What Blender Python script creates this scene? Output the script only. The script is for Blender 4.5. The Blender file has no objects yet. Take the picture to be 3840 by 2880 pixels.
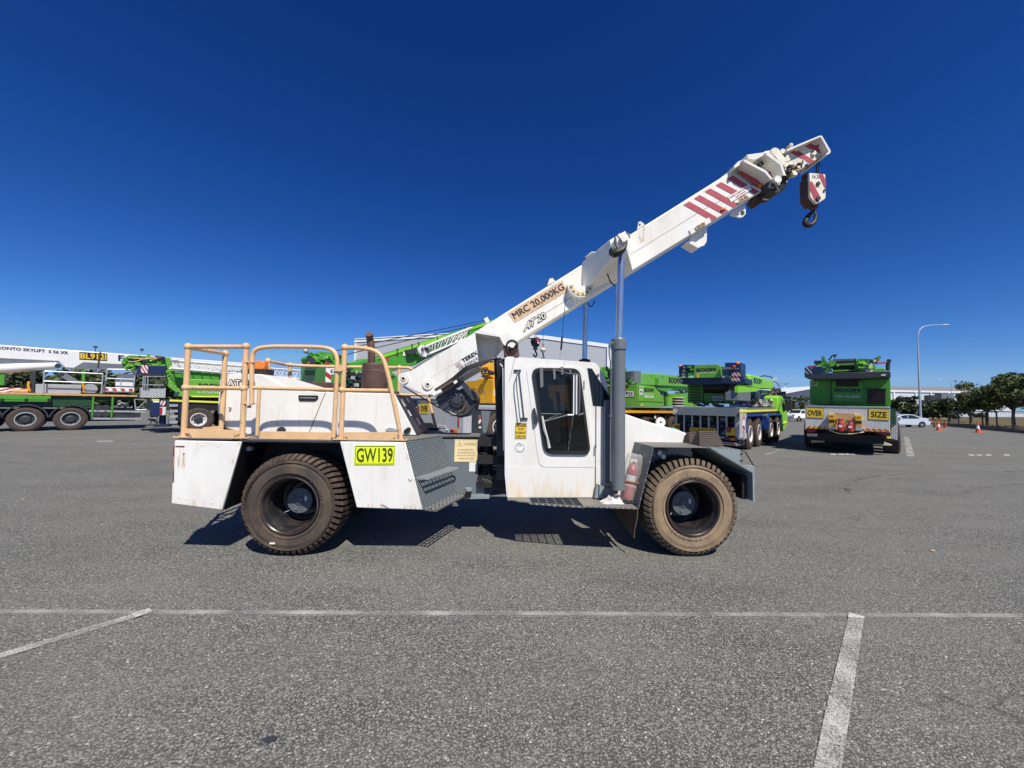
import bpy, math, random
from mathutils import Vector, Matrix
random.seed(7)
sc = bpy.context.scene
COL = sc.collection
R = math.radians
# ------------------------------------------------------------------ camera
F, HC = 1450.0, 1.75
PITCH, ROLL = math.atan(78 / 1450), R(1.0)
cR, sR, cP, sP = math.cos(ROLL), math.sin(ROLL), math.cos(PITCH), math.sin(PITCH)
CAM = Vector((0, 0, HC))
FWD = Vector((0, cP, sP)); DWN = Vector((0, sP, -cP)); RGT = Vector((1, 0, 0))

def ray(px, py):
    dx, dy = px - 1920, py - 1440
    a = dx * cR + dy * sR; b = -dx * sR + dy * cR
    return RGT * a + FWD * F + DWN * b

def gnd(px, py, z=0.0):
    r = ray(px, py); t = (z - HC) / r.z
    return CAM + r * t

def at(px, py, Y):
    r = ray(px, py); return CAM + r * (Y / r.y)

cd = bpy.data.cameras.new('camera'); cam = bpy.data.objects.new('camera', cd); COL.objects.link(cam)
xr = RGT * cR - DWN * sR; yd = RGT * sR + DWN * cR
m3 = Matrix((xr, -yd, -FWD)).transposed()
cam.matrix_world = Matrix.Translation(CAM) @ m3.to_4x4()
cd.sensor_width = 36; cd.lens = F / 3840 * 36; cd.clip_start = 0.05; cd.clip_end = 3000
sc.camera = cam
# ------------------------------------------------------------------ world and sun
w = bpy.data.worlds.new('World'); sc.world = w; w.use_nodes = True
nt = w.node_tree; sky = nt.nodes.new('ShaderNodeTexSky'); sky.sky_type = 'NISHITA'; sky.sun_disc = False
SUN = Vector((0.30, -0.68, 1.0)).normalized()
sky.sun_elevation = math.asin(SUN.z); sky.sun_rotation = math.atan2(SUN.x, SUN.y)
sky.air_density = 1.0; sky.dust_density = 0.0; sky.ozone_density = 4.0; sky.altitude = 800

_sp = nt.nodes.new('ShaderNodeSeparateColor'); _cb = nt.nodes.new('ShaderNodeCombineColor'); nt.links.new(sky.outputs[0], _sp.inputs[0])
for _i, (_a, _p, _c) in enumerate(((1.5, 2.0, .24), (1.06, 1.48, .44), (1.33, 1.23, .78))):     # deepen the sky colour as the phone camera does
    _m = nt.nodes.new('ShaderNodeMath'); _m.operation = 'POWER'; _m.inputs[1].default_value = _p
    _k = nt.nodes.new('ShaderNodeMath'); _k.operation = 'MULTIPLY'; _k.inputs[1].default_value = _a * .0892 ** (_p - 1)
    nt.links.new(_sp.outputs[_i], _m.inputs[0]); nt.links.new(_m.outputs[0], _k.inputs[0]); _n = nt.nodes.new('ShaderNodeMath'); _n.operation = 'MINIMUM'; _n.inputs[1].default_value = _c / .0892; nt.links.new(_k.outputs[0], _n.inputs[0]); nt.links.new(_n.outputs[0], _cb.inputs[_i])
nt.links.new(_cb.outputs[0], nt.nodes['Background'].inputs[0]); nt.nodes['Background'].inputs[1].default_value = 0.075
ld = bpy.data.lights.new('sun', 'SUN'); ld.energy = 4.6; ld.angle = R(0.5); ld.color = (1, .945, .84)
lo = bpy.data.objects.new('sun', ld); COL.objects.link(lo); lo.rotation_euler = SUN.to_track_quat('Z', 'Y').to_euler(); lo.location = (0, -10, 30)
sc.view_settings.view_transform = 'Standard'; sc.view_settings.look = 'None'; sc.view_settings.exposure = 0.25
# ------------------------------------------------------------------ materials
MATS = {}
def nn(t, kind, **kw):
    n = t.nodes.new(kind)
    for k, v in kw.items():
        if k in n.inputs.keys() if isinstance(k, str) else False: n.inputs[k].default_value = v
        else: setattr(n, k, v)
    return n
def mathn(t, op, a, b=None, c=None):
    n = t.nodes.new('ShaderNodeMath'); n.operation = op
    for i, v in enumerate((a, b, c)):
        if v is None: continue
        if hasattr(v, 'links'): t.links.new(v, n.inputs[i])
        else: n.inputs[i].default_value = v
    return n.outputs[0]
def mixc(t, fac, a, b):
    n = t.nodes.new('ShaderNodeMix'); n.data_type = 'RGBA'
    for s, v in ((n.inputs[0], fac), (n.inputs[6], a), (n.inputs[7], b)):
        if hasattr(v, 'links'): t.links.new(v, s)
        elif isinstance(v, (int, float)): s.default_value = v
        else: s.default_value = (*v, 1)
    return n.outputs[2]
def ramp(t, inp, lo, hi):
    n = t.nodes.new('ShaderNodeMapRange'); n.inputs[1].default_value = lo; n.inputs[2].default_value = hi
    t.links.new(inp, n.inputs[0]); return n.outputs[0]
def noise(t, vec, scale, detail=4, rough=.6):
    n = t.nodes.new('ShaderNodeTexNoise'); n.inputs['Scale'].default_value = scale; n.inputs['Detail'].default_value = detail
    n.inputs['Roughness'].default_value = rough; t.links.new(vec, n.inputs['Vector']); return n.outputs[0]
def mapped(t, vec, scale=(1, 1, 1), rot=(0, 0, 0)):
    n = t.nodes.new('ShaderNodeMapping'); n.inputs['Scale'].default_value = scale; n.inputs['Rotation'].default_value = rot
    t.links.new(vec, n.inputs['Vector']); return n.outputs[0]
def mat(name, col, rough=.5, metal=0, var=.12, scale=4, dirt=None, dirtamt=.0, dscale=2.5, bump=0, bscale=40, kind=None, spec=.5, rust=0, emit=None, alpha=None, streak=0, trans=0):
    if name in MATS: return MATS[name]
    m = bpy.data.materials.new(name); m.use_nodes = True; t = m.node_tree; b = t.nodes['Principled BSDF']
    co = t.nodes.new('ShaderNodeTexCoord').outputs['Object']
    c = col
    n1 = noise(t, co, scale, 6)
    dark = tuple(x * (1 - var) for x in col); lite = tuple(min(1, x * (1 + var * .6)) for x in col)
    c = mixc(t, ramp(t, n1, .3, .7), dark, lite)
    if dirtamt:
        nd = noise(t, mapped(t, co, (1, 1, .5)), dscale, 8, .7)
        c = mixc(t, mathn(t, 'MULTIPLY', ramp(t, nd, .48, .8), dirtamt), c, dirt or (.16, .12, .08))
    if streak:
        ns = noise(t, mapped(t, co, (9, 9, .7)), 1.6, 6, .6)
        c = mixc(t, mathn(t, 'MULTIPLY', ramp(t, ns, .56, .8), streak), c, dirt or (.25, .17, .1))
    if rust:
        nr = noise(t, co, 9, 9, .72)
        c = mixc(t, mathn(t, 'MULTIPLY', ramp(t, nr, .6, .66), rust), c, (.16, .055, .02))
    b.inputs['Roughness'].default_value = rough
    t.links.new(ramp_to(t, noise(t, co, 7, 5), rough * .8, min(1, rough * 1.25)), b.inputs['Roughness'])
    b.inputs['Metallic'].default_value = metal; b.inputs['Specular IOR Level'].default_value = spec
    hgt = None
    if kind == 'tread':       # raised diamond tread pattern of checker plate
        sep = t.nodes.new('ShaderNodeSeparateXYZ')
        ge = t.nodes.new('ShaderNodeNewGeometry')
        t.links.new(co, sep.inputs[0])
        nrm = t.nodes.new('ShaderNodeSeparateXYZ'); t.links.new(ge.outputs['Normal'], nrm.inputs[0])
        k = bscale
        up = mathn(t, 'GREATER_THAN', mathn(t, 'ABSOLUTE', nrm.outputs[2]), .7)
        u = mathn(t, 'ADD', sep.outputs[0], sep.outputs[1])
        v = sep.outputs[2]
        u2 = mathn(t, 'ADD', mathn(t, 'MULTIPLY', u, mathn(t, 'SUBTRACT', 1, up)), mathn(t, 'MULTIPLY', sep.outputs[0], up))
        v2 = mathn(t, 'ADD', mathn(t, 'MULTIPLY', v, mathn(t, 'SUBTRACT', 1, up)), mathn(t, 'MULTIPLY', sep.outputs[1], up))
        su = mathn(t, 'SINE', mathn(t, 'MULTIPLY', u2, k)); sv = mathn(t, 'SINE', mathn(t, 'MULTIPLY', v2, k))
        hgt = ramp(t, mathn(t, 'MULTIPLY', su, sv), .25, .6)
        c = mixc(t, hgt, mixc(t, .2, c, (0, 0, 0)), tuple(min(1, x * 2.3 + .02) for x in col))
    if kind == 'ribs':        # vertical ribs of sheet cladding
        sep = t.nodes.new('ShaderNodeSeparateXYZ'); t.links.new(co, sep.inputs[0])
        hgt = ramp(t, mathn(t, 'SINE', mathn(t, 'MULTIPLY', mathn(t, 'ADD', sep.outputs[0], sep.outputs[1]), bscale)), -.2, .8)
        c = mixc(t, hgt, tuple(x * .97 for x in col), c)
    if bump and hgt is None: hgt = noise(t, co, bscale, 4)
    if hgt is not None:
        bp = t.nodes.new('ShaderNodeBump'); bp.inputs['Strength'].default_value = bump or .4; bp.inputs['Distance'].default_value = .01
        t.links.new(hgt, bp.inputs['Height']); t.links.new(bp.outputs[0], b.inputs['Normal'])
    t.links.new(c, b.inputs['Base Color'])
    if emit: b.inputs['Emission Color'].default_value = (*emit[0], 1); b.inputs['Emission Strength'].default_value = emit[1]
    if alpha is not None: b.inputs['Alpha'].default_value = alpha
    if trans: b.inputs['Transmission Weight'].default_value = trans
    MATS[name] = m; return m
def ramp_to(t, inp, lo, hi):
    n = t.nodes.new('ShaderNodeMapRange'); n.inputs[1].default_value = .3; n.inputs[2].default_value = .7
    n.inputs[3].default_value = lo; n.inputs[4].default_value = hi; t.links.new(inp, n.inputs[0]); return n.outputs[0]

WHITE = mat('white_paint', (.84, .825, .775), .38, var=.05, scale=1.5, dirt=(.42, .33, .22), dirtamt=.4, streak=.35, bump=.14, bscale=2.2)
WHITE2 = mat('white_cream_paint', (.84, .80, .71), .4, var=.05, scale=2, dirt=(.45, .3, .14), dirtamt=.25, streak=.2)
WHITEB = mat('white_boom_paint', (.84, .815, .75), .36, var=.05, scale=2, dirt=(.42, .33, .2), dirtamt=.45, dscale=1.6, streak=.22, bump=.08, bscale=2)
STAINW = mat('chipped_white_paint', (.82, .77, .64), .5, var=.1, scale=8, dirt=(.3, .2, .1), dirtamt=.75, dscale=7, rust=.8)
GREY = mat('grey_blue_paint', (.15, .175, .195), .42, var=.1, dirt=(.25, .22, .18), dirtamt=.35)
GREYL = mat('pale_grey_blue_paint', (.25, .305, .315), .5, var=.1, dirt=(.2, .13, .08), dirtamt=.4, rust=.3)
TREADG = mat('grey_tread_plate', (.125, .155, .17), .45, metal=.1, var=.12, dirt=(.22, .17, .12), dirtamt=.55, kind='tread', bscale=118, bump=.7)
TREADD = mat('worn_tread_plate', (.17, .165, .15), .6, metal=.1, var=.2, dirt=(.3, .24, .16), dirtamt=.6, kind='tread', bscale=118, bump=.5, rust=.5)
DARK = mat('black_steel', (.012, .012, .013), .6, var=.3)  # even near-black base colour for steel parts
DARKG = mat('dark_grey_steel', (.035, .042, .052), .45, var=.2, dirt=(.1, .07, .05), dirtamt=.3)
WINCH = mat('charcoal_blue_paint', (.036, .045, .062), .4, var=.25, dirt=(.14, .11, .08), dirtamt=.4)
BLACK = mat('black_rubber', (.014, .014, .014), .55, var=.3)
HOSE = mat('black_hose', (.02, .019, .018), .5, var=.3)
HOSEB = mat('brown_dusty_hose', (.13, .09, .07), .7, var=.3)
TYRE = mat('dark_dusty_tyre', (.07, .056, .044), .85, var=.3, dirt=(.21, .14, .09), dirtamt=.75, dscale=3.5, bump=.2)
TYRET = mat('tan_dusty_tyre', (.33, .235, .145), .9, var=.3, dirt=(.07, .058, .048), dirtamt=.8, dscale=4, bump=.2)
LUG = mat('brown_tread_rubber', (.07, .047, .037), .85, var=.35, dirt=(.22, .14, .09), dirtamt=.75, dscale=8)
LUGT = mat('dusty_tread_rubber', (.13, .1, .068), .85, var=.35, dirt=(.28, .2, .13), dirtamt=.7, dscale=6)
RIM = mat('black_rim', (.02, .021, .025), .3, var=.3, dirt=(.2, .12, .08), dirtamt=.5, dscale=6, spec=.6)
CHROME = mat('chrome_rod', (.62, .63, .65), .24, metal=.85, var=.05)
RAIL = mat('pale_orange_paint', (.78, .50, .26), .42, var=.09, scale=6, dirt=(.3, .15, .07), dirtamt=.3, dscale=9, rust=.4)
RUST = mat('brown_rusted_steel', (.105, .055, .043), .65, var=.35, scale=9, bump=.2)
RUSTO = mat('orange_rust', (.25, .1, .045), .9, var=.4, scale=12)
RED = mat('faded_red_stripe', (.43, .065, .09), .45, var=.08)
REDB = mat('bright_red', (.42, .025, .025), .4, dirt=(.3, .15, .1), dirtamt=.3)
YEL = mat('fluorescent_yellow', (.80, .95, .02), .5, var=.03)
YELS = mat('yellow_sign', (.80, .55, .04), .5, var=.06)
CREAMS = mat('cream_sign', (.85, .70, .40), .5, var=.05)
PEELS = mat('peeling_sticker', (.66, .45, .28), .6, var=.25, scale=14, dirt=(.8, .7, .55), dirtamt=.4, dscale=20)
INK = mat('black_ink', (.016, .015, .014), .5, var=.1)
INKO = mat('olive_ink', (.07, .075, .025), .5, var=.1)
INKT = mat('tan_ink', (.50, .36, .16), .6)
INKR = mat('red_ink', (.55, .2, .17), .5)
INKG = mat('grey_ink', (.16, .16, .17), .5)
PAPER = mat('white_sticker', (.82, .82, .8), .45, var=.05)
WINK = mat('white_lettering', (.86, .86, .86), .45, var=.03)
AMBER = mat('amber_lens', (.8, .22, .03), .2, var=.1)
REDL = mat('red_lens', (.32, .01, .015), .2)
GALV = mat('galvanised_steel', (.5, .54, .55), .45, metal=.5, var=.15)
GREEN = mat('lime_green_paint', (.15, .41, .045), .35, var=.08, scale=1.5, dirt=(.1, .18, .03), dirtamt=.3)
GREEN2 = mat('green_paint', (.075, .31, .03), .4, var=.12, scale=1.5, dirt=(.03, .08, .02), dirtamt=.3)
GREENY = mat('yellow_green_paint', (.24, .60, .03), .4, var=.08)
GREEND = mat('dark_green_paint', (.012, .06, .02), .5, var=.2)
NAVY = mat('navy_paint', (.012, .028, .09), .35, var=.15)
BLUE = mat('blue_paint', (.02, .06, .30), .35, var=.15)
ORANGEY = mat('yellow_orange_paint', (.78, .38, .02), .4, var=.1, scale=1.5)
ALU = mat('aluminium_tread_plate', (.56, .56, .56), .45, metal=.15, var=.15, kind='tread', bscale=80, bump=.7, dirt=(.2, .18, .15), dirtamt=.3)
ALUW = mat('pale_tread_plate', (.42, .43, .44), .4, metal=.3, var=.1, kind='tread', bscale=60, bump=.6)
ALUP = mat('plain_aluminium', (.55, .56, .58), .35, metal=.5, var=.1)
GROOVE = mat('dark_tread_groove', (.024, .019, .015), .9, var=.4, scale=10)
HUBG = mat('shaded_grey_hub', (.105, .125, .138), .5, var=.2, dirt=(.1, .08, .06), dirtamt=.4, dscale=8)  # grey paint darkened to carry the shadow inside the rim
CONE2 = mat('shaded_cone_plastic', (.28, .06, .025), .7, var=.2)  # cone orange darkened to paint in the tree shade
RUSTD = mat('dull_rust_ring', (.10, .055, .035), .8, var=.5, scale=9)
RIMW = mat('white_wheel_rim', (.72, .70, .66), .4, var=.1, dirt=(.2, .13, .09), dirtamt=.5)
TRUCKT = mat('brown_truck_tyre', (.075, .052, .042), .9, var=.25, dirt=(.05, .04, .035), dirtamt=.5)
YLINE = mat('yellow_reflective_strip', (.80, .80, .08), .45, var=.04)
TIMBER = mat('pale_timber', (.62, .37, .17), .7, var=.2)
GLASSD = mat('dark_glass', (.008, .011, .013), .04, var=.4, scale=3, spec=.5)
GLASST = mat('tinted_cab_glass', (.008, .01, .011), .05, var=.4, scale=3, spec=.5, alpha=.8)
REDD = mat('dark_red_lens', (.10, .008, .01), .25)
SEAT = mat('dark_seat_fabric', (.03, .03, .035), .8)
GLASSM = mat('grey_car_glass', (.02, .025, .03), .05, spec=.8)
RAG = mat('white_cloth', (.6, .58, .56), .9, var=.08, bump=.3, bscale=30)
SILVER = mat('silver_car_paint', (.62, .66, .72), .22, metal=.2, var=.03)
CARW = mat('white_car_paint', (.80, .79, .77), .25, var=.03)
CONE = mat('orange_cone_plastic', (.75, .10, .03), .5, var=.1)
BARK = mat('brown_bark', (.075, .05, .035), .9, var=.4, scale=10)
CLAD = mat('pale_grey_cladding', (.40, .425, .455), .55, var=.03, kind='ribs', bscale=9, bump=.04)
CLADW = mat('white_cladding', (.62, .66, .70), .5, var=.04, kind='ribs', bscale=8, bump=.12)
CLADD = mat('slate_blue_cladding', (.075, .095, .15), .5, var=.06, kind='ribs', bscale=6, bump=.15)
ROOFM = mat('grey_roof_sheet', (.3, .28, .27), .5, var=.2)
TRIMW = mat('white_trim', (.75, .77, .8), .5, var=.04)
POLE = mat('pole_galvanised', (.42, .47, .53), .5, metal=.2, var=.1)
FENCEM = mat('black_fence_steel', (.008, .008, .009), .5, var=.2)
BAG = mat('clear_plastic_bag', (.75, .72, .7), .12, var=.1, alpha=.30, spec=.8)
FLAP = mat('brown_mud_flap', (.10, .062, .045), .8, var=.35, dirt=(.35, .25, .16), dirtamt=.5)
CHOCK = mat('brown_rubber_chock', (.095, .072, .06), .85, var=.35, scale=9, bump=.3)
# ------------------------------------------------------------------ mesh builder
class MB:
    def __init__(s): s.v = []; s.f = []; s.m = []; s.ms = []
    def mi(s, m):
        if m not in s.ms: s.ms.append(m)
        return s.ms.index(m)
    def add(s, vs, fs, m):
        o = len(s.v); s.v += [tuple(v) for v in vs]; k = s.mi(m)
        for f in fs: s.f.append(tuple(i + o for i in f)); s.m.append(k)
        return s
    def box(s, x0, x1, y0, y1, z0, z1, m):
        x0, x1 = sorted((x0, x1)); y0, y1 = sorted((y0, y1)); z0, z1 = sorted((z0, z1))
        return s.hexa([(x0, y0, z0), (x1, y0, z0), (x1, y1, z0), (x0, y1, z0), (x0, y0, z1), (x1, y0, z1), (x1, y1, z1), (x0, y1, z1)], m)
    def hexa(s, p, m):
        return s.add(p, [(0, 3, 2, 1), (4, 5, 6, 7), (0, 1, 5, 4), (1, 2, 6, 5), (2, 3, 7, 6), (3, 0, 4, 7)], m)
    def ext(s, pts, d, m):      # polygon of 3d points extruded along vector d
        pts = [Vector(p) for p in pts]; d = Vector(d); n = len(pts)
        nrm = Vector((0, 0, 0))
        for i in range(n): nrm += pts[i].cross(pts[(i + 1) % n])
        if nrm.dot(d) > 0: pts.reverse()
        return s.add(pts + [p + d for p in pts], [tuple(range(n)), tuple(range(2 * n - 1, n - 1, -1))] + [(i, i + n, (i + 1) % n + n, (i + 1) % n) for i in range(n)], m)
    def face(s, pts, m): return s.add(pts, [tuple(range(len(pts)))], m)
    def ring(s, c, ax, r, n, u=None):
        ax = Vector(ax).normalized()
        if u is None: u = Vector((0, 0, 1)).cross(ax)
        if u.length < .05: u = Vector((1, 0, 0)).cross(ax)
        u.normalize(); w_ = ax.cross(u)
        return [Vector(c) + u * (r * math.cos(2 * math.pi * i / n)) + w_ * (r * math.sin(2 * math.pi * i / n)) for i in range(n)]
    def cyl(s, p0, p1, r, m, r1=None, n=14, caps=True):
        p0, p1 = Vector(p0), Vector(p1); r1 = r if r1 is None else r1; a = p1 - p0
        vs = s.ring(p0, a, r, n) + s.ring(p1, a, r1, n)
        fs = [(i, (i + 1) % n, (i + 1) % n + n, i + n) for i in range(n)]
        if caps: fs += [tuple(range(n - 1, -1, -1)), tuple(range(n, 2 * n))]
        return s.add(vs, fs, m)
    def tube(s, pts, r, m, n=8, smooth=0):
        pts = [Vector(p) for p in pts]
        for _ in range(smooth):
            q = [pts[0]]
            for a, b in zip(pts, pts[1:]): q += [a.lerp(b, .25), a.lerp(b, .75)]
            pts = q + [pts[-1]]
        vs = []; k = len(pts); u = None
        for i, p in enumerate(pts):
            t = (pts[min(i + 1, k - 1)] - pts[max(i - 1, 0)]).normalized()
            if u is None:
                u = Vector((0, 0, 1)).cross(t)
                if u.length < .1: u = Vector((0, 1, 0)).cross(t)
            u = (u - t * u.dot(t)).normalized(); rr = r
            if isinstance(r, list): g_ = i * (len(r) - 1) / (k - 1); h_ = min(int(g_), len(r) - 2); rr = r[h_] + (r[h_ + 1] - r[h_]) * (g_ - h_)
            w_ = t.cross(u); vs += [p + u * (rr * math.cos(2 * math.pi * j / n)) + w_ * (rr * math.sin(2 * math.pi * j / n)) for j in range(n)]
        fs = [(i * n + j, i * n + (j + 1) % n, (i + 1) * n + (j + 1) % n, (i + 1) * n + j) for i in range(k - 1) for j in range(n)]
        fs += [tuple(range(n - 1, -1, -1)), tuple(range((k - 1) * n, k * n))]
        return s.add(vs, fs, m)
    def lathe(s, prof, c, ax, m, n=32, mats=None):   # prof: (radius, distance along axis)
        ax = Vector(ax).normalized(); c = Vector(c); vs = []
        for r_, h in prof: vs += s.ring(c + ax * h, ax, max(r_, 1e-4), n)
        for i in range(len(prof) - 1):
            mm = mats[i] if mats else m; o = len(s.v)
            s.add(vs[i * n:(i + 2) * n], [(j, (j + 1) % n, (j + 1) % n + n, j + n) for j in range(n)], mm)
        return s
    def ball(s, c, r, m, n=12, sc_=(1, 1, 1)):
        c = Vector(c); vs = []; k = n // 2
        for i in range(k + 1):
            th = math.pi * i / k
            for j in range(n):
                ph = 2 * math.pi * j / n
                vs.append(c + Vector((r * sc_[0] * math.sin(th) * math.cos(ph), r * sc_[1] * math.sin(th) * math.sin(ph), r * sc_[2] * math.cos(th))))
        return s.add(vs, [(i * n + j, (i + 1) * n + j, (i + 1) * n + (j + 1) % n, i * n + (j + 1) % n) for i in range(k) for j in range(n)], m)
    def text(s, st, quad, m, off=0.003, bold=.0, pad=0):
        # quad: bottom-left, bottom-right, top-right, top-left (3d)
        me = text_mesh(st, bold); xs = [v[0] for v in me[0]]; ys = [v[1] for v in me[0]]
        x0, x1, y0, y1 = min(xs), max(xs), min(ys), max(ys); a, b, c, d = [Vector(q) for q in quad]
        nrm = (b - a).cross(d - a).normalized() * off; vs = []
        for x, y, k in me[0]:
            u = pad + (1 - 2 * pad) * (x - x0) / (x1 - x0 or 1); v = pad + (1 - 2 * pad) * (y - y0) / (y1 - y0 or 1)
            vs.append(a.lerp(b, u).lerp(d.lerp(c, u), v) + nrm * (1 + k * .012))
        return s.add(vs, me[1], m)
    def sign(s, quad, m, th=.004, off=.002):
        a, b, c, d = [Vector(q) for q in quad]; nrm = (b - a).cross(d - a).normalized()
        return s.ext([p + nrm * off for p in (a, b, c, d)], nrm * th, m)
    def build(s, name, parent=None, bevel=0, flat=False, seg=2):
        me = bpy.data.meshes.new(name); me.from_pydata(s.v, [], s.f)
        for m_ in s.ms: me.materials.append(m_)
        me.polygons.foreach_set('material_index', s.m)
        if not flat:
            me.polygons.foreach_set('use_smooth', [True] * len(me.polygons)); me.update(); me.set_sharp_from_angle(angle=R(32))
        me.update(); o = bpy.data.objects.new(name, me); COL.objects.link(o)
        if parent: o.parent = parent
        if bevel:
            b = o.modifiers.new('bevel', 'BEVEL'); b.width = bevel; b.segments = seg; b.limit_method = 'ANGLE'; b.angle_limit = R(40)
        return o
TXT = {}
def text_mesh(st, bold):
    if (st, bold) in TXT: return TXT[(st, bold)]
    cu = bpy.data.curves.new('t', 'FONT'); cu.body = st; cu.resolution_u = 3; cu.align_x = 'CENTER'
    o = bpy.data.objects.new('t', cu); COL.objects.link(o)
    dg = bpy.context.evaluated_depsgraph_get(); me = bpy.data.meshes.new_from_object(o.evaluated_get(dg))
    V = [(v.co.x, v.co.y) for v in me.vertices]; P_ = [tuple(p.vertices) for p in me.polygons]; vs, fs = [], []
    dirs = [(0, 0)] + ([(1, 0), (-1, 0), (0, 1), (0, -1), (.7, .7), (-.7, .7), (.7, -.7), (-.7, -.7)] if bold > 0 else [])
    for k, (dx, dy) in enumerate(dirs):
        o_ = len(vs); vs += [(x + dx * bold, y + dy * bold, k) for x, y in V]; fs += [tuple(i + o_ for i in p) for p in P_]
    r_ = (vs, fs)
    bpy.data.objects.remove(o); bpy.data.curves.remove(cu); bpy.data.meshes.remove(me)
    TXT[(st, bold)] = r_; return r_
def tag(o, label=None, cat=None, group=None, kind=None):
    if label: o['label'] = label
    if cat: o['category'] = cat
    if group: o['group'] = group
    if kind: o['kind'] = kind
    return o
def empty(name, loc, rz=0):
    o = bpy.data.objects.new(name, None); COL.objects.link(o); o.location = loc; o.rotation_euler = (0, 0, rz); o.empty_display_size = .3; return o
def copy_tree(o, parent=None):
    c = o.copy(); COL.objects.link(c)
    if parent: c.parent = parent
    for ch in [x for x in bpy.data.objects if x.parent == o]: copy_tree(ch, c)
    return c
class Frame:
    """local frame of a vehicle: photo points measured on one of its own planes"""
    def __init__(s, loc, rz):
        s.o = Vector(loc); s.rz = rz; s.M = Matrix.Translation(s.o) @ Matrix.Rotation(rz, 4, 'Z'); s.I = s.M.inverted()
        s.c = s.I @ CAM; s.R3 = s.I.to_3x3()
    def y(s, px, py, y):
        d = s.R3 @ ray(px, py); t = (y - s.c.y) / d.y; return s.c + d * t
    def x(s, px, py, x):
        d = s.R3 @ ray(px, py); t = (x - s.c.x) / d.x; return s.c + d * t
    def z(s, px, py, z):
        d = s.R3 @ ray(px, py); t = (z - s.c.z) / d.z; return s.c + d * t
def paint_mat(name, col, cover, sc_=40, st=(1, 1, 1)):
    m = bpy.data.materials.new(name); m.use_nodes = True; t = m.node_tree; bs = t.nodes['Principled BSDF']; co = t.nodes.new('ShaderNodeTexCoord').outputs['Object']
    bs.inputs['Base Color'].default_value = (*col, 1); bs.inputs['Roughness'].default_value = .8
    a = mathn(t, 'ADD', mathn(t, 'MULTIPLY', noise(t, mapped(t, co, st), sc_, 8, .8), .75), mathn(t, 'MULTIPLY', noise(t, co, 2.5, 4), .35)); t.links.new(ramp(t, a, .58 - cover * .2 + .16, .58 - cover * .2 + .34) if 0 else ramp(t, a, .70 - cover * .35, (.86 if name != 'rust_streak' else .98) - cover * .35), bs.inputs['Alpha']); return m
STREAK = paint_mat('rust_streak', (.66, .42, .2), .40, 7, (7, 7, .6))
def arc(c, r, a0, a1, n): return [(c[0] + r * math.cos(R(a0 + (a1 - a0) * i / n)), c[1] + r * math.sin(R(a0 + (a1 - a0) * i / n))) for i in range(n + 1)]
# ================================================================== THE MOBILE CRANE
FR = Frame((0, 4.52, 0), R(2.35))
L = FR.y
def LP(pts, y): return [L(a, b, y) for a, b in pts]
def rp(pts, r, n=5):        # round the corners of a 2d polygon
    out = []; k = len(pts)
    for i in range(k):
        p = Vector(pts[i]); a = Vector(pts[i - 1]); b = Vector(pts[(i + 1) % k])
        rr = r[i] if isinstance(r, (list, tuple)) else r
        ta = p + (a - p).normalized() * min(rr, (a - p).length * .45); tb = p + (b - p).normalized() * min(rr, (b - p).length * .45)
        for j in range(n + 1):
            t = j / n; q = ta.lerp(p, t).lerp(p.lerp(tb, t), t); out.append((q.x, q.y))
    return out
def ringpoly(mb, outer, inner, y, th, m):
    o = LP(outer, y); i_ = LP(inner, y); n = len(o); d = Vector((0, th, 0))
    vs = o + i_ + [p + d for p in o] + [p + d for p in i_]; fs = []
    for a in range(n):
        b = (a + 1) % n
        fs += [(a, b, b + n, a + n), (a, a + 2 * n, b + 2 * n, b), (a + n, b + n, b + 3 * n, a + 3 * n), (a + 2 * n, a + 3 * n, b + 3 * n, b + 2 * n)]
    mb.add(vs, fs, m)
def clutter(mb, A, n, ms, smin=.02, smax=.07, tubes=True):
    # A: three corner points spanning a parallelogram, filled with small fittings
    a, b, c = [Vector(p) for p in A]
    for i in range(n):
        p = a + (b - a) * random.random() + (c - a) * random.random() + Vector((0, random.uniform(-.06, .06), 0)); s_ = random.uniform(smin, smax); k = random.random(); m = random.choice(ms)
        if k < .45 or not tubes: mb.box(p.x - s_, p.x + s_ * .8, p.y - s_, p.y + s_, p.z - s_ * .7, p.z + s_ * .6, m)
        elif k < .7: mb.cyl(p, p + Vector((random.uniform(-1, 1), random.uniform(-.4, .4), random.uniform(-1, 1))).normalized() * s_ * 2.5, s_ * .5, m, n=8)
        else:
            q = a + (b - a) * random.random() + (c - a) * random.random()
            mb.tube([p, (p + q) / 2 + Vector((0, -.03, random.uniform(-.08, .08))), q], s_ * .22, m, n=6, smooth=2)
crane = empty('mobile_crane', FR.o, FR.rz)
tag(crane, 'white pick and carry mobile crane parked side on with its boom raised', 'mobile crane')
W = 2.2; ZD = L(1300, 1655, 0).z      # deck height
P = crane
def part(mb, name, parent=None, **k): return mb.build(name, parent or P, **k)

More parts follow.
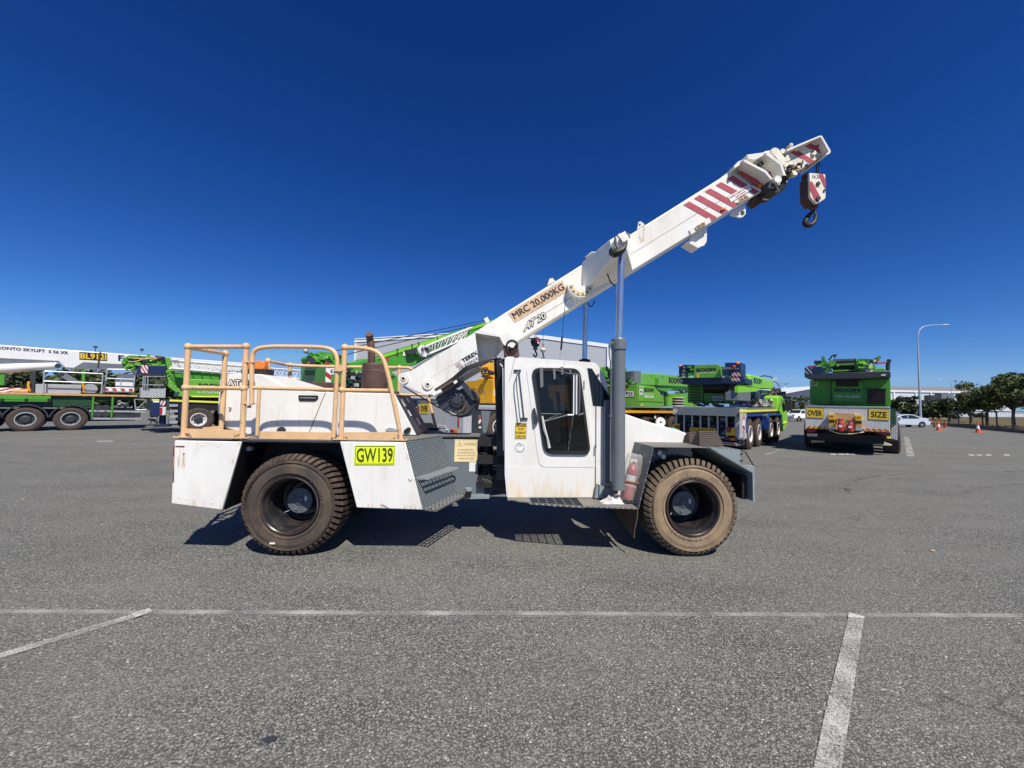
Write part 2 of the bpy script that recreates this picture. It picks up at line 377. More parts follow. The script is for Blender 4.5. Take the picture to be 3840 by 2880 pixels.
# ---- rear body skirts
b = MB(); rear_px = [(655, 1651), (905, 1657), (832, 1913), (640, 1888), (652, 1805), (655, 1800)]
b.ext(LP([(654, 1652), (905, 1657), (832, 1913), (641, 1889), (645, 1812), (651, 1810)], 0), (0, W, 0), WHITE)
rb = part(b, 'rear_body', bevel=.012)
b = MB(); p = LP([(657, 1672), (691, 1672), (691, 1677), (657, 1676)], -.004); b.ext(p, (0, .01, 0), RUST)
part(b, 'rusty_bracket', rb); b = MB(); b.ball(L(690, 1702, 0), .009, RUST); part(b, 'corner_bolt', rb); b = MB(); b.tube([L(832, 1912, .1), L(842, 1898, .1), L(895, 1878, .3)], .012, RUST)
b.ext(LP([(842, 1896), (900, 1876), (902, 1884), (844, 1912)], .3), (0, .02, 0), RUSTO)
part(b, 'rusty_bracket', rb)
for y0_, y1_, m_ in ((1672, 1712, REDL), (1718, 1757, AMBER), (1762, 1804, REDL)):
    b = MB(); a = L(656, y0_, .03); c = L(654, y1_, .03); b.box(a.x - .02, a.x + .016, .03, .1, a.z, c.z, m_); part(b, 'tail_lamp', rb, bevel=.01)
    b = MB(); b.box(a.x - .02, a.x + .016, W - .1, W - .03, a.z, c.z, m_); part(b, 'tail_lamp', rb, bevel=.01)
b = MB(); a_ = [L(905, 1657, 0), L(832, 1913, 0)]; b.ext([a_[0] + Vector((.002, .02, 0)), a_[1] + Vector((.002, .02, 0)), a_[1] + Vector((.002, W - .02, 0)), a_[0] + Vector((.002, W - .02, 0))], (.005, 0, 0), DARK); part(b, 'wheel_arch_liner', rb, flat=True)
for i_, pts_ in enumerate(([(659, 1677), (690, 1677), (688, 1770), (664, 1770)], [(892, 1658), (904, 1658), (872, 1770), (862, 1760)], [(645, 1862), (828, 1890), (828, 1911), (642, 1887)], [(686, 1704), (694, 1704), (693, 1750), (687, 1750)])):
    b = MB(); b.ext(LP(pts_, -.003), (0, .001, 0), STREAK); part(b, 'rust_streak', rb, flat=True)
for px_, py_ in ((760, 1670), (820, 1672), (700, 1870), (790, 1886)):
    b = MB(); b.cyl(L(px_, py_, 0), L(px_, py_, 0) - Vector((0, .006, 0)), .007, WHITE, n=8); part(b, 'panel_bolt', rb)
# ---- middle skirt with sloped right face covered in tread plate
x_sl0, x_sl1 = L(1520, 1657, 0), L(1655, 1637, .85)
b = MB(); tA, tB, tC = L(1274, 1658, 0), L(1520, 1657, 0), L(1655, 1637, .85); bA, bB, bC = L(1337, 1904, 0), L(1585, 1912, 0), L(1712, 1851, .85)
tD = Vector((tA.x, .85, tA.z)); bD = Vector((bA.x, .85, bA.z))
for v_ in (tA, tB, tC, tD): v_.z = ZD - .004
b.hexa([bA, bB, bC, bD, tA, tB, tC, tD], WHITE)
b2 = []
ms_ = part(b, 'side_skirt', bevel=.008)
b = MB(); nsl = (bB - tB).cross(tC - tB).normalized()
if nsl.x < 0: nsl = -nsl
o_ = nsl * .006; b.ext([bB + o_, bC + o_, tC + o_, tB + o_], nsl * .004, TREADG); part(b, 'tread_plate', ms_)
for i_, pts_ in enumerate(([(1278, 1659), (1292, 1659), (1296, 1720), (1290, 1720)], [(1505, 1658), (1519, 1658), (1538, 1730), (1520, 1720)], [(1340, 1885), (1578, 1892), (1583, 1910), (1338, 1902)])):
    b = MB(); b.ext(LP(pts_, -.003), (0, .001, 0), STREAK); part(b, 'rust_streak', ms_, flat=True)
b = MB(); b.tube([L(1430, 1893, -.002), L(1447, 1900, -.002), L(1462, 1909, -.002)], .003, RUSTD, 5, smooth=1); part(b, 'scratch', ms_)
b = MB(); b.tube([L(1531, 1796, -.001), L(1540, 1806, -.001), L(1545, 1798, -.001)], .004, GREY, 5, smooth=1); part(b, 'scratch', ms_)
# sign GW139
q = [L(1328, 1744, 0), L(1480, 1743, 0), L(1483, 1669, 0), L(1331, 1669, 0)]
b = MB(); b.sign(q, YEL, .003, .003)
e = [L(1332, 1739.5, 0), L(1477, 1739, 0), L(1479, 1673, 0), L(1335, 1673, 0)]
for i in range(4):
    u, v = e[i] + Vector((0, -.008, 0)), e[(i + 1) % 4] + Vector((0, -.008, 0)); b.tube([u, v], .003, INKO, n=4)
b.text('GW139', [L(1338, 1733, 0), L(1474, 1732, 0), L(1474, 1679, 0), L(1338, 1680, 0)], INKO, .009, .02)
part(b, 'number_plate', ms_, flat=True)
# steps
def step(name, a, c, dn, depth, m_edge):
    b = MB(); n = 9; a, c = Vector(a), Vector(c); out = nsl.copy(); out.z = 0; out.normalize(); up = Vector((0, 0, 1)); h = .022
    def bar(u, v, t): 
        b.ext([u, v, v - up * h, u - up * h], out * t if abs((v - u).normalized().dot(out)) < .5 else (c - a).normalized() * t, m_edge if t > .01 else GALV)
    for k in (0, .33, .66, 1): bar(a + out * depth * k, c + out * depth * k, .014 if k in (0, 1) else .011)
    for i in range(n + 1):
        u = a.lerp(c, i / n); bar(u, u + out * depth, .012 if i in (0, n) else .008)
    return part(b, name, ms_)
def on_slope(t, y):    # point on the sloped face: t 0 top..1 bottom, y depth
    a = tB.lerp(bB, t); c = tC.lerp(bC, t); return a.lerp(c, y / .85)
step('grating_step', on_slope(.52, .03), on_slope(.52, .8), 0, .15, GALV)
step('grating_step', on_slope(.985, .02), on_slope(.985, .85), 0, .15, TREADD)
# ---- deck
b = MB(); xa, xb = L(655, 1651, 0).x, tC.x
b.ext([(xa + .02, .02, ZD), (tB.x, .02, ZD), (tB.x, 0.02, ZD), (tC.x, .85, ZD), (L(1800, 1645, .85).x, .85, ZD), (L(1800, 1645, .85).x, W - .85, ZD), (tC.x, W - .85, ZD), (tB.x, W - .02, ZD), (xa + .02, W - .02, ZD)], (0, 0, .014), TREADD)
b.box(L(905, 1657, 0).x, L(1274, 1657, 0).x, .005, W, ZD - .02, ZD, DARKG)
part(b, 'deck', flat=True)
# ---- chassis: inner rear frame, grey side wall, articulation joint
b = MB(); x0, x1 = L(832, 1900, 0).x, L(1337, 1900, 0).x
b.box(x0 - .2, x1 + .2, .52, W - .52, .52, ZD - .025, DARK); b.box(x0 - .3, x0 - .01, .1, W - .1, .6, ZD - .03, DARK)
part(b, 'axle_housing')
xw = L(1800, 1645, .85)
b = MB(); b.ext(LP([(1650, 1648), (1806, 1648), (1806, 1664), (1793, 1680), (1792, 1790), (1815, 1800), (1815, 1862), (1690, 1868), (1700, 1850)], .86), (0, W - 1.72, 0), GREY)
cw = part(b, 'chassis_frame', bevel=.006)
b = MB(); b.ext(LP([(1740, 1858), (1835, 1858), (1835, 1870), (1740, 1872)], .8), (0, .12, 0), GREYL); b.ext(LP([(1792, 1795), (1820, 1796), (1846, 1805), (1846, 1814), (1800, 1813), (1790, 1804)], .8), (0, .3, 0), TREADD)
b.ext(LP([(1800, 1642), (1834, 1644), (1834, 1662), (1804, 1662)], .83), (0, 1.0, 0), TREADD)
part(b, 'frame_bracket', cw)
b = MB(); q = [L(1703, 1732, .86), L(1789, 1733, .86), L(1791, 1650, .86), L(1706, 1647, .86)]; b.sign(q, CREAMS, .004, .003)
def sub(q, u0, v0, u1, v1):
    A, B_, C_, D_ = q; f = lambda u, v: A.lerp(B_, u).lerp(D_.lerp(C_, u), v); return [f(u0, v0), f(u1, v0), f(u1, v1), f(u0, v1)]
b.text('WARNING', sub(q, .38, .74, .94, .9), INKT, .009, .01)
tri = sub(q, .1, .72, .34, .92); ta, tb, tc = tri[0], tri[1], (tri[2] + tri[3]) / 2
for u, v in ((ta, tb), (tb, tc), (tc, ta)): b.tube([u + Vector((0, -.009, 0)), v + Vector((0, -.009, 0))], .0022, INKT, n=4)
b.text('!', sub(q, .2, .75, .24, .86), INKT, .009, .02)
for i, s_ in enumerate(('NO CLEARANCE FOR MEN AT', 'TAKE CARE WHEN MACHINE TURNS', 'SERIOUS INJURY OR DEATH FROM', 'CRUSHING COULD OCCUR')):
    b.text(s_, sub(q, .12 + .04 * (i % 3 == 0), .52 - i * .13, .9 - .04 * (i % 3 == 0), .585 - i * .13), INKT, .009, .006)
for u, v in zip(sub(q, .03, .03, .97, .97), sub(q, .03, .03, .97, .97)[1:] + sub(q, .03, .03, .97, .97)[:1]): b.tube([u + Vector((0, -.008, 0)), v + Vector((0, -.008, 0))], .0012, INKT, n=4)
part(b, 'warning_sign', cw, flat=True)
b = MB(); b.sign([L(1759, 1768, .86), L(1786, 1768, .86), L(1787, 1733, .86), L(1760, 1733, .86)], PAPER, .003, .002); part(b, 'white_label', cw, flat=True)
b = MB(); c = L(1757, 1840, .7); b.cyl(c, c + Vector((0, 0, .035)), .05, GREYL); b.cyl(c - Vector((0, 0, .085)), c, .035, BLACK, .043); b.tube([c - Vector((.02, 0, .08)), c - Vector((.09, -.1, .13))], .006, DARKG)
part(b, 'rubber_buffer', cw)
b = MB(); xj0, xj1 = L(1795, 1750, 1).x, L(1900, 1750, 1).x
b.box(xj0, xj1 + .3, .8, 1.5, .62, .78, DARK); b.box(xj0, xj1 + .3, .75, 1.5, .95, 1.06, DARK); b.box(xj0, xj1 + .3, .8, 1.5, 1.18, 1.3, DARK); b.cyl((xj0 + .1, 1.1, .6), (xj0 + .1, 1.1, 1.32), .1, DARKG)
clutter(b, (L(1800, 1860, .9), L(1890, 1860, .9), L(1800, 1690, .9)), 26, [DARK, DARKG, DARK, BLACK], .02, .06)
part(b, 'articulation_joint')
for k in range(5):
    b = MB(); b.tube([L(1790, 1702 + k * 9, .95), L(1815, 1698 + k * 10, .75), L(1836, 1712 + k * 9, .8), L(1870, 1720 + k * 8, 1.05)], .013, HOSEB if k % 2 else HOSE, smooth=2); part(b, 'hydraulic_hose')

# ---- engine hood
HY = .70; HD = 1.62
b = MB(); prof = [(826, 1402), (978, 1403), (1072, 1452), (1170, 1469), (1454, 1475), (1480, 1480), (1560, 1632), (926, 1631), (926, 1626), (848, 1606), (815, 1545)]
pts = LP(prof, HY); b.ext(pts, (0, HD - HY, 0), WHITE)
hd = part(b, 'engine_hood', bevel=.014)
b = MB(); a0, a1, a2, a3 = L(982, 1404, HY - .0), L(1165, 1455, HY + .3), L(1095, 1459, HY - .002), L(1170, 1470, HY)
b.ext([L(978, 1403, HY + .02), L(1160, 1457, HY + .02), L(1072, 1458, HY + .02)], (0, .78, 0), WHITE2); part(b, 'hood_top_panel', hd)
def line(mb, pts, y, r, m, n=4): mb.tube([L(a, c, y) for a, c in pts], r, m, n=n)
b = MB(); line(b, [(1220, 1473), (1158, 1625)], HY - .001, .0045, RUST); part(b, 'panel_seam', hd)
b = MB(); line(b, [(1272, 1475), (1262, 1630)], HY - .001, .003, INKG); part(b, 'panel_seam', hd)
b = MB(); line(b, [(922, 1530), (919, 1630)], HY - .001, .003, INKG); part(b, 'panel_seam', hd)
b = MB(); b.ext(LP(rp([(1118, 1482), (1192, 1483), (1193, 1495), (1182, 1504), (1121, 1503)], 5), HY - .012), (0, .012, 0), BLACK); b.ext(LP([(1125, 1490), (1184, 1491), (1184, 1494), (1125, 1493)], HY - .018), (0, .006, 0), GALV); part(b, 'latch_handle', hd)
b = MB(); c = L(866, 1529, HY); b.cyl(c, c - Vector((0, .03, 0)), .014, GALV); part(b, 'hood_pin', hd); b = MB(); c2 = L(1057, 1616, HY); b.cyl(c2, c2 - Vector((0, .02, 0)), .055, DARKG); part(b, 'filler_cap', hd)
b = MB(); tq = [L(850, 1452, HY), L(957, 1456, HY), L(957, 1422, HY), L(850, 1421, HY)]
b.text('AT 20', tq, INK, .004, .11); b.text('AT 20', sub(tq, .035, .109, .965, .891), WHITE, .008, .01); part(b, 'lettering', hd, flat=True)
b = MB(); b.ext(LP([(1445, 1617), (1488, 1617), (1488, 1609), (1460, 1603), (1445, 1610)], HY - .05), (0, .05, 0), GALV); b.ext(LP([(1513, 1615), (1530, 1602), (1540, 1607), (1538, 1618), (1520, 1630)], HY - .03), (0, .04, 0), DARK); part(b, 'hood_hinge', hd)
b = MB()
for k, (x_, y_) in enumerate(((1497, 1500), (1519, 1545), (1538, 1583))):
    pass
sA, sB = L(1480, 1480, HY), L(1560, 1632, HY); nr = Vector((sB.z - sA.z, 0, -(sB.x - sA.x))); nr = -nr.normalized() if nr.x > 0 else nr.normalized(); nr = nr if nr.x > 0 else -nr
o_ = nr * .004; b.ext([sA + o_ + Vector((0, .03, 0)), sB + o_ + Vector((0, .03, 0)), sB + o_ + Vector((0, HD - HY - .03, 0)), sA + o_ + Vector((0, HD - HY - .03, 0))], nr * .006, DARKG)  # dark sheet paints the boom's shadow on the white hood slope
for k, (t0, t1, yy) in enumerate(((.1, .3, .16), (.4, .55, .2), (.08, .2, .5), (.62, .8, .45))):
    o2 = nr * .011; u, v = sA.lerp(sB, t0), sA.lerp(sB, t1); b.ext([u + o2 + Vector((0, yy, 0)), v + o2 + Vector((0, yy, 0)), v + o2 + Vector((0, yy + .13, 0)), u + o2 + Vector((0, yy + .13, 0))], nr * .003, WHITE)  # white patches paint the sunlit gaps in that shadow
part(b, 'radiator_or_shade_panel', hd)
b = MB(); c = L(967, 1400, 1.3); b.box(c.x - .18, c.x + .18, 1.2, 1.4, c.z - .03, c.z + .06, BLACK); bc = part(b, 'beacon_base', hd, bevel=.01)
b = MB(); a = L(968, 1382, 1.3); b.box(a.x - .12, a.x + .12, 1.24, 1.36, a.z - .04, a.z + .11, AMBER); part(b, 'amber_beacon', hd, bevel=.02)
b = MB(); b.box(L(1150, 1435, 1.7).x, L(1255, 1435, 1.7).x, 1.75, 2.0, L(1190, 1475, 1.7).z, L(1190, 1432, 1.7).z, RUST); part(b, 'storage_tray', bevel=.01)
# ---- exhaust
b = MB(); c0, c1 = L(1404, 1462, 1.1), L(1407, 1362, 1.1); r_ = (L(1453, 1400, 1.1).x - L(1357, 1400, 1.1).x) / 2
b.lathe([(0, 0), (r_ * .98, 0), (r_, .02), (r_, .27), (r_ * .97, .28), (r_ * .97, .35), (r_ * .93, .375), (0, .38)], (c0.x, 1.1, c0.z), (0, 0, 1), RUST, 28)
mf = part(b, 'muffler')
b = MB(); b.tube([L(1393, 1365, 1.1), L(1394, 1320, 1.1), L(1391, 1290, 1.1), L(1387, 1270, 1.1), L(1385, 1252, 1.02)], [.05, .052, .052, .052, .045], RUST, 14, smooth=2); part(b, 'exhaust_pipe', mf)
b = MB(); b.box(L(1320, 1470, .8).x, L(1450, 1470, .8).x, .8, 1.5, L(1400, 1475, .8).z, L(1400, 1467, .8).z + .02, RUST); b.box(L(1300, 1470, .8).x, L(1355, 1470, .8).x, .8, .9, L(1400, 1475, .8).z, L(1400, 1462, .8).z, ORANGEY); part(b, 'exhaust_tray', bevel=.005)

# ---- handrails
ry = .06; rr = .029
def rail(name, tubes, joints=(), feet=(), boards=(), r=rr, y=ry):
    b = MB()
    for t in tubes: b.tube([q if isinstance(q, Vector) else (L(q[0], q[1], q[2]) if len(q) > 2 else L(q[0], q[1], y)) for q in t[0]], t[2] if len(t) > 2 else r, RAIL, 12, smooth=t[1])
    for j in joints:
        c = L(j[0], j[1], j[2] if len(j) > 2 else y); b.ball(c, r * 1.5, RAIL, 12)
    for f in feet:
        c = L(f[0], f[1], y); b.box(c.x - .085, c.x + .085, y - .05, y + .06, ZD + .015, ZD + .03, RAIL); b.cyl((c.x + .06, y - .03, ZD + .03), (c.x + .06, y - .03, ZD + .042), .01, RUST, n=6); b.cyl((c.x - .06, y - .03, ZD + .03), (c.x - .06, y - .03, ZD + .042), .01, RUST, n=6)
    o = part(b, name)
    for bd in boards:
        b = MB(); b.ext([L(a, c, bd[1]) for a, c in bd[0]], (0, .008, 0), RAIL); part(b, 'kick_board', o, bevel=.002)
    return o
rail('handrail', [([(688, 1644), (706, 1299)], 0), ([(908, 1650), (923, 1298)], 0), ([(706, 1300), (923, 1300)], 0, .025), ([(697, 1453), (915, 1456)], 0, .023),
    ([(706, 1303, ry), (845, 1326, .66)], 0, .025), ([(697, 1453, ry), (838, 1463, .66)], 0, .022), ([(829, 1612, .66), (845, 1324, .66)], 0)],
    [(706, 1300), (923, 1299), (697, 1453), (914, 1456), (845, 1326, .66)], [(690, 1640), (908, 1645)],
    [([(692, 1607), (899, 1613), (899, 1628), (886, 1630), (877, 1646), (720, 1643), (710, 1625), (692, 1625)], .035), ([(760, 1603), (828, 1597), (830, 1612), (760, 1612)], .5)])
g_ = rail('swing_gate', [([(944, 1518), (944, 1356), (950, 1312), (1000, 1299), (1120, 1300), (1225, 1302), (1262, 1322), (1266, 1380), (1250, 1640)], 2, .025), ([(946, 1454), (1252, 1462)], 0, .021), ([(972, 1462), (964, 1632)], 0, .02)],
    [], [], [([(974, 1617), (1242, 1621), (1240, 1655), (971, 1648)], .035)])
b = MB()
for xx, yy in ((935, 1358), (930, 1513)):
    c = L(xx, yy, ry); b.box(c.x - .07, c.x + .07, ry - .03, ry + .03, c.z - .006, c.z + .006, RAIL)
c = L(935, 1520, ry); b.cyl(c - Vector((0, 0, .03)), c, .02, RUST)
part(b, 'gate_hinge', g_)
b = MB(); b.ext(LP(rp([(1254, 1377), (1285, 1377), (1285, 1392), (1254, 1392)], 6), ry - .04), (0, .01, 0), RAIL); part(b, 'gate_latch', g_)
rail('handrail', [([(1278, 1655), (1293, 1302)], 0), ([(1292, 1303), (1385, 1306), (1432, 1330), (1455, 1400), (1480, 1520), (1505, 1650)], 2, .026), ([(1285, 1463), (1456, 1465)], 0, .023)],
    [(1293, 1303), (1284, 1462)], [(1282, 1650), (1500, 1652)],
    [([(1286, 1621), (1488, 1620), (1488, 1640), (1478, 1656), (1312, 1656), (1302, 1640), (1286, 1640)], .035)])
rail('handrail', [([(1005, 1354, 1.45), (1087, 1370, 2.12), (1250, 1375, 2.12), (1500, 1378, 2.12), (1545, 1379, 2.12), (1590, 1430, 2.12), (1635, 1605, 2.12)], 1, .025), ([(1006, 1354, 1.45), (1006, 1460, 1.45)], 0),
    ([(1088, 1370, 2.12), (1083, 1600, 2.12)], 0), ([(1497, 1378, 2.12), (1494, 1600, 2.12)], 0), ([(1095, 1478, 2.12), (1594, 1481, 2.12)], 0, .022)],
    [(1005, 1353, 1.45), (1088, 1369, 2.12), (1497, 1378, 2.12), (1495, 1480, 2.12)], [], [([(1553, 1584), (1622, 1586), (1630, 1606), (1560, 1604)], 2.1)])
b = MB(); c0, c1 = L(1565, 1605, 2.0), L(1645, 1622, 2.0); b.box(c0.x, c1.x, 1.9, 2.15, ZD + .01, c0.z, DARK); part(b, 'deck_block')

# ---- wheels
def big_wheel(px, py, face_m, lug_m, side_m):
    c = L(px, py, 0); Rw = .572; z = Rw; x = c.x
    wd = .44
    t = MB(); prof = [(.315, .035), (.335, .0), (.37, -.012), (.44, -.014), (.5, .004), (.506, .03), (.512, .07), (.512, wd - .07), (.505, wd - .03), (.44, wd), (.33, wd), (.31, wd - .03)]
    mm = [side_m, side_m, side_m, side_m, GROOVE, GROOVE, GROOVE, GROOVE] + [lug_m] * 3
    t.lathe(prof, (x, .02, z), (0, 1, 0), side_m, 64, mm)
    for rr_ in (.365, .48, .495): t.lathe([(rr_ - .004, -.012), (rr_, -.02), (rr_ + .004, -.012)], (x, .02, z), (0, 1, 0), side_m, 64)
    N = 50; rnd = random.Random(3)
    for i in range(N):
        for side in (0, 1):
            a0 = 2 * math.pi * (i + .22 * side) / N; hw = .6 * math.pi / N
            def pt(r_, a, y_): return (x + r_ * math.sin(a), .02 + y_, z + r_ * math.cos(a))
            sk = .035 if side == 0 else -.035
            ys = (-.004, .05, .2) if side == 0 else (wd + .004, wd - .05, wd - .2)
            rs = ((.497, .522), (.53, Rw), (.53, Rw))
            vs = []
            for k in range(3):
                s_ = sk * k * 1.1
                for r_ in rs[k]:
                    for da in (-hw * (1.15 if k == 0 else 1), hw): vs.append(pt(r_ + rnd.uniform(-.002, .002), a0 + da + s_, ys[k]))
            fs = []
            for k in (0, 4):
                fs += [(k + 2, k + 3, k + 7, k + 6), (k, k + 2, k + 6, k + 4), (k + 1, k + 5, k + 7, k + 3)]
            fs += [(0, 1, 3, 2), (8, 10, 11, 9)]
            t.add(vs, fs, lug_m)
    tyre = t.build('wheel', P)
    rim = MB()
    rim.lathe([(.318, .02), (.325, -.012), (.31, -.02), (.3, -.01), (.292, .03), (.275, .06), (.262, .36), (.2, .4), (.12, .41), (.0, .41)], (x, .02, z), (0, 1, 0), RIM, 48)
    rim.lathe([(.315, -.0205), (.318, -.0225), (.322, -.02)], (x, .02, z), (0, 1, 0), RUSTD, 48)
    rim.build('rim', tyre)
    h = MB(); h.lathe([(.15, .4), (.15, .23), (.145, .22), (.05, .22), (.05, .21), (.03, .205), (.0, .205)], (x, .02, z), (0, 1, 0), HUBG, 32)
    h.lathe([(.075, .222), (.078, .215), (.085, .222)], (x, .02, z), (0, 1, 0), GREY, 24)
    for a_ in (40, 150, 250): h.cyl((x + .1 * math.cos(R(a_)), .25, z + .1 * math.sin(R(a_))), (x + .1 * math.cos(R(a_)), .228, z + .1 * math.sin(R(a_))), .017, GREY, n=6)
    h.box(x + .06, x + .085, .234, .239, z - .0, z + .07, PAPER)
    h.build('hub', tyre)
    v = MB(); v.tube([(x - .12, .3, z - .12), (x - .17, .24, z - .14)], .005, GALV); v.build('valve', tyre)
    return tyre, x
wA, xA = big_wheel(1083, 1905, None, LUG, TYRE)
wB, xB = big_wheel(2602, 1909, None, LUGT, TYRET)
b = MB(); a = L(1010, 2041, -.0); b.box(a.x, a.x + .06, .0, .005, a.z, a.z + .018, PAPER); part(b, 'balance_tag', wA)
def raised(st, cx, R0, R1, a0, a1, parent, m):    # lettering moulded on a side wall
    b = MB(); me = text_mesh(st, 0); xs = [v[0] for v in me[0]]; ys = [v[1] for v in me[0]]; vs = []
    for X_, Y_, _k in me[0]:
        u = (X_ - min(xs)) / (max(xs) - min(xs)); v = (Y_ - min(ys)) / (max(ys) - min(ys)); a_ = R(a0 + (a1 - a0) * u); r_ = R0 + (R1 - R0) * v
        vs.append((cx + r_ * math.cos(a_), .0015, .572 + r_ * math.sin(a_)))
    b.add(vs, me[1], m); part(b, 'moulded_lettering', parent, flat=True)
raised('14.00 R 24', xA, .345, .385, 50, -30, wA, LUG); raised('14.00 R 24', xB, .385, .345, 225, 285, wB, LUGT); raised('TUBELESS', xB, .34, .375, 140, 60, wB, LUGT)
for x_ in (xA, xB):      # far side wheels
    src = wA if x_ == xA else wB
    c = copy_tree(src, P); c.matrix_local = Matrix.Translation((2 * x_, W + .02, 0)) @ Matrix.Rotation(math.pi, 4, 'Z')
    for q_ in list(bpy.data.objects):
        if q_.parent == c and q_.name.split('.')[0] in ('moulded_lettering', 'balance_tag'): bpy.data.objects.remove(q_)
b = MB(); b.cyl((xA, .3, .572), (xA, W - .3, .572), .12, DARK); b.cyl((xB, .3, .572), (xB, W - .3, .572), .12, DARK); b.ball((xA, 1.1, .572), .25, DARK); b.ball((xB, 1.1, .572), .25, DARK); part(b, 'axle')
# arch lamps
def arch_lamp(px, py, y):
    b = MB(); c = L(px, py, y); b.box(c.x - .09, c.x + .09, y, y + .1, c.z - .005, c.z + .03, DARKG)
    b.cyl((c.x - .02, y - .02, c.z - .02), (c.x - .02, y + .05, c.z - .02), .03, GALV); b.cyl((c.x + .03, y - .01, c.z - .065), (c.x + .03, y + .05, c.z - .065), .028, GALV); part(b, 'work_lamp')
arch_lamp(925, 1661, .12); arch_lamp(2478, 1692, .12)
# ================================================================== CAB, FRONT BODY, BOOM
CY = .40
# ---- cab
b = MB(); cabp = [(1893, 1336), (1948, 1339), (2238, 1360), (2273, 1425), (2289, 1530), (2270, 1560), (2268, 1830), (2232, 1866), (1901, 1866), (1893, 1780)]
b.ext(LP(rp(cabp, [14, 2, 14, 6, 4, 4, 6, 10, 6, 4], 3), CY), (0, .95, 0), WHITE)
cab = part(b, 'cab')
# rust bleeding on the lower cab skin
t = bpy.data.materials.new('rust_bleed_paint'); t.use_nodes = True; tr = t.node_tree; bs = tr.nodes['Principled BSDF']; co = tr.nodes.new('ShaderNodeTexCoord').outputs['Object']
sp = tr.nodes.new('ShaderNodeSeparateXYZ'); tr.links.new(co, sp.inputs[0])
nz = noise(tr, mapped(tr, co, (7, 7, 1.2)), 1.5, 8, .65); low = ramp(tr, sp.outputs[2], 1.02, .58)
k_ = mathn(tr, 'MULTIPLY', ramp(tr, mathn(tr, 'ADD', nz, mathn(tr, 'MULTIPLY', low, .34)), .66, .95), .75)
cc = mixc(tr, k_, (.80, .785, .735), (.80, .56, .26)); nz2 = noise(tr, co, 30, 6); cc = mixc(tr, mathn(tr, 'MULTIPLY', ramp(tr, mathn(tr, 'ADD', nz2, mathn(tr, 'MULTIPLY', low, .15)), .78, .82), .7), cc, (.35, .2, .1))
tr.links.new(cc, bs.inputs['Base Color']); bs.inputs['Roughness'].default_value = .42
b = MB(); b.ext(LP([(1900, 1752), (2262, 1752), (2262, 1832), (2230, 1864), (1904, 1864)], CY - .003), (0, .002, 0), t); part(b, 'lower_cab_panel', cab, flat=True)
# door outline
door = rp([(1971, 1369), (2183, 1376), (2235, 1740), (2230, 1753), (2024, 1751), (2014, 1690)], [26, 26, 24, 10, 24, 4], 5)
b = MB(); b.ext(LP(door, CY - .007), (0, .007, 0), WHITE); dr = part(b, 'cab_door', cab)
# window in the door
wo = rp([(1992, 1379), (2175, 1381), (2217, 1706), (2042, 1704)], [34, 34, 34, 34], 6); wi = rp([(2004, 1391), (2166, 1393), (2205, 1692), (2052, 1691)], [26, 26, 24, 26], 6)
b = MB(); ringpoly(b, wo, wi, CY - .03, .03, BLACK); wf = part(b, 'window_frame', dr)
b = MB(); b.ext(LP(wi, CY - .016), (0, .004, 0), GLASST); part(b, 'window_pane', dr, flat=True)
# hollow out the cab behind the window
def cut(ob, pts, y0, y1, m):
    c_ = MB(); c_.ext(LP(pts, y0), (0, y1 - y0, 0), m); co_ = c_.build('cutter', P); md = ob.modifiers.new('cut', 'BOOLEAN'); md.object = co_; md.operation = 'DIFFERENCE'; md.solver = 'EXACT'
    try: md.material_mode = 'TRANSFER'
    except Exception: pass
    ob.modifiers.move(len(ob.modifiers) - 1, 0); bev = [x_ for x_ in ob.modifiers if x_.type == 'BEVEL']
    for x_ in bev: x_.show_viewport = False
    dg = bpy.context.evaluated_depsgraph_get(); dg.update(); me = bpy.data.meshes.new_from_object(ob.evaluated_get(dg)); me.polygons.foreach_set('use_smooth', [False] * len(me.polygons)); old = ob.data; ob.modifiers.remove(md); ob.data = me; bpy.data.meshes.remove(old); bpy.data.objects.remove(co_)
    for x_ in bev: x_.show_viewport = True
cut(cab, wi, CY - .1, CY + .88, DARKG); cut(cab, [(2060, 1440), (2140, 1440), (2150, 1600), (2075, 1600)], CY + .7, CY + 1.2, DARKG); cut(dr, wi, CY - .1, CY + .2, DARKG)
b = MB(); b.ext(LP(rp([(2035, 1600), (2040, 1500), (2058, 1490), (2076, 1500), (2082, 1600), (2130, 1615), (2135, 1640), (2060, 1650)], 8), CY + .3), (0, .35, 0), SEAT); part(b, 'driver_seat', cab, bevel=.02)
b = MB(); b.lathe([(.15, 0), (.165, .012), (.15, .024), (.14, .012), (.15, 0)], L(2160, 1560, CY + .4), (-.5, 0, .85), BLACK, 24); b.tube([L(2160, 1560, CY + .4), L(2178, 1640, CY + .4)], .02, DARKG); part(b, 'steering_wheel', cab)
b = MB(); b.ext(LP([(2150, 1620), (2200, 1600), (2205, 1690), (2120, 1690), (2125, 1660)], CY + .25), (0, .5, 0), DARKG); b.ext(LP([(2085, 1470), (2098, 1470), (2104, 1560), (2092, 1560)], CY + .55), (0, .03, 0), GREY); clutter(b, (L(2060, 1680, CY + .2), L(2190, 1680, CY + .2), L(2060, 1640, CY + .2)), 16, [DARKG, DARK, GREY, SEAT], .01, .03); part(b, 'control_console', cab)
b = MB(); line(b, [(2027, 1551), (2195, 1556)], CY - .02, .006, GREY); part(b, 'window_bar', dr)
b = MB(); b.ext(LP(rp([(1998, 1535), (2006, 1528), (2020, 1580), (2012, 1592), (2003, 1592)], 3), CY - .05), (0, .05, 0), DARKG); part(b, 'door_handle', dr, bevel=.005)
for hx, hy in ((2190, 1442), (2228, 1690)):
    b = MB(); c = L(hx, hy, CY); b.cyl(c + Vector((0, -.015, -.05)), c + Vector((0, -.015, .05)), .008, GALV); part(b, 'door_hinge', dr)
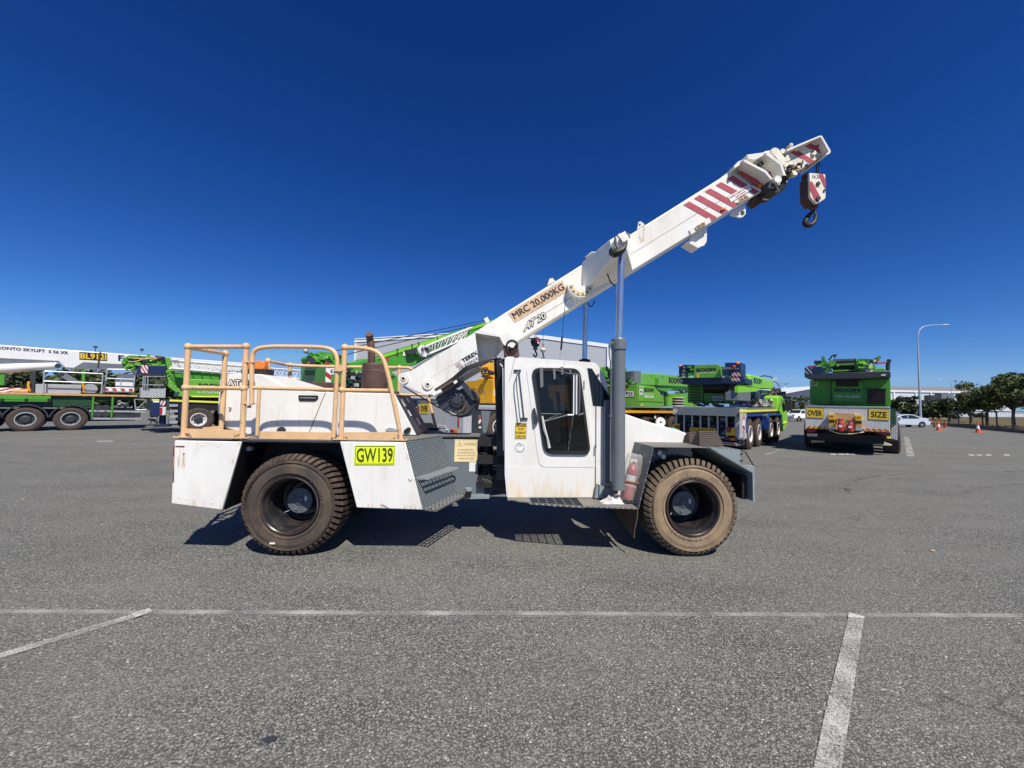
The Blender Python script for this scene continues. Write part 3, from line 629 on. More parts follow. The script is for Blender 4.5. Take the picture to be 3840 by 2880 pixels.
# quarter window
b = MB(); qo = [(2203, 1380), (2220, 1382), (2287, 1488), (2287, 1525), (2224, 1521)]; b.ext(LP(qo, CY - .006), (0, .006, 0), BLACK)
b.ext(LP([(2207, 1384), (2219, 1386), (2283, 1489), (2283, 1520), (2228, 1517)], CY - .009), (0, .003, 0), GLASSD); part(b, 'quarter_window', cab)
# stripes seen inside the glass: seat, steering wheel, straps hung on the door outside
b = MB()
for xx, y0_, y1_, w_ in ((2030, 1378, 1450, 13), (2078, 1384, 1420, 10), (2107, 1375, 1402, 10), (2138, 1385, 1400, 7)):
    b.ext(LP([(xx - w_ / 2, y0_), (xx + w_ / 2, y0_), (xx + w_ / 2 + 1, y1_), (xx - w_ / 2 + 3, y1_ + 4)], CY - .045), (0, .006, 0), INKG)
part(b, 'strap', dr)
# long mirror with brackets
MY = CY - .28
b = MB(); b.ext(LP([(2149, 1404), (2172, 1406), (2170, 1556), (2148, 1554)], MY), (0, .03, 0), BLACK)
for x_, m_ in ((2150, PAPER), (2155, GREY), (2161, PAPER), (2167, BLACK)): b.ext(LP([(x_, 1406), (x_ + 4, 1406), (x_ + 3, 1554), (x_ - 1, 1553)], MY - .006), (0, .005, 0), m_)
mr = part(b, 'wing_mirror', dr)
b = MB(); b.tube([L(2075, 1384, CY), L(2130, 1402, MY + .05), L(2165, 1402, MY), L(2174, 1415, MY), L(2173, 1545, MY), L(2165, 1558, MY), L(2192, 1548, CY)], .008, GREY, 8, smooth=1)
b.tube([L(2030, 1583, CY), L(2130, 1556, MY), L(2150, 1556, MY)], .008, GALV); b.tube([L(2128, 1702, CY), L(2140, 1620, CY - .12), L(2149, 1558, MY)], .008, TREADD); part(b, 'mirror_bracket', mr)
b = MB(); b.tube([L(2033, 1560, CY - .05), L(2042, 1610, CY - .05), L(2052, 1640, CY - .05), L(2060, 1680, CY - .05)], [.014, .02, .014, .02], RAG, 6); part(b, 'window_rag', dr)
# grab handle
b = MB(); b.tube([L(1944, 1392, CY - .02), L(1937, 1410, CY - .07), L(1937, 1450, CY - .07), L(1950, 1570, CY - .06), L(1954, 1582, CY - .02)], .008, GREY, 8); b.tube([L(1946, 1392, CY - .02), L(1966, 1572, CY - .02)], .006, DARKG)
for xx, yy in ((1940, 1390), (1965, 1570)):
    c = L(xx, yy, CY); b.box(c.x - .045, c.x + .045, CY - .02, CY, c.z - .012, c.z + .012, DARKG)
part(b, 'grab_handle', cab)
b = MB(); q = [L(1931, 1645, CY), L(1973, 1645, CY), L(1975, 1586, CY), L(1933, 1585, CY)]; b.sign(q, INK, .003, .002); b.sign(sub(q, .03, .02, .97, .98), YELS, .003, .004)
b.sign(sub(q, .08, .76, .92, .95), INK, .001, .0075); b.text('WARNING', sub(q, .14, .79, .86, .92), YELS, .0095, .01)
for i, s_ in enumerate(('DO NOT', 'INTERRUPT', 'OPERATOR')): b.text(s_, sub(q, (.25, .06, .09)[i], .54 - i * .235, (.78, .95, .92)[i], .68 - i * .235), INK, .0085, .012)
part(b, 'warning_sticker', cab, flat=True)
b = MB(); c = L(1950, 1677, CY); b.lathe([(.0, .004), (.066, .004), (.066, 0)], (c.x, CY, c.z), (0, -1, 0), PAPER, 28)
b.text('ELED', [c + Vector((-.022, 0, .016)), c + Vector((.022, 0, .016)), c + Vector((.022, 0, .033)), c + Vector((-.022, 0, .033))], INKG, .006, .01)
for i, ch in enumerate('CLASSIFIED PLANT INSPECTION '):
    if ch == ' ': continue
    a_ = R(205 - i * 360 / 28); rd = Vector((math.cos(a_), 0, math.sin(a_))); tg = Vector((math.sin(a_), 0, -math.cos(a_))); o0 = c + rd * .047
    b.text(ch, [o0 - tg * .0045, o0 + tg * .0045, o0 + tg * .0045 + rd * .012, o0 - tg * .0045 + rd * .012], INKG, .006, .01)
part(b, 'inspection_sticker', cab, flat=True)
b = MB(); a0 = L(2102, 1350, CY + .1); b.tube([L(2102, 1352, CY + .15), L(2104, 1310, CY + .15)], .011, GALV); b.tube([L(2104, 1312, CY + .15), L(2108, 1262, CY + .15)], .013, BLACK); b.tube([L(2108, 1262, CY + .15), L(2126, 1064, CY + .15)], .004, BLACK, n=6); part(b, 'radio_antenna', cab)
b = MB(); line(b, [(1930, 1345), (1910, 1430)], CY - .0, .003, INKG); b.ext(LP([(1925, 1334), (1950, 1336), (1940, 1342), (1928, 1341)], CY - .002), (0, .002, 0), RUST); part(b, 'chipped_edge', cab)
# mast behind the cab
b = MB(); b.ext(LP([(1862, 1350), (1893, 1345), (1893, 1800), (1862, 1800)], .75), (0, .12, 0), DARKG); b.ext(LP([(1852, 1345), (1893, 1345), (1893, 1850), (1866, 1850), (1862, 1640)], 1.35), (0, .1, 0), DARKG)
b.ext(LP([(1884, 1380), (1892, 1380), (1892, 1690), (1886, 1690)], .45), (0, .02, 0), WHITE)
mast = part(b, 'boom_mast', bevel=.006)
b = MB()
for k in range(5): b.tube([L(1868 + k * 4, 1350 + k * 5, .7), L(1864 + k * 5, 1480, .66 + .03 * k), L(1868 + k * 4, 1640, .7)], .009, HOSE, 6, smooth=1)
b.tube([L(1875, 1365, .6), L(1888, 1378, .5), L(1892, 1440, .45), L(1890, 1520, .42), L(1893, 1720, .42)], .007, PAPER, 6, smooth=1)
part(b, 'hose_bundle', mast)
b = MB(); clutter(b, (L(1850, 1400, .9), L(1885, 1400, .9), L(1850, 1340, .9)), 12, [DARK, DARKG, BLACK], .015, .04); clutter(b, (L(1852, 1650, .9), L(1888, 1650, .9), L(1852, 1600, .9)), 10, [DARK, DARKG, BLACK], .02, .05); part(b, 'hydraulic_fittings', mast)
# ---- channel and near / far lift cylinders
b = MB(); b.ext(LP([(2268, 1500), (2294, 1500), (2294, 1842), (2268, 1842)], .32), (0, .3, 0), GREY); part(b, 'cylinder_channel', bevel=.006)
def lift(y, pb, pt_, prod, rb_, rod_r, far=False):
    b = MB(); z0 = L(pb[0], pb[1], y); z1 = L(pt_[0], pt_[1], y); z2 = L(prod[0], prod[1], y); d = (z1 - z0).normalized()
    b.cyl(z0, z1, rb_, GREY, n=28); b.lathe([(rb_, 0), (rb_ * 1.15, .01), (rb_ * 1.17, .04), (rb_ * 1.17, .13), (rb_ * 1.1, .145), (rod_r * 1.1, .15), (rod_r, .16)], z1 - d * .13, d, DARK if far else GREY, 28)
    o = part(b, 'lift_cylinder')
    b = MB(); b.cyl(z1, z2, rod_r, CHROME, n=24); part(b, 'chrome_rod', o); return o
lc = lift(.2, (2318, 1835), (2320, 1276), (2331, 935), .082, .043)
b = MB(); b.tube([L(2284, 1300, .12), L(2289, 1286, .12), L(2300, 1286, .14)], .014, GREY, 8); b.tube([L(2284, 1298, .12), L(2284, 1330, .12), L(2291, 1365, .12), L(2291, 1560, .12), L(2289, 1560, .12), L(2289, 1805, .12)], .008, GREY, 8, smooth=1); b.box(*[v for v in (L(2286, 1560, .11).x, L(2294, 1560, .11).x, .1, .13, L(2289, 1560, .11).z - .01, L(2289, 1560, .11).z + .01)], GREY); part(b, 'hydraulic_pipe', lc)
b = MB(); b.ext(LP([(2238, 1815), (2268, 1826), (2264, 1868), (2230, 1868)], .33), (0, .03, 0), GREYL); b.ext(LP([(2264, 1834), (2318, 1826), (2318, 1850), (2270, 1866)], .3), (0, .1, 0), GREY)
clutter(b, (L(2275, 1835, .22), L(2305, 1835, .22), L(2275, 1790, .22)), 8, [DARKG, DARK, GREY], .012, .03); part(b, 'cylinder_foot', lc)
lift(1.98, (2192, 1600), (2192, 1352), (2198, 1010), .082, .043, True)
# ---- front body behind the fender
b = MB(); b.ext(LP([(2295, 1500), (2330, 1540), (2341, 1551), (2420, 1578), (2544, 1614), (2595, 1631), (2587, 1662), (2600, 1700), (2560, 1870), (2300, 1870)], .62), (0, .95, 0), WHITE)
fb = part(b, 'front_body', bevel=.02)
b = MB(); c = L(2477, 1583, .75); b.lathe([(.02, -.02), (.06, -.02), (.065, -.012), (.065, .012), (.06, .02), (.02, .02), (.018, 0), (.02, -.02)], c, (0, 1, 0), WHITE, 24); b.ext([c + Vector((-.065, -.02, 0)), c + Vector((.065, -.02, 0)), c + Vector((.065, -.02, -.14)), c + Vector((-.065, -.02, -.14))][::1], (0, .04, 0), WHITE) if 0 else None
part(b, 'lifting_eye', fb)
b = MB(); b.ext(LP([(2515, 1604), (2525, 1604), (2552, 1615), (2545, 1617)], .7), (0, .1, 0), mat('green_plastic', (.1, .5, .3))); part(b, 'green_sliver', fb)
# ---- fender (thin bent sheets)
FZ = L(2560, 1677, .0).z; xl, xm, xr_ = L(2451, 1677, 0).x, L(2658, 1677, 0).x, L(2824, 1774, 0).x
b = MB(); zs = L(2824, 1774, 0).z; zb = L(2826, 1880, 0).z; xbl, zbl = L(2392, 1911, 0).x, L(2392, 1911, 0).z
th = .008
b.hexa([(xl - .004, 0, FZ - th), (xm, 0, FZ - th), (xm, .72, FZ - th), (xl - .004, .72, FZ - th), (xl - .004, 0, FZ), (xm, 0, FZ), (xm, .72, FZ), (xl - .004, .72, FZ)], TREADD)
fd = part(b, 'front_fender', bevel=.003)
b = MB(); b.ext([(xl - .004, 0, FZ - .001), (xbl, 0, zbl), (xbl, .62, zbl), (xl - .004, .62, FZ - .001)], (.009, 0, 0), TREADG); part(b, 'fender_tread_plate', fd)
b = MB(); b.ext([(xm + .001, 0.01, FZ - .001), (xr_, 0.01, zs), (xr_, .72, zs), (xm + .001, .72, FZ - .001)], (0, 0, -.009), GREYL)
b.ext([(xr_, .01, zs), (xr_, .01, zb), (xr_, 1.6, zb), (xr_, 1.6, zs)], (.02, 0, 0), GREYL)
b.ext(LP([(2661, 1678), (2777, 1688), (2777, 1742), (2829, 1749), (2831, 1880), (2824, 1880), (2822, 1773)], 0), (0, .008, 0), GREYL)
b.ext([(xm, .6, FZ), L(2777, 1688, .0) + Vector((0, .6, 0)), L(2777, 1742, 0) + Vector((0, .6, 0)), (xr_, .6, zs)], (0, .01, 0), GREY)
b.ext([(xm + .01, .0, FZ), L(2777, 1688, 0), L(2777, 1688, 0) + Vector((0, .6, 0)), (xm + .01, .6, FZ)], (0, 0, .006), TREADD); part(b, 'fender_end', fd)
b = MB(); b.tube([L(2778, 1689, .02), L(2796, 1695, .02), L(2827, 1748, .02)], .009, RUST, 6); b.tube([L(2777, 1744, .02), L(2827, 1748, .02)], .008, GREYL, 6)
for yy in (1702, 1727):
    c = L(2780, yy, .0); b.cyl(c, c + Vector((0, -.012, 0)), .014, DARKG, n=6)
part(b, 'bumper_brace', fd)
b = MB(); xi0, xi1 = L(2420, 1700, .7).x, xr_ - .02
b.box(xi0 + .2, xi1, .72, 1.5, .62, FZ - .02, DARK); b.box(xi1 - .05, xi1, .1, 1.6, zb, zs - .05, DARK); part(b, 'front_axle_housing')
for yy in (0,):
    b = MB(); b.box(xl, xr_, W - .6, W, FZ - .01, FZ, TREADD); b.ext([(xl, W - .6, FZ), (xbl, W - .6, zbl), (xbl, W, zbl), (xl, W, FZ)], (.01, 0, 0), TREADG); part(b, 'front_fender', bevel=.003)
# ---- running board
b = MB(); ZR = L(1991, 1888, .12).z
e0, e1, e2, e3, e4 = FR.z(1903, 1872, ZR), FR.z(1991, 1885, ZR), FR.z(2190, 1898, ZR), FR.z(2392, 1906, ZR), None
gx0, gx1 = e1.x, e2.x
yb = CY + .2
b.ext([e0, e1, (e1.x, yb, ZR), (e0.x, yb, ZR)], (0, 0, -.012), TREADD); part(b, 'running_board', flat=True); b = MB(); b.ext([e2, e3, (e3.x, .7, ZR), (e2.x, .7, ZR)], (0, 0, -.012), TREADD)
rbd = part(b, 'running_board', flat=True)
b = MB(); ny = 8
for i in range(ny + 1):
    f_ = i / ny; u = e1.lerp(Vector((e1.x, CY + .02, ZR)), f_); v = e2.lerp(Vector((e2.x, CY + .02, ZR)), f_); b.ext([u, v, v - Vector((0, 0, .022)), u - Vector((0, 0, .022))], (0, .006 if 0 < i < ny else .012, 0), DARKG if i else TREADD)
for i in range(7):
    x_ = gx0 + (gx1 - gx0) * i / 6; u = e1.lerp(e2, i / 6); b.box(x_ - .004, x_ + .004, u.y, CY + .02, ZR - .024, ZR - .001, GREY)
part(b, 'foot_grating', rbd)
b = MB(); g = [L(2390, 1908, .03), L(2388, 1945, .03), L(2378, 1990, .03), L(2376, 2018, .03)]; dv = .95
vs = []; nseg = 8
for i, p_ in enumerate(g):
    for j in range(nseg + 1): f_ = j / nseg; vs.append(Vector((p_.x - .03 * math.sin(f_ * 3) * i / 3, p_.y + dv * f_, p_.z + (.0 if i < 3 else .12 * f_ ** .6))))
k = nseg + 1; b.add(vs + [v + Vector((.012, 0, 0)) for v in vs], [(i * k + j, i * k + j + 1, (i + 1) * k + j + 1, (i + 1) * k + j) for i in range(3) for j in range(nseg)] + [(4 * k + i * k + j, 4 * k + (i + 1) * k + j, 4 * k + (i + 1) * k + j + 1, 4 * k + i * k + j + 1) for i in range(3) for j in range(nseg)] + [(i * k, (i + 1) * k, 4 * k + (i + 1) * k, 4 * k + i * k) for i in range(3)], FLAP); part(b, 'mud_flap', fd)

# ---- boom
BY, BW = .98, .34
def bface(pts, m, y=BY, th=.002, off=.003, mb=None):
    mb.ext(LP(pts, y - off - th), (0, th, 0), m)
b = MB(); outer_px = [(1843, 1205), (1888, 1174), (2724, 653), (2868, 712), (1935, 1290), (1890, 1300), (1850, 1262)]
b.ext(LP([(1836, 1210), (1888, 1176), (2724, 653), (2866, 711), (1932, 1287), (1890, 1300)], BY), (0, BW, 0), WHITEB)
b.ext(LP([(1785, 1243), (1836, 1208), (1868, 1262), (1800, 1262)], BY), (0, BW, 0), WHITEB)
boom = part(b, 'boom', bevel=.02, seg=3)
b = MB(); line(b, [(2010, 1196), (2180, 1092)], BY - .0, .0035, INKG, 4); line(b, [(2356, 960), (2640, 785), (2850, 675)], BY, .0035, INKG, 4); line(b, [(1895, 1182), (2040, 1092), (2180, 1003)], BY - .0, .003, PAPER, 4); part(b, 'weld_seam', boom)
b = MB()
for s_ in ([(2563, 768), (2585, 755), (2689, 815), (2668, 828)], [(2603, 744), (2624, 731), (2730, 789), (2710, 803)], [(2643, 718), (2664, 706), (2770, 766), (2749, 778)], [(2684, 695), (2704, 682), (2811, 740), (2790, 752)], [(2726, 671), (2748, 657), (2847, 718), (2830, 728)], [(2764, 645), (2784, 640), (2868, 691), (2848, 706)]):
    bface(s_, RED, mb=b)
part(b, 'warning_stripes', boom, flat=True)
b = MB(); q = LP([(1930, 1211), (2129, 1091), (2108, 1053), (1905, 1174)], BY); b.sign(q, PEELS, .002, .003); b.text('MRC 20,000KG', sub(q, .035, .16, .975, .84), INK, .008, .016); part(b, 'capacity_sign', boom, flat=True)
for pts_ in ([(2392, 862), (2420, 845), (2416, 905), (2400, 912)], [(2056, 1068), (2084, 1052), (2078, 1078), (2062, 1088)], [(1905, 1200), (1922, 1215), (1915, 1240), (1903, 1236)]):
    b = MB(); b.ext(LP(pts_, BY - .004), (0, .001, 0), STREAK); part(b, 'rust_streak', boom, flat=True)
b = MB(); q = LP([(1960, 1250), (2054, 1192), (2040, 1166), (1972, 1205)], BY); b.text('AT 20', q, INK, .004, .11); b.text('AT 20', sub(q, .035, .109, .965, .891), WHITEB, .008, .01); part(b, 'lettering', boom, flat=True)
for txt_, q_ in (('20.0t', [(2612, 863), (2647, 842), (2641, 830), (2605, 851)]), ('16.4t', [(2774, 760), (2806, 742), (2801, 730), (2766, 748)])):
    b = MB(); q = LP(q_, BY - .03); b.sign(q, PEELS, .002, .003); b.text(txt_, sub(q, .06, .1, .94, .9), INK, .007, .02); part(b, 'load_label', boom, flat=True)
b = MB(); q = LP([(2741, 759), (2818, 711), (2806, 692), (2729, 739)], BY - .006); b.sign(q, PAPER, .002, .003); b.text('ENSURE CORRECT PINS ARE', sub(q, .05, .56, .95, .84), INKR, .007, .015); b.text('USED IN BOOM', sub(q, .26, .14, .74, .42), INKR, .007, .015); part(b, 'instruction_sign', boom, flat=True)
for xx, yy, s_ in ((2709, 786, .028), (2857, 694, .06)):
    b = MB(); c = L(xx, yy, BY); u = Vector((.85, 0, .53)) * s_ * 1.2; v = Vector((-.53, 0, .85)) * s_ * .45; b.ext([c - u - v, c + u - v, c + u + v, c - u + v], (0, -.03, 0), AMBER); part(b, 'marker_lamp', boom, bevel=.006)
# lugs on the underside and the top
b = MB(); b.ext(LP([(2592, 880), (2652, 842), (2650, 905), (2641, 920), (2626, 925), (2585, 905)], BY + .1), (0, .03, 0), WHITEB); b.ext(LP([(2576, 906), (2588, 900), (2632, 922), (2618, 930)], BY + .06), (0, .2, 0), WHITEB); part(b, 'underside_lug', boom)
b = MB(); b.ext(LP([(2584, 862), (2660, 815), (2668, 832), (2592, 880)], BY - .02), (0, .02, 0), WHITEB); part(b, 'side_pad', boom, bevel=.004)
b = MB(); b.ext(LP([(2745, 796), (2795, 768), (2797, 800), (2788, 812), (2776, 816), (2740, 806)], BY + .1), (0, .03, 0), WHITEB); c = L(2784, 798, BY + .1); b.cyl(c, c - Vector((0, .01, 0)), .03, DARKG); part(b, 'underside_lug', boom)
b = MB(); b.ext(LP([(2389, 862), (2395, 832), (2403, 830), (2418, 842)], BY), (0, .02, 0), WHITE2); c = L(2399, 842, BY); b.cyl(c, c - Vector((0, .006, 0)), .015, RUST, n=8); part(b, 'top_lug', boom)
b = MB(); b.ext(LP([(2052, 1070), (2060, 1046), (2072, 1042), (2083, 1055)], BY), (0, .02, 0), WHITE2); part(b, 'top_lug', boom); b = MB(); b.tube([L(2050, 1066, BY + .1), L(2058, 1050, BY + .1), L(2070, 1062, BY + .1)], .012, DARKG); part(b, 'rope_ring', boom)
b = MB(); b.ext(LP([(1815, 1195), (1828, 1188), (1836, 1205), (1824, 1212)], BY + .1), (0, .1, 0), WHITEB); part(b, 'top_lug', boom)
b = MB(); b.tube([L(2196, 970, BY + .1), L(2220, 950, BY + .1), L(2236, 952, BY + .1)], .03, GREY); b.tube([L(2248, 945, BY), L(2280, 920, BY), L(2300, 900, BY - .1), L(2360, 880, BY)], .012, WHITEB, 6); part(b, 'top_bracket', boom)
# trunnion housing reaching out to both cylinders
for sgn in (0, 1):
    b = MB(); base = [(2183, 985), (2354, 878), (2374, 1020), (2184, 1100)]; top = [(2286, 900), (2345, 866), (2350, 935), (2300, 958)]
    pb_ = LP(base, BY); pt2 = LP(top, .34)
    if sgn:
        mir = lambda p_: Vector((p_.x, 2 * (BY + BW / 2) - p_.y, p_.z)); pb_ = [mir(p_) for p_ in pb_]; pt2 = [mir(p_) for p_ in pt2]
    b.add(pb_ + pt2, [(4, 5, 6, 7), (0, 1, 5, 4), (1, 2, 6, 5), (2, 3, 7, 6), (3, 0, 4, 7)], WHITEB); th_ = part(b, 'trunnion_housing', boom, bevel=.008)
b = MB(); c = L(2322, 915, .3); b.cyl(c + Vector((0, -.14, 0)), c + Vector((0, .16, 0)), .085, WHITEB, n=24); b.cyl(c + Vector((0, -.17, 0)), c + Vector((0, -.14, 0)), .05, WHITEB, n=18); part(b, 'trunnion_pin', boom, bevel=.006)
b = MB(); b.tube([L(2296, 935, .1), L(2300, 952, .08), L(2318, 946, .06), L(2338, 935, .06), L(2346, 918, .06), L(2350, 903, .08)], [.04, .055, .05, .035, .018, .012], BLACK, 8, smooth=1)
b.ball(L(2308, 945, .1), .05, BLACK, 10, (1.1, 1, .9)); b.tube([L(2306, 890, .12), L(2306, 915, .08), L(2316, 935, .08)], .009, BLACK, 6, smooth=1); b.tube([L(2312, 880, .12), L(2324, 895, .08), L(2332, 905, .08)], .007, BLACK, 6); c = L(2353, 886, .2); b.box(c.x - .04, c.x + .03, .18, .22, c.z - .025, c.z + .03, GREY); part(b, 'plastic_wrapping', boom)
b = MB(); b.tube([L(2233, 952, BY - .06), L(2242, 975, BY - .15), L(2280, 1030, BY - .25), L(2285, 1050, BY - .28), L(2293, 1064, BY - .3), L(2310, 1070, BY - .32)], .009, BLACK, 6, smooth=2); b.tube([L(2205, 1135, BY + .05), L(2210, 1150, BY + .05), L(2222, 1148, BY + .05), L(2230, 1128, BY + .05)], .009, BLACK, 6, smooth=2); part(b, 'electrical_cable', boom)
b = MB(); b.sign(LP([(2338, 1030), (2352, 1022), (2346, 1003), (2334, 1012)], BY), DARKG, .006, .006); part(b, 'data_plate', boom, flat=True)
# boom angle indicator
b = MB(); A0 = L(2178, 1066, BY - .12); rad = .165
dpt = [A0 + Vector((rad * 1.12 * math.cos(R(a_)), 0, rad * 1.12 * math.sin(R(a_)))) for a_ in range(185, 361, 12)]; b.ext(dpt, (0, .14, 0), WHITEB)
n_ = 18; oa = [A0 + Vector((rad * math.cos(R(180 + 175 * i / n_)), -.006, rad * math.sin(R(180 + 175 * i / n_)))) for i in range(n_ + 1)]; ia = [A0 + (p_ - A0) * .68 for p_ in oa]
for i in range(n_): b.face([oa[i], oa[i + 1], ia[i + 1] + Vector((0, -.002, 0)), ia[i] + Vector((0, -.002, 0))], CREAMS)
for i, s_ in enumerate(('80', '60', '40', '20', '0', '20')):
    a_ = R(200 + i * 27); rd = Vector((math.cos(a_), 0, math.sin(a_))); tg = Vector((-math.sin(a_), 0, math.cos(a_))); o0 = A0 + rd * rad * .97 + Vector((0, -.006, 0))
    b.text(s_, [o0 - tg * .02, o0 + tg * .02, o0 + tg * .02 - rd * .026, o0 - tg * .02 - rd * .026], INK, .003, .02)
for i in range(14):
    a_ = R(190 + i * 12); rd = Vector((math.cos(a_), 0, math.sin(a_))); b.tube([A0 + rd * rad * .7 + Vector((0, -.01, 0)), A0 + rd * rad * .76 + Vector((0, -.01, 0))], .002, INK, n=4)
part(b, 'angle_indicator', boom)
# boom tail housing with winch
TY = .74; TW = .82
b = MB(); tail = [(1550, 1387), (1781, 1246), (1796, 1373), (1610, 1484), (1588, 1478), (1512, 1442), (1498, 1420), (1508, 1401)]
b.ext(LP(rp(tail, [4, 2, 2, 14, 12, 10, 14, 10], 4), TY), (0, TW, 0), WHITE)
th2 = part(b, 'boom_tail', boom, bevel=.01)
b = MB(); up_ = [(1784, 1243), (1905, 1170), (1955, 1235), (1890, 1268)]
for y_, s_ in ((TY, 1), (TY + TW, -1)):
    A_ = [L(1784, 1248, 1.1), L(1800, 1375, 1.1), L(1853, 1344, 1.1), L(1892, 1300, 1.1), L(1888, 1262, 1.1)]; R_ = [L(1780, 1243, TY), L(1796, 1238, TY), L(1893, 1258, TY + .02), L(1889, 1266, TY + .02), L(1783, 1248, TY)]; dv_ = Vector((0, .36, 0)); B2 = [L(1797, 1373, TY), L(1852, 1346, TY + .3)]
    if s_ < 0: mm_ = lambda p_: Vector((p_.x, 2 * (BY + BW / 2) - p_.y, p_.z)); A_ = [mm_(p_) for p_ in A_]; R_ = [mm_(p_) for p_ in R_]; dv_ = -dv_; B2 = [mm_(p_) for p_ in B2]
    b = MB(); b.ext(A_, dv_ * .02, WHITE); b.ext(R_, dv_, WHITE); part(b, 'tail_gusset', boom, flat=True)
def boss(px, py, y, r, name='pivot_boss', m=WHITE2, hole=DARK):
    b = MB(); c = L(px, py, y); b.lathe([(r, .02), (r, -.015), (r * .92, -.022), (r * .6, -.022), (r * .58, -.012), (r * .5, -.03), (r * .3, -.035), (r * .28, -.02), (0, -.02)], c, (0, 1, 0), m, 28)
    b.cyl(c + Vector((0, -.024, 0)), c + Vector((0, -.02, 0)), r * .24, hole, n=12); return part(b, name, boom)
boss(1514, 1420, TY, .075); boss(1605, 1442, TY, .072)
b = MB(); line(b, [(1578, 1370), (1608, 1418)], TY, .005, WHITE); line(b, [(1608, 1420), (1783, 1315)], TY, .005, WHITE); line(b, [(1612, 1417), (1770, 1322)], TY + .004, .004, INKG); part(b, 'weld_bead', th2)
b = MB(); b.text('TEREX', LP([(1737, 1361), (1795, 1327), (1787, 1315), (1730, 1348)], TY), INK, .006, .03); b.text('FRANNA', LP([(1724, 1389), (1795, 1349), (1791, 1338), (1720, 1378)], TY), INKG, .006, .0)
line(b, [(1736, 1370), (1795, 1336)], TY - .004, .0018, INKG); q = LP([(1713, 1379), (1732, 1369), (1724, 1355), (1707, 1365)], TY); b.sign(q, INKG, .001, .003); b.sign(sub(q, .05, .05, .95, .95), PAPER, .001, .005)
b.sign(sub(q, .14, .14, .86, .86), REDB, .001, .0065); b.sign(sub(q, .22, .22, .78, .34), PAPER, .001, .008); b.sign(sub(q, .22, .46, .38, .74), PAPER, .001, .008); b.sign(sub(q, .62, .46, .78, .74), PAPER, .001, .008); b.sign(sub(q, .42, .5, .58, .62), PAPER, .001, .008)
part(b, 'maker_lettering', th2, flat=True)
# boom pivot
b = MB(); pv = rp([(1870, 1256), (1903, 1246), (1940, 1276), (1938, 1292), (1912, 1300), (1890, 1296)], 14); b.ext(LP(pv, .66), (0, .34, 0), WHITEB)
b.ext(LP(rp([(1888, 1290), (1938, 1275), (1949, 1335), (1893, 1334)], 6), .68), (0, .3, 0), RUST); c = L(1920, 1297, .66); b.cyl(c - Vector((0, .06, 0)), c, .032, WHITE, n=20); b.lathe([(.085, -.01), (.075, -.02), (.06, -.01)], c, (0, 1, 0), BLACK, 24); clutter(b, (L(1900, 1315, .64), L(1935, 1318, .64), L(1900, 1300, .64)), 8, [RUST, DARK, BLACK], .008, .016); part(b, 'boom_pivot', boom)
# tail cylinder, hoses
b = MB(); b.cyl(L(1606, 1487, TY - .05), L(1700, 1428, TY - .05), .022, HOSEB); b.cyl(L(1612, 1478, TY - .05), L(1632, 1466, TY - .05), .035, WHITEB); b.cyl(L(1625, 1483, TY - .08), L(1656, 1466, TY - .08), .028, WHITEB); b.ext(LP([(1692, 1408), (1699, 1406), (1716, 1432), (1706, 1440), (1700, 1436)], TY - .06), (0, .03, 0), WHITEB); part(b, 'tail_cylinder', boom)
for k in range(3):
    b = MB(); b.tube([L(1618, 1470 + k * 6, TY - .05), L(1690, 1425 + k * 6, TY - .05), L(1735, 1385 + k * 7, TY - .06), L(1750, 1375 + k * 5, TY - .06), L(1830, 1345 + k * 5, TY - .02), L(1862, 1342, TY)], .013, HOSE, 8, smooth=2); part(b, 'hydraulic_hose', boom)
b = MB(); b.tube([L(1512, 1448, 1.0), L(1530, 1460, 1.0), L(1648, 1530, 1.0)], .010, DARK, 6); b.tube([L(1535, 1392, 1.1), L(1660, 1310, 1.3)], .007, DARK, 6); part(b, 'winch_rope', boom)
# winch
b = MB(); wc = [(1632, 1492), (1722, 1434), (1734, 1426), (1760, 1455), (1788, 1475), (1797, 1495), (1788, 1535), (1762, 1560), (1725, 1568), (1668, 1545), (1648, 1530)]
b.ext(LP(wc, TY + .1), (0, .5, 0), WINCH); wn = part(b, 'winch', boom, bevel=.012)
b = MB(); c = L(1715, 1500, TY + .1); b.lathe([(.11, .02), (.105, -.02), (.06, -.03), (.055, -.04), (.0, -.04)], c, (0, 1, 0), WINCH, 26)
for a_ in range(0, 360, 36): q_ = c + Vector((.085 * math.cos(R(a_)), -.03, .085 * math.sin(R(a_)))); b.cyl(q_, q_ + Vector((0, -.018, 0)), .014, DARKG, n=6)
o_ = L(1722, 1498, TY + .09); b.tube([o_ + Vector((.215 * math.cos(R(a_)), 0, .215 * math.sin(R(a_)))) for a_ in range(-130, 31, 10)], .016, WINCH, 6)
for a_ in (10, 40, 65, 150, 185, 215): rd = Vector((math.cos(R(a_)), 0, math.sin(R(a_)))); b.tube([c + rd * .12 + Vector((0, -.004, 0)), c + rd * .22 + Vector((0, -.004, 0))], .008, WINCH, n=6)
part(b, 'winch_drum', wn)
b = MB(); b.ext(LP([(1706, 1440), (1738, 1428), (1762, 1462), (1785, 1500), (1770, 1500), (1740, 1462)], TY + .04), (0, .05, 0), WINCH); b.sign(LP([(1722, 1463), (1737, 1453), (1733, 1447), (1710, 1458)], TY + .04), GREYL, .002, .002); b.tube([L(1786, 1470, TY + .05), L(1796, 1490, TY), L(1792, 1512, TY + .05), L(1780, 1520, TY + .1)], .014, HOSEB, 8, smooth=2); b.tube([L(1752, 1505, TY + .05), L(1742, 1532, TY + .05), L(1715, 1545, TY + .05)], .008, RUSTO, 6, smooth=2)
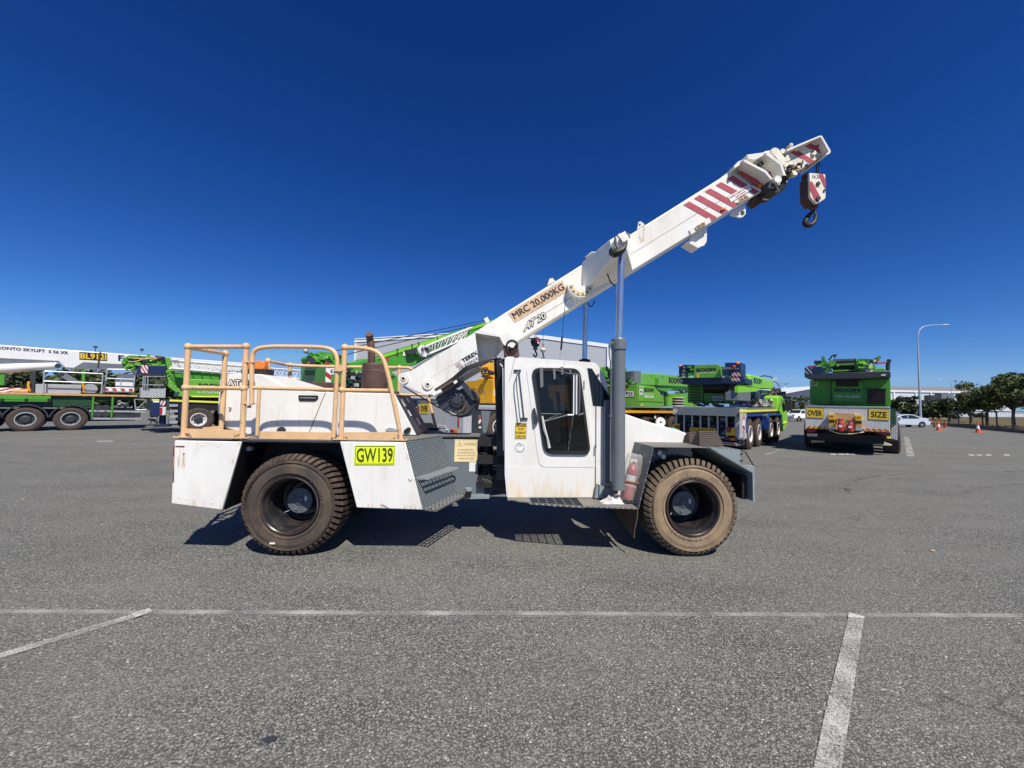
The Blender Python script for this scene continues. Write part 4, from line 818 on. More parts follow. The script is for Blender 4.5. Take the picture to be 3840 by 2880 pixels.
clutter(b, (L(1765, 1490, TY + .06), L(1790, 1490, TY + .06), L(1765, 1455, TY + .06)), 9, [DARKG, WINCH, DARK], .01, .025); part(b, 'winch_bracket', wn)
# ---- collar at the end of the outer section and the inner sections
b = MB(); b.ext(LP([(2700, 668), (2722, 652), (2870, 566), (2905, 560), (2940, 600), (2955, 690), (2880, 722), (2860, 712)], BY + .03), (0, BW - .06, 0), WHITEB); s2 = part(b, 'inner_boom', boom, bevel=.01)
b = MB(); b.ext(LP([(2884, 692), (2897, 640), (2908, 662), (2900, 670)], BY + .026), (0, .002, 0), RED); b.ext(LP([(2880, 645), (2898, 634), (2910, 660), (2896, 668)], BY + .024), (0, .002, 0), RED); part(b, 'red_mark', s2, flat=True)
PY = BY - .17
def plate(pts, y0, y1, m=WHITEB, name='collar_plate'):
    b = MB(); b.ext(LP(pts, y0), (0, y1 - y0, 0), m); return part(b, name, boom, bevel=.005)
plate([(2784, 598), (2800, 601), (2874, 640), (2898, 670), (2891, 675), (2868, 648), (2792, 608)], PY, BY + .02)
plate([(2784, 598), (2792, 608), (2770, 622), (2755, 632), (2752, 622), (2768, 606)], PY + .05, BY + .02)
plate([(2868, 571), (2880, 568), (2932, 612), (2953, 670), (2949, 684), (2942, 676), (2924, 618), (2872, 580)], PY, BY + .02)
plate([(2800, 580), (2870, 570), (2872, 578), (2832, 600), (2806, 596)], PY + .02, BY + .02)
b = MB(); 
for px_, py_ in ((2856, 613), (2911, 589), (2939, 583)):
    c = L(px_, py_, BY - .1); b.cyl(c, c + Vector((0, .2, 0)), .036, DARK, n=18); 
part(b, 'pin_hole', boom)
b = MB(); b.ext(LP(rp([(2888, 565), (2900, 553), (2918, 555), (2950, 602), (2946, 628), (2932, 612)], 8), PY + .06), (0, .03, 0), STAINW); b.ext(LP(rp([(2926, 562), (2936, 556), (2946, 562), (2965, 600), (2950, 606)], 6), PY + .1), (0, .04, 0), STAINW); part(b, 'sheave_ear', boom)
b = MB(); c = L(2918, 672, PY); b.cyl(c + Vector((0, -.0, 0)), c + Vector((0, .2, 0)), .055, WHITEB, n=20); b.ext(LP(rp([(2870, 690), (2900, 668), (2928, 690), (2950, 690), (2940, 712), (2915, 724), (2892, 714)], 6), PY + .05), (0, .3, 0), DARKG); b.cyl(L(2925, 706, PY + .05), L(2925, 706, PY + .4), .065, GREY, n=18); b.cyl(L(2938, 672, PY), L(2938, 672, PY + .1), .05, DARK, n=14)
part(b, 'lower_sheave', boom)
b = MB(); c = L(2838, 752, BY + .1); b.cyl(c, c + Vector((0, .12, 0)), .07, RUST, n=20); b.cyl(L(2875, 735, BY + .05), L(2875, 735, BY + .25), .06, STAINW, n=16); part(b, 'guide_roller', boom)
b = MB(); clutter(b, (L(2938, 640, BY - .1), L(2985, 615, BY - .1), L(2952, 672, BY - .1)), 70, [DARK, DARKG, STAINW, DARK, RUST, BLACK, CREAMS], .012, .035); clutter(b, (L(2890, 700, BY - .12), L(2945, 672, BY - .12), L(2900, 715, BY - .12)), 22, [DARK, DARKG, STAINW, BLACK, WHITEB], .01, .028); clutter(b, (L(2760, 640, BY - .03), L(2790, 625, BY - .03), L(2763, 645, BY - .03)), 10, [WHITEB, GREY], .008, .014); part(b, 'hydraulic_fittings', boom)
b = MB(); b.tube([L(2712, 662, BY + .2), L(2745, 632, BY + .1), L(2765, 622, BY)], .014, GREY, 6); b.tube([L(2945, 565, BY + .2), L(2958, 550, BY + .2), L(2966, 543, BY + .2)], .03, DARK, 8); b.ball(L(2966, 545, BY + .1), .03, STAINW); part(b, 'top_stay', boom)
# head section: recessed side with rim
b = MB(); hp = [(2946, 568), (3075, 512), (3086, 512), (3114, 565), (3112, 573), (3034, 607), (2985, 640), (2960, 650)]
HYY = BY - .0
b.ext(LP([(2930, 590), (3078, 514), (3110, 570), (2970, 655), (2950, 660)], HYY), (0, BW, 0), STAINW); hdp = part(b, 'boom_head', boom, bevel=.008)
b = MB(); b.ext(LP([(2950, 560), (3074, 508), (3085, 509), (3083, 515), (3074, 515), (2953, 567)], PY + .06), (0, BW + .16, 0), WHITEB); b.ext(LP([(3083, 509), (3116, 565), (3114, 574), (3100, 582), (3098, 577), (3108, 568), (3078, 514)], PY + .06), (0, BW + .16, 0), WHITEB); part(b, 'head_rim', hdp, bevel=.004)
b = MB(); bface([(2958, 567), (2982, 558), (3058, 604), (3040, 613)], RED, HYY, mb=b); bface([(3015, 546), (3036, 536), (3095, 562), (3090, 575), (3080, 575)], RED, HYY, mb=b); part(b, 'head_stripes', hdp, flat=True)
b = MB()
for px_, py_, r_, m_ in ((2983, 563, .028, WHITEB), (3048, 577, .034, STAINW), (3067, 529, .022, DARK), (3067, 548, .022, RED), (3092, 573, .026, STAINW), (3010, 604, .018, STAINW), (3022, 622, .02, DARKG), (3043, 572, .014, DARK), (3096, 576, .014, DARK), (3010, 602, .009, DARK)):
    c = L(px_, py_, HYY); b.cyl(c + Vector((0, -.03 if m_ is not DARK else -.038, 0)), c, r_, m_, n=16)
part(b, 'head_pin', hdp)
# rope and hook block, part of the crane rigging
hook = empty('hook_block', FR.M @ L(3062, 700, 1.1), FR.rz); tag(hook, 'striped cream and red hook block with black hook hanging from boom tip', 'hook block')
HF = Frame(FR.M @ L(3062, 700, 1.1), FR.rz)
def HL(px, py, y): return HF.y(px, py, y)
def HP(pts, y): return [HL(a, c, y) for a, c in pts]
hy = -.15
b = MB(); face_ = rp([(3036, 648), (3095, 653), (3097, 744), (3062, 766), (3038, 738)], [2, 3, 8, 6, 6], 3); b.ext(HP(face_, hy), (0, .04, 0), STAINW); b.ext(HP(face_, hy + .26), (0, .04, 0), STAINW)
b.ext(HP([(3040, 655), (3090, 658), (3092, 742), (3062, 760), (3042, 735)], hy + .04), (0, .22, 0), RUST); hb = b.build('block_body', hook, bevel=.006)
b = MB(); b.ext(HP([(3070, 652), (3086, 653), (3097, 676), (3097, 708), (3090, 700)], hy - .004), (0, .003, 0), RED); b.ext(HP([(3038, 682), (3046, 680), (3074, 734), (3066, 756), (3056, 752), (3038, 712)], hy - .004), (0, .003, 0), RED)
b.text('16.2t', HP([(3046, 668), (3074, 669), (3074, 655), (3046, 653)], hy), INKG, .005, .01)
b.build('block_markings', hb, flat=True)
b = MB()
for px_, py_, r_ in ((3066, 690, .03), (3066, 745, .035), (3090, 715, .018)): c = HL(px_, py_, hy); b.cyl(c - Vector((0, .02, 0)), c, r_, DARKG, n=10)
for k, yy in enumerate((.0, .07)): b.lathe([(.11, 0), (.09, .015), (.11, .03)], HL(3066, 695, hy + .08 + yy), (0, 1, 0), DARKG, 24)
b.build('sheave', hb)
b = MB(); c = HL(3042, 775, .0); c = HL(3050, 775, 0); b.cyl(c + Vector((0, 0, -.03)), c + Vector((0, 0, .09)), .06, RUST, n=16); b.build('hook_swivel', hook)
b = MB(); pts_ = [(3052, 790), (3040, 800), (3024, 820), (3018, 834), (3023, 844), (3038, 846), (3054, 832), (3060, 812), (3056, 798)]
b.tube([HL(a, c2, 0) for a, c2 in pts_], [.02, .026, .034, .04, .042, .038, .03, .022, .012], BLACK, 10, smooth=1); b.build('hook', hook)
b = MB(); b.tube([HL(3050, 790, 0), HL(3060, 800, 0), HL(3060, 812, 0)], .008, GALV, 6); b.build('safety_latch', hook)
b = MB(); b.tube([HL(3061, 600, 0), HL(3062, 655, 0)], .009, BLACK, 6); b.tube([HL(3071, 598, 0), HL(3071, 655, 0)], .009, BLACK, 6); b.build('hoist_rope', hook)
b = MB(); b.ext(HP([(3010, 660), (3022, 645), (3030, 650), (3030, 720), (3020, 730)], hy + .33), (0, .03, 0), RUST); b.build('rear_guard', hook)

# ---- things resting on the crane
def chock(name, pxl, pxr, pyt, pyb, y, lab, rz=0):
    a = L(pxl, pyb, y); c = L(pxr, pyb, y); zt = L(pxl, pyt, y).z; w_ = c.x - a.x; h = zt - (FZ + .001)
    o = FR.M @ Vector(((a.x + c.x) / 2, y + .06, FZ + .001)); b = MB(); k = .2
    b.add([(-w_ / 2, -.02, 0), (w_ / 2, -.02, 0), (w_ / 2, .17, 0), (-w_ / 2, .17, 0), (-w_ / 2 * .74, .05, h), (w_ / 2 * .74, .05, h), (w_ / 2 * .74, .11, h), (-w_ / 2 * .74, .11, h)], [(0, 3, 2, 1), (4, 5, 6, 7), (0, 1, 5, 4), (1, 2, 6, 5), (2, 3, 7, 6), (3, 0, 4, 7)], CHOCK)
    for i in range(7):
        t = (i + .5) / 7; zz = h * t; yy = -.02 + .07 * t; ww = w_ / 2 * (1 - .26 * t) * .97; b.box(-ww, ww, yy - .006, yy, zz - .004, zz + .005, CHOCK)
    ob = b.build(name, None, bevel=.006); ob.location = o; ob.rotation_euler = (0, 0, FR.rz + R(rz)); tag(ob, lab, 'wheel chock', 'wheel chocks on the front fender'); return ob
chock('wheel_chock', 2628, 2724, 1619, 1672, .14, 'brown ribbed rubber wheel chock lying nearest the fender edge', 4)
chock('wheel_chock', 2592, 2640, 1624, 1662, .42, 'darker wheel chock partly hidden behind the larger one on the fender', 0)
# bagged fire extinguisher leaning on the fender tread plate
eo = FR.M @ FR.y(2365, 1880, .2); ex = empty('fire_extinguisher', eo, FR.rz); tag(ex, 'red fire extinguisher wrapped in clear plastic bag against the tread plate', 'fire extinguisher')
EF = Frame(eo, FR.rz); el = lambda px, py, y=0.: EF.y(px, py, y)
b = MB(); p0, p1, p2 = el(2350, 1872), el(2374, 1745), el(2383, 1705); r_ = .062
d_ = (p1 - p0).normalized(); ln = (p1 - p0).length
b.lathe([(0, 0), (r_ * .9, 0), (r_, .02), (r_, ln * .5), (r_, ln * .5), (r_, ln * .72), (r_, ln * .9), (r_ * .6, ln), (.02, ln * 1.05), (.02, ln * 1.12)], p0, d_, REDB, 24, [REDB, REDB, REDB, REDB, PAPER, REDB, REDB, REDB, BLACK]); b.build('cylinder', ex)
b = MB(); h0 = p0 + d_ * ln * 1.1; b.box(h0.x - .05, h0.x + .04, -.015, .015, h0.z, h0.z + .03, CREAMS); b.tube([h0, h0 + Vector((.05, 0, .03)), h0 + Vector((.07, 0, -.06))], .01, BLACK, 8, smooth=2); b.build('handle', ex)
b = MB(); prof = [(r_ * .9, -.012), (r_ * 1.25, .01), (r_ * 1.45, ln * .2), (r_ * 1.5, ln * .4), (r_ * 1.02, ln * .52), (r_ * 1.3, ln * .6), (r_ * 1.65, ln * .85), (r_ * 1.55, ln * 1.15), (r_ * 1.45, ln * 1.3), (r_ * .9, ln * 1.36)]
rnd = random.Random(5); vs = []; n = 18
for i, (rr_, h_) in enumerate(prof):
    for v in b.ring(p0 + d_ * h_, d_, rr_, n): vs.append(v + Vector((rnd.uniform(-.009, .009), rnd.uniform(-.007, .007), rnd.uniform(-.006, .006))))
b.add(vs, [(i * n + j, i * n + (j + 1) % n, (i + 1) * n + (j + 1) % n, (i + 1) * n + j) for i in range(len(prof) - 1) for j in range(n)], BAG); b.build('plastic_bag', ex)
b = MB(); m_ = p0 + d_ * ln * .52; b.tube([m_ + Vector((-.1, -.03, .015)), m_ + Vector((0, -.075, 0)), m_ + Vector((.11, -.03, -.02))], .014, RUSTO, 8, smooth=1); b.cyl(m_ + Vector((.09, -.05, -.015)), m_ + Vector((.14, -.05, -.03)), .022, GALV); b.build('clamp', ex)
b = MB(); s0 = p0 - d_ * .016; b.box(s0.x - .07, s0.x + .11, -.08, .09, s0.z - .012, s0.z, DARKG); b.build('holder_tray', ex)
# rag
ro = FR.M @ FR.z(2295, 1885, ZR + .001); b = MB(); vs = []; nx, ny_ = 16, 9; rnd = random.Random(9)
for j in range(ny_ + 1):
    for i in range(nx + 1):
        u, v = i / nx, j / ny_; e_ = math.sin(math.pi * u) ** .6 * math.sin(math.pi * v) ** .6
        vs.append(((u - .5) * .26 + rnd.uniform(-.008, .008), (v - .5) * .16 + rnd.uniform(-.01, .01), .002 + e_ * (.035 + .03 * math.sin(u * 14 + v * 5) + .022 * math.sin(v * 17 - u * 6) + .035 * u) if e_ > 0 else .002))
vs = [(x_, y_, max(z_, .002)) for x_, y_, z_ in vs]
b.add(vs, [(j * (nx + 1) + i, j * (nx + 1) + i + 1, (j + 1) * (nx + 1) + i + 1, (j + 1) * (nx + 1) + i) for j in range(ny_) for i in range(nx)], RAG)
rg = b.build('cloth_rag', None); rg.location = ro; rg.rotation_euler = (0, 0, FR.rz); tag(rg, 'crumpled white cloth rag lying on the running board beside the extinguisher', 'rag')
# ================================================================== CRANES AND TRUCKS PARKED BEHIND
AV = R(47); DV = Vector((math.cos(AV), math.sin(AV), 0)); NV = Vector((math.sin(AV), -math.cos(AV), 0))
class Veh:
    def __init__(s, name, N, s0, label, cat, group='parked cranes and trucks behind'):
        o = DV * s0 + NV * N; s.fr = Frame(o, AV); s.root = empty(name, o, AV); tag(s.root, label, cat, group)
    def S(s, px, py, y=0.): return s.fr.y(px, py, y)      # point on a side plane
    def Q(s, px, py, x=0.): return s.fr.x(px, py, x)      # point on a rear plane
    def SP(s, pts, y=0.): return [s.S(a, b, y) for a, b in pts]
    def QP(s, pts, x=0.): return [s.Q(a, b, x) for a, b in pts]
    def part(s, name, fn, parent=None, **k):
        b = MB(); fn(b); return b.build(name, parent or s.root, **k)
    def side(s, name, pts, y, d, m, parent=None, **k): return s.part(name, lambda b: b.ext(s.SP(pts, y), (0, d, 0), m), parent, **k)
    def rear(s, name, pts, x, d, m, parent=None, **k): return s.part(name, lambda b: b.ext(s.QP(pts, x), (d, 0, 0), m), parent, **k)
    def wheel(s, x, y, Rw, w_, rr_, rm, tm=TRUCKT, far=None):
        t = MB(); t.lathe([(rr_, .02), (rr_ + .03, 0), (Rw * .86, -.01), (Rw * .96, .02), (Rw, .06), (Rw, w_ - .06), (Rw * .9, w_), (rr_, w_)], (0, 0, Rw), (0, 1, 0), tm, 36)
        for i in range(40):
            a = i * math.pi / 20; c = (Rw * math.sin(a), Rw + Rw * math.cos(a)); u = (math.sin(a), math.cos(a)); v = (math.cos(a), -math.sin(a)); h = .028
            t.add([(c[0] + u[0] * q + v[0] * p, yy, c[1] + u[1] * q + v[1] * p) for yy in (.03, w_ - .03) for q, p in ((-.03, -h), (-.03, h), (.022, h), (.022, -h))], [(0, 1, 2, 3), (7, 6, 5, 4), (0, 3, 7, 4), (3, 2, 6, 7), (2, 1, 5, 6)], tm)
        tw = t.build('wheel', s.root); tw.location = (x, y, 0)
        r_ = MB(); r_.lathe([(rr_, .03), (rr_ * 1.0, -.005), (rr_ * .9, -.01), (rr_ * .84, .06), (rr_ * .55, .1), (rr_ * .5, .03), (rr_ * .32, .01), (0, .01)], (0, 0, Rw), (0, 1, 0), rm, 30, [rm, rm, rm, rm if rm is RIMW else DARKG, DARKG, DARKG, DARKG])
        for i in range(8): a = i * math.pi / 4; r_.cyl((rr_ * .68 * math.sin(a), .07, Rw + rr_ * .68 * math.cos(a)), (rr_ * .68 * math.sin(a), .05, Rw + rr_ * .68 * math.cos(a)), rr_ * .08, DARK, n=8)
        r_.build('rim', tw)
        if far is not None:
            c = copy_tree(tw, s.root); c.location = (x, far, 0); c.rotation_euler = (0, 0, math.pi)
        return tw
def cl(b, p, q, r_, n, ms, mn=.03, mx=.12): clutter(b, (p, q, r_), n, ms, mn, mx)
GM = [GREEN, GREEN, GREEN2, GREEND, DARK, GREEN]
def stripes(b, quad, n, m1, m2, skew=.6, off=.004):
    b.sign(quad, m2, .004, off); k = 0
    for i in range(-n, 2 * n):
        if i % 2: continue
        u0, u1 = i / n, (i + 1) / n
        pts = [(u0, 0), (u1, 0), (u1 + skew, 1), (u0 + skew, 1)]
        # clip to 0..1 in u
        def clip(ps, lo, sgn):
            out = []
            for j in range(len(ps)):
                p, q = ps[j - 1], ps[j]; a, c = (p[0] - lo) * sgn, (q[0] - lo) * sgn
                if (a >= 0) != (c >= 0): t_ = a / (a - c); out.append((p[0] + (q[0] - p[0]) * t_, p[1] + (q[1] - p[1]) * t_))
                if c >= 0: out.append(q)
            return out
        ps = clip(clip(pts, 0, 1), 1, -1)
        if len(ps) < 3: continue
        A, B_, C_, D_ = quad; nrm = (B_ - A).cross(D_ - A).normalized() * (off + .008)
        b.face([A.lerp(B_, u).lerp(D_.lerp(C_, u), v) + nrm for u, v in ps], m1)
def lattice(b, T0, T1, B0, B1, n, m, r_=.035, dy=.5):
    for y_ in (0, dy):
        o = Vector((0, y_, 0)); b.tube([T0 + o, T1 + o], r_, m, 6); b.tube([B0 + o, B1 + o], r_, m, 6)
        for i in range(n):
            a, c = T0.lerp(T1, i / n), T0.lerp(T1, (i + 1) / n); d, e = B0.lerp(B1, i / n), B0.lerp(B1, (i + 1) / n)
            b.tube([d + o, a.lerp(c, .5) + o, e + o], r_ * .6, m, 5)
    for i in range(n + 1): b.tube([T0.lerp(T1, i / n), T0.lerp(T1, i / n) + Vector((0, dy, 0))], r_ * .5, m, 4)
# ---------------------------------------------------------------- aerial platform truck
v = Veh('platform_truck', -31, -4, 'green platform truck with long white boom and two rear wheels at the left edge', 'aerial platform truck')
S, Q, SP, QP = v.S, v.Q, v.SP, v.QP
v.side('chassis_frame', [(-70, 1484), (516, 1489), (516, 1500), (345, 1503), (345, 1524), (-70, 1524)], .15, 2.2, GREEND)
v.side('deck_edge', [(-70, 1469), (516, 1482), (516, 1488), (-70, 1477)], 0, 2.5, TIMBER)
pn = v.side('side_locker', [(-70, 1479), (191, 1485), (191, 1507), (-70, 1505)], -.02, .2, GREEN2, bevel=.01)
def f(b):
    for x_ in (8, 98, 184): p = S(x_, 1499, -.04); b.box(p.x - .05, p.x + .05, -.05, -.02, p.z - .06, p.z + .06, DARK)
    b.tube([S(-60, 1497, -.03), S(190, 1500, -.03)], .008, GREEND, 4)
v.part('locker_latch', f, pn)
for px_ in (95, 265, -85):
    x_ = S(px_, 1570).x; v.wheel(x_, -.0, .6, .5, .36, GALV, far=2.5)
    def f(b):
        n = 14; 
        for i in range(n):
            a0, a1 = R(8 + 164 * i / n), R(8 + 164 * (i + 1) / n); r0, r1 = .7, .76
            b.ext([(x_ + r0 * math.cos(a0), -.05, .6 + r0 * math.sin(a0)), (x_ + r1 * math.cos(a0), -.05, .6 + r1 * math.sin(a0)), (x_ + r1 * math.cos(a1), -.05, .6 + r1 * math.sin(a1)), (x_ + r0 * math.cos(a1), -.05, .6 + r0 * math.sin(a1))], (0, .6, 0), DARKG)
    v.part('mudguard', f)
v.part('underbody', lambda b: b.box(S(-70, 1560).x, S(510, 1540).x, .5, 2.0, .45, 1.1, DARK))
def f(b):
    for a_, c_ in (((351, 1488), (345, 1568)), ((424, 1489), (418, 1566))): b.tube([S(*a_), S(*c_)], .05, GREEN2, 6)
v.part('frame_post', f)
for a_, c_ in (((334, 1541), (548, 1545)), ((341, 1570), (530, 1571))): v.part('side_guard', lambda b: b.ext([S(a_[0], a_[1] - 4), S(c_[0], c_[1] - 4), S(c_[0], c_[1] + 3), S(a_[0], a_[1] + 3)], (0, .05, 0), ALUP))
for a_ in ((369, 1529), (397, 1529), (366, 1553), (396, 1553)): v.part('air_tank', lambda b: b.cyl(S(*a_), S(*a_) + Vector((0, .6, 0)), .16, DARKG, n=14))
v.part('battery_box', lambda b: (b.box(S(430, 1550).x, S(528, 1550).x, .05, .5, S(430, 1566).z, S(430, 1550).z, DARKG), cl(b, S(435, 1525, .1), S(500, 1525, .1), S(435, 1500, .1), 14, [DARKG, DARK, GALV])))
def f(b):
    for k in range(3):
        o = Vector((0, .12 * k, 0)); pts = [S(505, 1497) + o, S(550, 1500) + o, S(553, 1535) + o, S(510, 1538) + o]
        for i in range(4): b.tube([pts[i], pts[(i + 1) % 4]], .025, GALV, 5)
        b.tube([pts[3], pts[1]], .02, GALV, 5)
v.part('folding_stand', f)
bx = v.side('tread_box', [(134, 1440), (305, 1443), (303, 1477), (132, 1474)], .25, 1.0, ALUW, bevel=.01)
def f(b):
    for a_, c_ in (((166, 1391), (162, 1476)), ((386, 1402), (380, 1479)), ((166, 1392), (386, 1402)), ((162, 1429), (383, 1437))): b.tube([S(*a_), S(*c_)], .03, ALUP, 6)
v.part('handrail', f)
def f(b):
    P_ = [(403, 1385), (508, 1388), (500, 1457), (392, 1454)]
    for o in (0, .8):
        q = [S(a, c, .3 + o) for a, c in P_]
        for i in range(4): b.tube([q[i], q[(i + 1) % 4]], .035, GALV, 6)
        b.tube([S(400, 1419, .3 + o), S(503, 1423, .3 + o)], .03, GALV, 6); b.tube([S(455, 1420, .3 + o), S(450, 1456, .3 + o)], .025, GALV, 6)
bk = v.part('work_basket', f)
v.part('basket_floor', lambda b: (b.ext(SP([(390, 1453), (504, 1457), (500, 1466), (486, 1471), (386, 1469)], .25), (0, .9, 0), ALUP), stripes(b, SP([(392, 1466), (500, 1468), (502, 1458), (393, 1455)], .25), 7, RED, PAPER, -.05)), bk)
v.part('white_housing', lambda b: b.ext(rp3 if 0 else SP(rp([(432, 1456), (434, 1420), (446, 1402), (500, 1404), (505, 1470), (440, 1466)], 10), 1.4), (0, .6, 0), CARW))
v.part('winch_reel', lambda b: (b.cyl(S(338, 1458, .3), S(338, 1458, .9), .28, ALUP, n=20), b.tube([S(308, 1435, .3), S(318, 1460, .3), S(312, 1472, .3)], .05, ORANGEY, 6), b.tube([S(320, 1448, .35), S(338, 1440, .35), S(358, 1450, .35)], .04, RUSTO, 6, smooth=2), b.box(S(318, 1475, .3).x, S(375, 1475, .3).x, .3, .8, S(318, 1476, .3).z, S(318, 1472, .3).z, DARKG)))
v.part('hose_reel_post', lambda b: (b.box(S(116, 1400, .5).x, S(133, 1400, .5).x, .5, .8, S(120, 1474, .5).z, S(120, 1392, .5).z, DARKG), b.tube([S(108, 1430, .4), S(106, 1450, .4), S(112, 1468, .4)], .05, ORANGEY, 8, smooth=1), b.cyl(S(48, 1466, .3), S(105, 1468, .3), .1, TIMBER, n=10)))
v.part('marker_board', lambda b: (stripes(b, SP([(-40, 1470), (105, 1474), (108, 1457), (-40, 1451)], .9), 6, RED, PAPER, .5)))
v.part('rear_cabinet', lambda b: b.ext(SP([(-60, 1400), (18, 1400), (14, 1445), (-60, 1440)], .8), (0, .8, 0), GREEN2))
v.part('boom_support', lambda b: (b.ext(SP([(305, 1388), (320, 1388), (318, 1440), (308, 1440)], .9), (0, .3, 0), GREEN2), b.ext(SP([(205, 1400), (250, 1400), (310, 1438), (270, 1438)], 1.0), (0, .3, 0), GREY)))
def f(b):
    b.ext(SP([(-90, 1286), (935, 1362), (935, 1392), (508, 1390), (460, 1386), (268, 1381), (243, 1379), (218, 1355), (0, 1345), (-90, 1341)], .9), (0, .9, 0), CARW)
bm = v.part('white_boom', f, bevel=.04)
v.part('boom_underside', lambda b: (b.ext(SP([(-90, 1343), (0, 1346), (190, 1353), (205, 1366), (0, 1362), (-90, 1358)], .9), (0, .9, 0), GREY), b.ext(SP([(312, 1358), (462, 1366), (462, 1380), (275, 1380)], .885), (0, .02, 0), GREY)), bm)
v.part('lower_arm', lambda b: (b.tube([S(-90, 1390, .9), S(0, 1383, .9), S(214, 1371, .9)], [.27, .25, .17], CARW, 14), b.cyl(S(217, 1372, .7), S(217, 1372, 1.2), .12, DARKG)), bm)
def f(b):
    b.text('BRONTO SKYLIFT  S 56 XR', SP([(-24, 1308), (256, 1329), (256, 1318), (-24, 1297)], .9), NAVY, .01, .03)
v.part('boom_lettering', f, bm, flat=True)
def f(b):
    q = SP([(298, 1348), (402, 1353), (402, 1326), (298, 1320)], .9); b.sign(q, INK, .01, .005); b.text('BL912I', sub(q, .03, .12, .97, .88), YELS, .02, .03)
    b.text('F', SP([(443, 1353), (466, 1354), (466, 1333), (443, 1331)], .9), NAVY, .01, .035); b.text('INE', SP([(480, 1355), (560, 1360), (560, 1338), (480, 1334)], .9), NAVY, .01, .035) if 0 else None
v.part('fleet_sign', f, bm, flat=True)
v.part('boom_strap', lambda b: b.tube([S(376, 1318, .85), S(366, 1380, .85)], .03, RUST, 6), bm)
for px_, h_ in ((358, 1302), (532, 1312)): v.part('boom_sensor', lambda b: (b.tube([S(px_, 1322, 1.2), S(px_, h_, 1.2)], .02, DARKG, 5), b.box(S(px_, h_, 1.2).x - .09, S(px_, h_, 1.2).x + .09, 1.1, 1.3, S(px_, h_, 1.2).z - .03, S(px_, h_, 1.2).z + .06, DARKG)))
# ---------------------------------------------------------------- B
v = Veh('parked_crane', -26.5, 1.9, 'green crane with navy counterweight and long white lattice jib behind the orange handrail', 'crane')
S, Q, SP, QP = v.S, v.Q, v.SP, v.QP
v.side('chassis_frame', [(566, 1496), (1000, 1515), (1000, 1545), (640, 1530), (566, 1540)], .1, 2.5, DARKG)
v.side('yellow_stripe', [(636, 1498), (1000, 1512), (1000, 1518), (636, 1505)], -.0, .1, YLINE)
x0_ = S(745, 1572).x
for k in range(4): v.wheel(x0_ + k * 1.65, 0, .66, .42, .36, RIMW, far=2.6)
v.part('fender', lambda b: b.ext(SP([(640, 1520), (712, 1520), (730, 1515), (800, 1520), (830, 1530), (830, 1538), (700, 1538), (690, 1545), (688, 1590), (680, 1590)], .02), (0, .5, 0), DARK))
v.side('outrigger_box', [(566, 1497), (606, 1498), (606, 1562), (564, 1560)], -.02, .5, NAVY, bevel=.01)
v.part('outrigger_label', lambda b: (b.sign(SP([(569, 1502), (597, 1502), (597, 1497), (569, 1497)], -.02), YLINE, .004, .004), b.sign(SP([(574, 1509), (597, 1509), (597, 1503), (574, 1503)], -.02), PAPER, .004, .004), stripes(b, SP([(601, 1520), (620, 1520), (620, 1503), (602, 1503)], -.02), 3, REDB, PAPER, .5)), flat=True)
v.part('outrigger_leg', lambda b: (b.cyl(S(610, 1590, .3), S(610, 1520, .3), .13, NAVY), b.cyl(S(610, 1600, .3), S(610, 1592, .3), .35, DARKG), cl(b, S(555, 1590, .2), S(600, 1590, .2), S(560, 1560, .2), 10, [DARKG, DARK])))
v.part('red_canister', lambda b: (b.cyl(S(611, 1556, -.05), S(612, 1526, -.05), .13, PAPER), b.cyl(S(606, 1554, -.1), S(607, 1528, -.1), .08, REDB)))
lad = v.part('access_ladder', lambda b: (b.box(S(634, 1550).x, S(636, 1550).x, -.05, .02, S(634, 1590).z, S(634, 1508).z, NAVY), b.box(S(666, 1550).x, S(668, 1550).x, -.05, .02, S(666, 1590).z, S(666, 1508).z, NAVY)))
for y_ in (1520, 1541, 1561, 1582): v.part('ladder_step', lambda b: b.ext(SP([(636, y_ - 4), (667, y_ - 4), (666, y_ + 5), (635, y_ + 5)], -.06), (0, .2, 0), ALUP), lad)
v.side('tread_box', [(530, 1453), (622, 1455), (620, 1492), (528, 1491)], .1, 1.2, ALUW, bevel=.01)
v.part('deck_rail', lambda b: [b.tube([S(*a_), S(*c_)], .025, ALUP, 5) for a_, c_ in (((535, 1412), (620, 1412)), ((535, 1443), (610, 1444)), ((555, 1410), (553, 1453)), ((545, 1412), (543, 1453)), ((538, 1412), (536, 1450)))])
bd = v.side('superstructure', [(706, 1421), (860, 1427), (1000, 1430), (1000, 1490), (672, 1487), (676, 1470), (704, 1466)], .1, 2.2, GREEN, bevel=.02)
v.part('body_stripe', lambda b: b.ext(SP([(718, 1484), (1000, 1488), (1000, 1492), (718, 1489)], .08), (0, .02, 0), YLINE), bd)
v.part('lettering', lambda b: (b.text('BOOM', SP([(744, 1458), (826, 1460), (826, 1439), (744, 1437)], .1), INK, .01, .035), b.text('LOGISTICS', SP([(742, 1473), (900, 1477), (900, 1471), (742, 1467)], .1), WINK, .01, .0)), bd, flat=True)
v.side('boom_base', [(640, 1392), (700, 1390), (1120, 1425), (1125, 1436), (860, 1430), (700, 1422), (690, 1460), (645, 1440)], .6, 1.2, GREEN2)
v.side('green_boom', [(620, 1340), (642, 1341), (650, 1385), (1126, 1428), (1126, 1440), (640, 1402), (615, 1370)], .9, .8, GREEN)
cw = v.side('counterweight', [(520, 1370), (620, 1372), (618, 1403), (512, 1401)], -.1, 2.4, NAVY, bevel=.02)
v.part('warning_stripes', lambda b: stripes(b, SP([(528, 1398), (555, 1399), (555, 1370), (529, 1370)], -.1), 4, RED, PAPER, -.7), cw, flat=True)
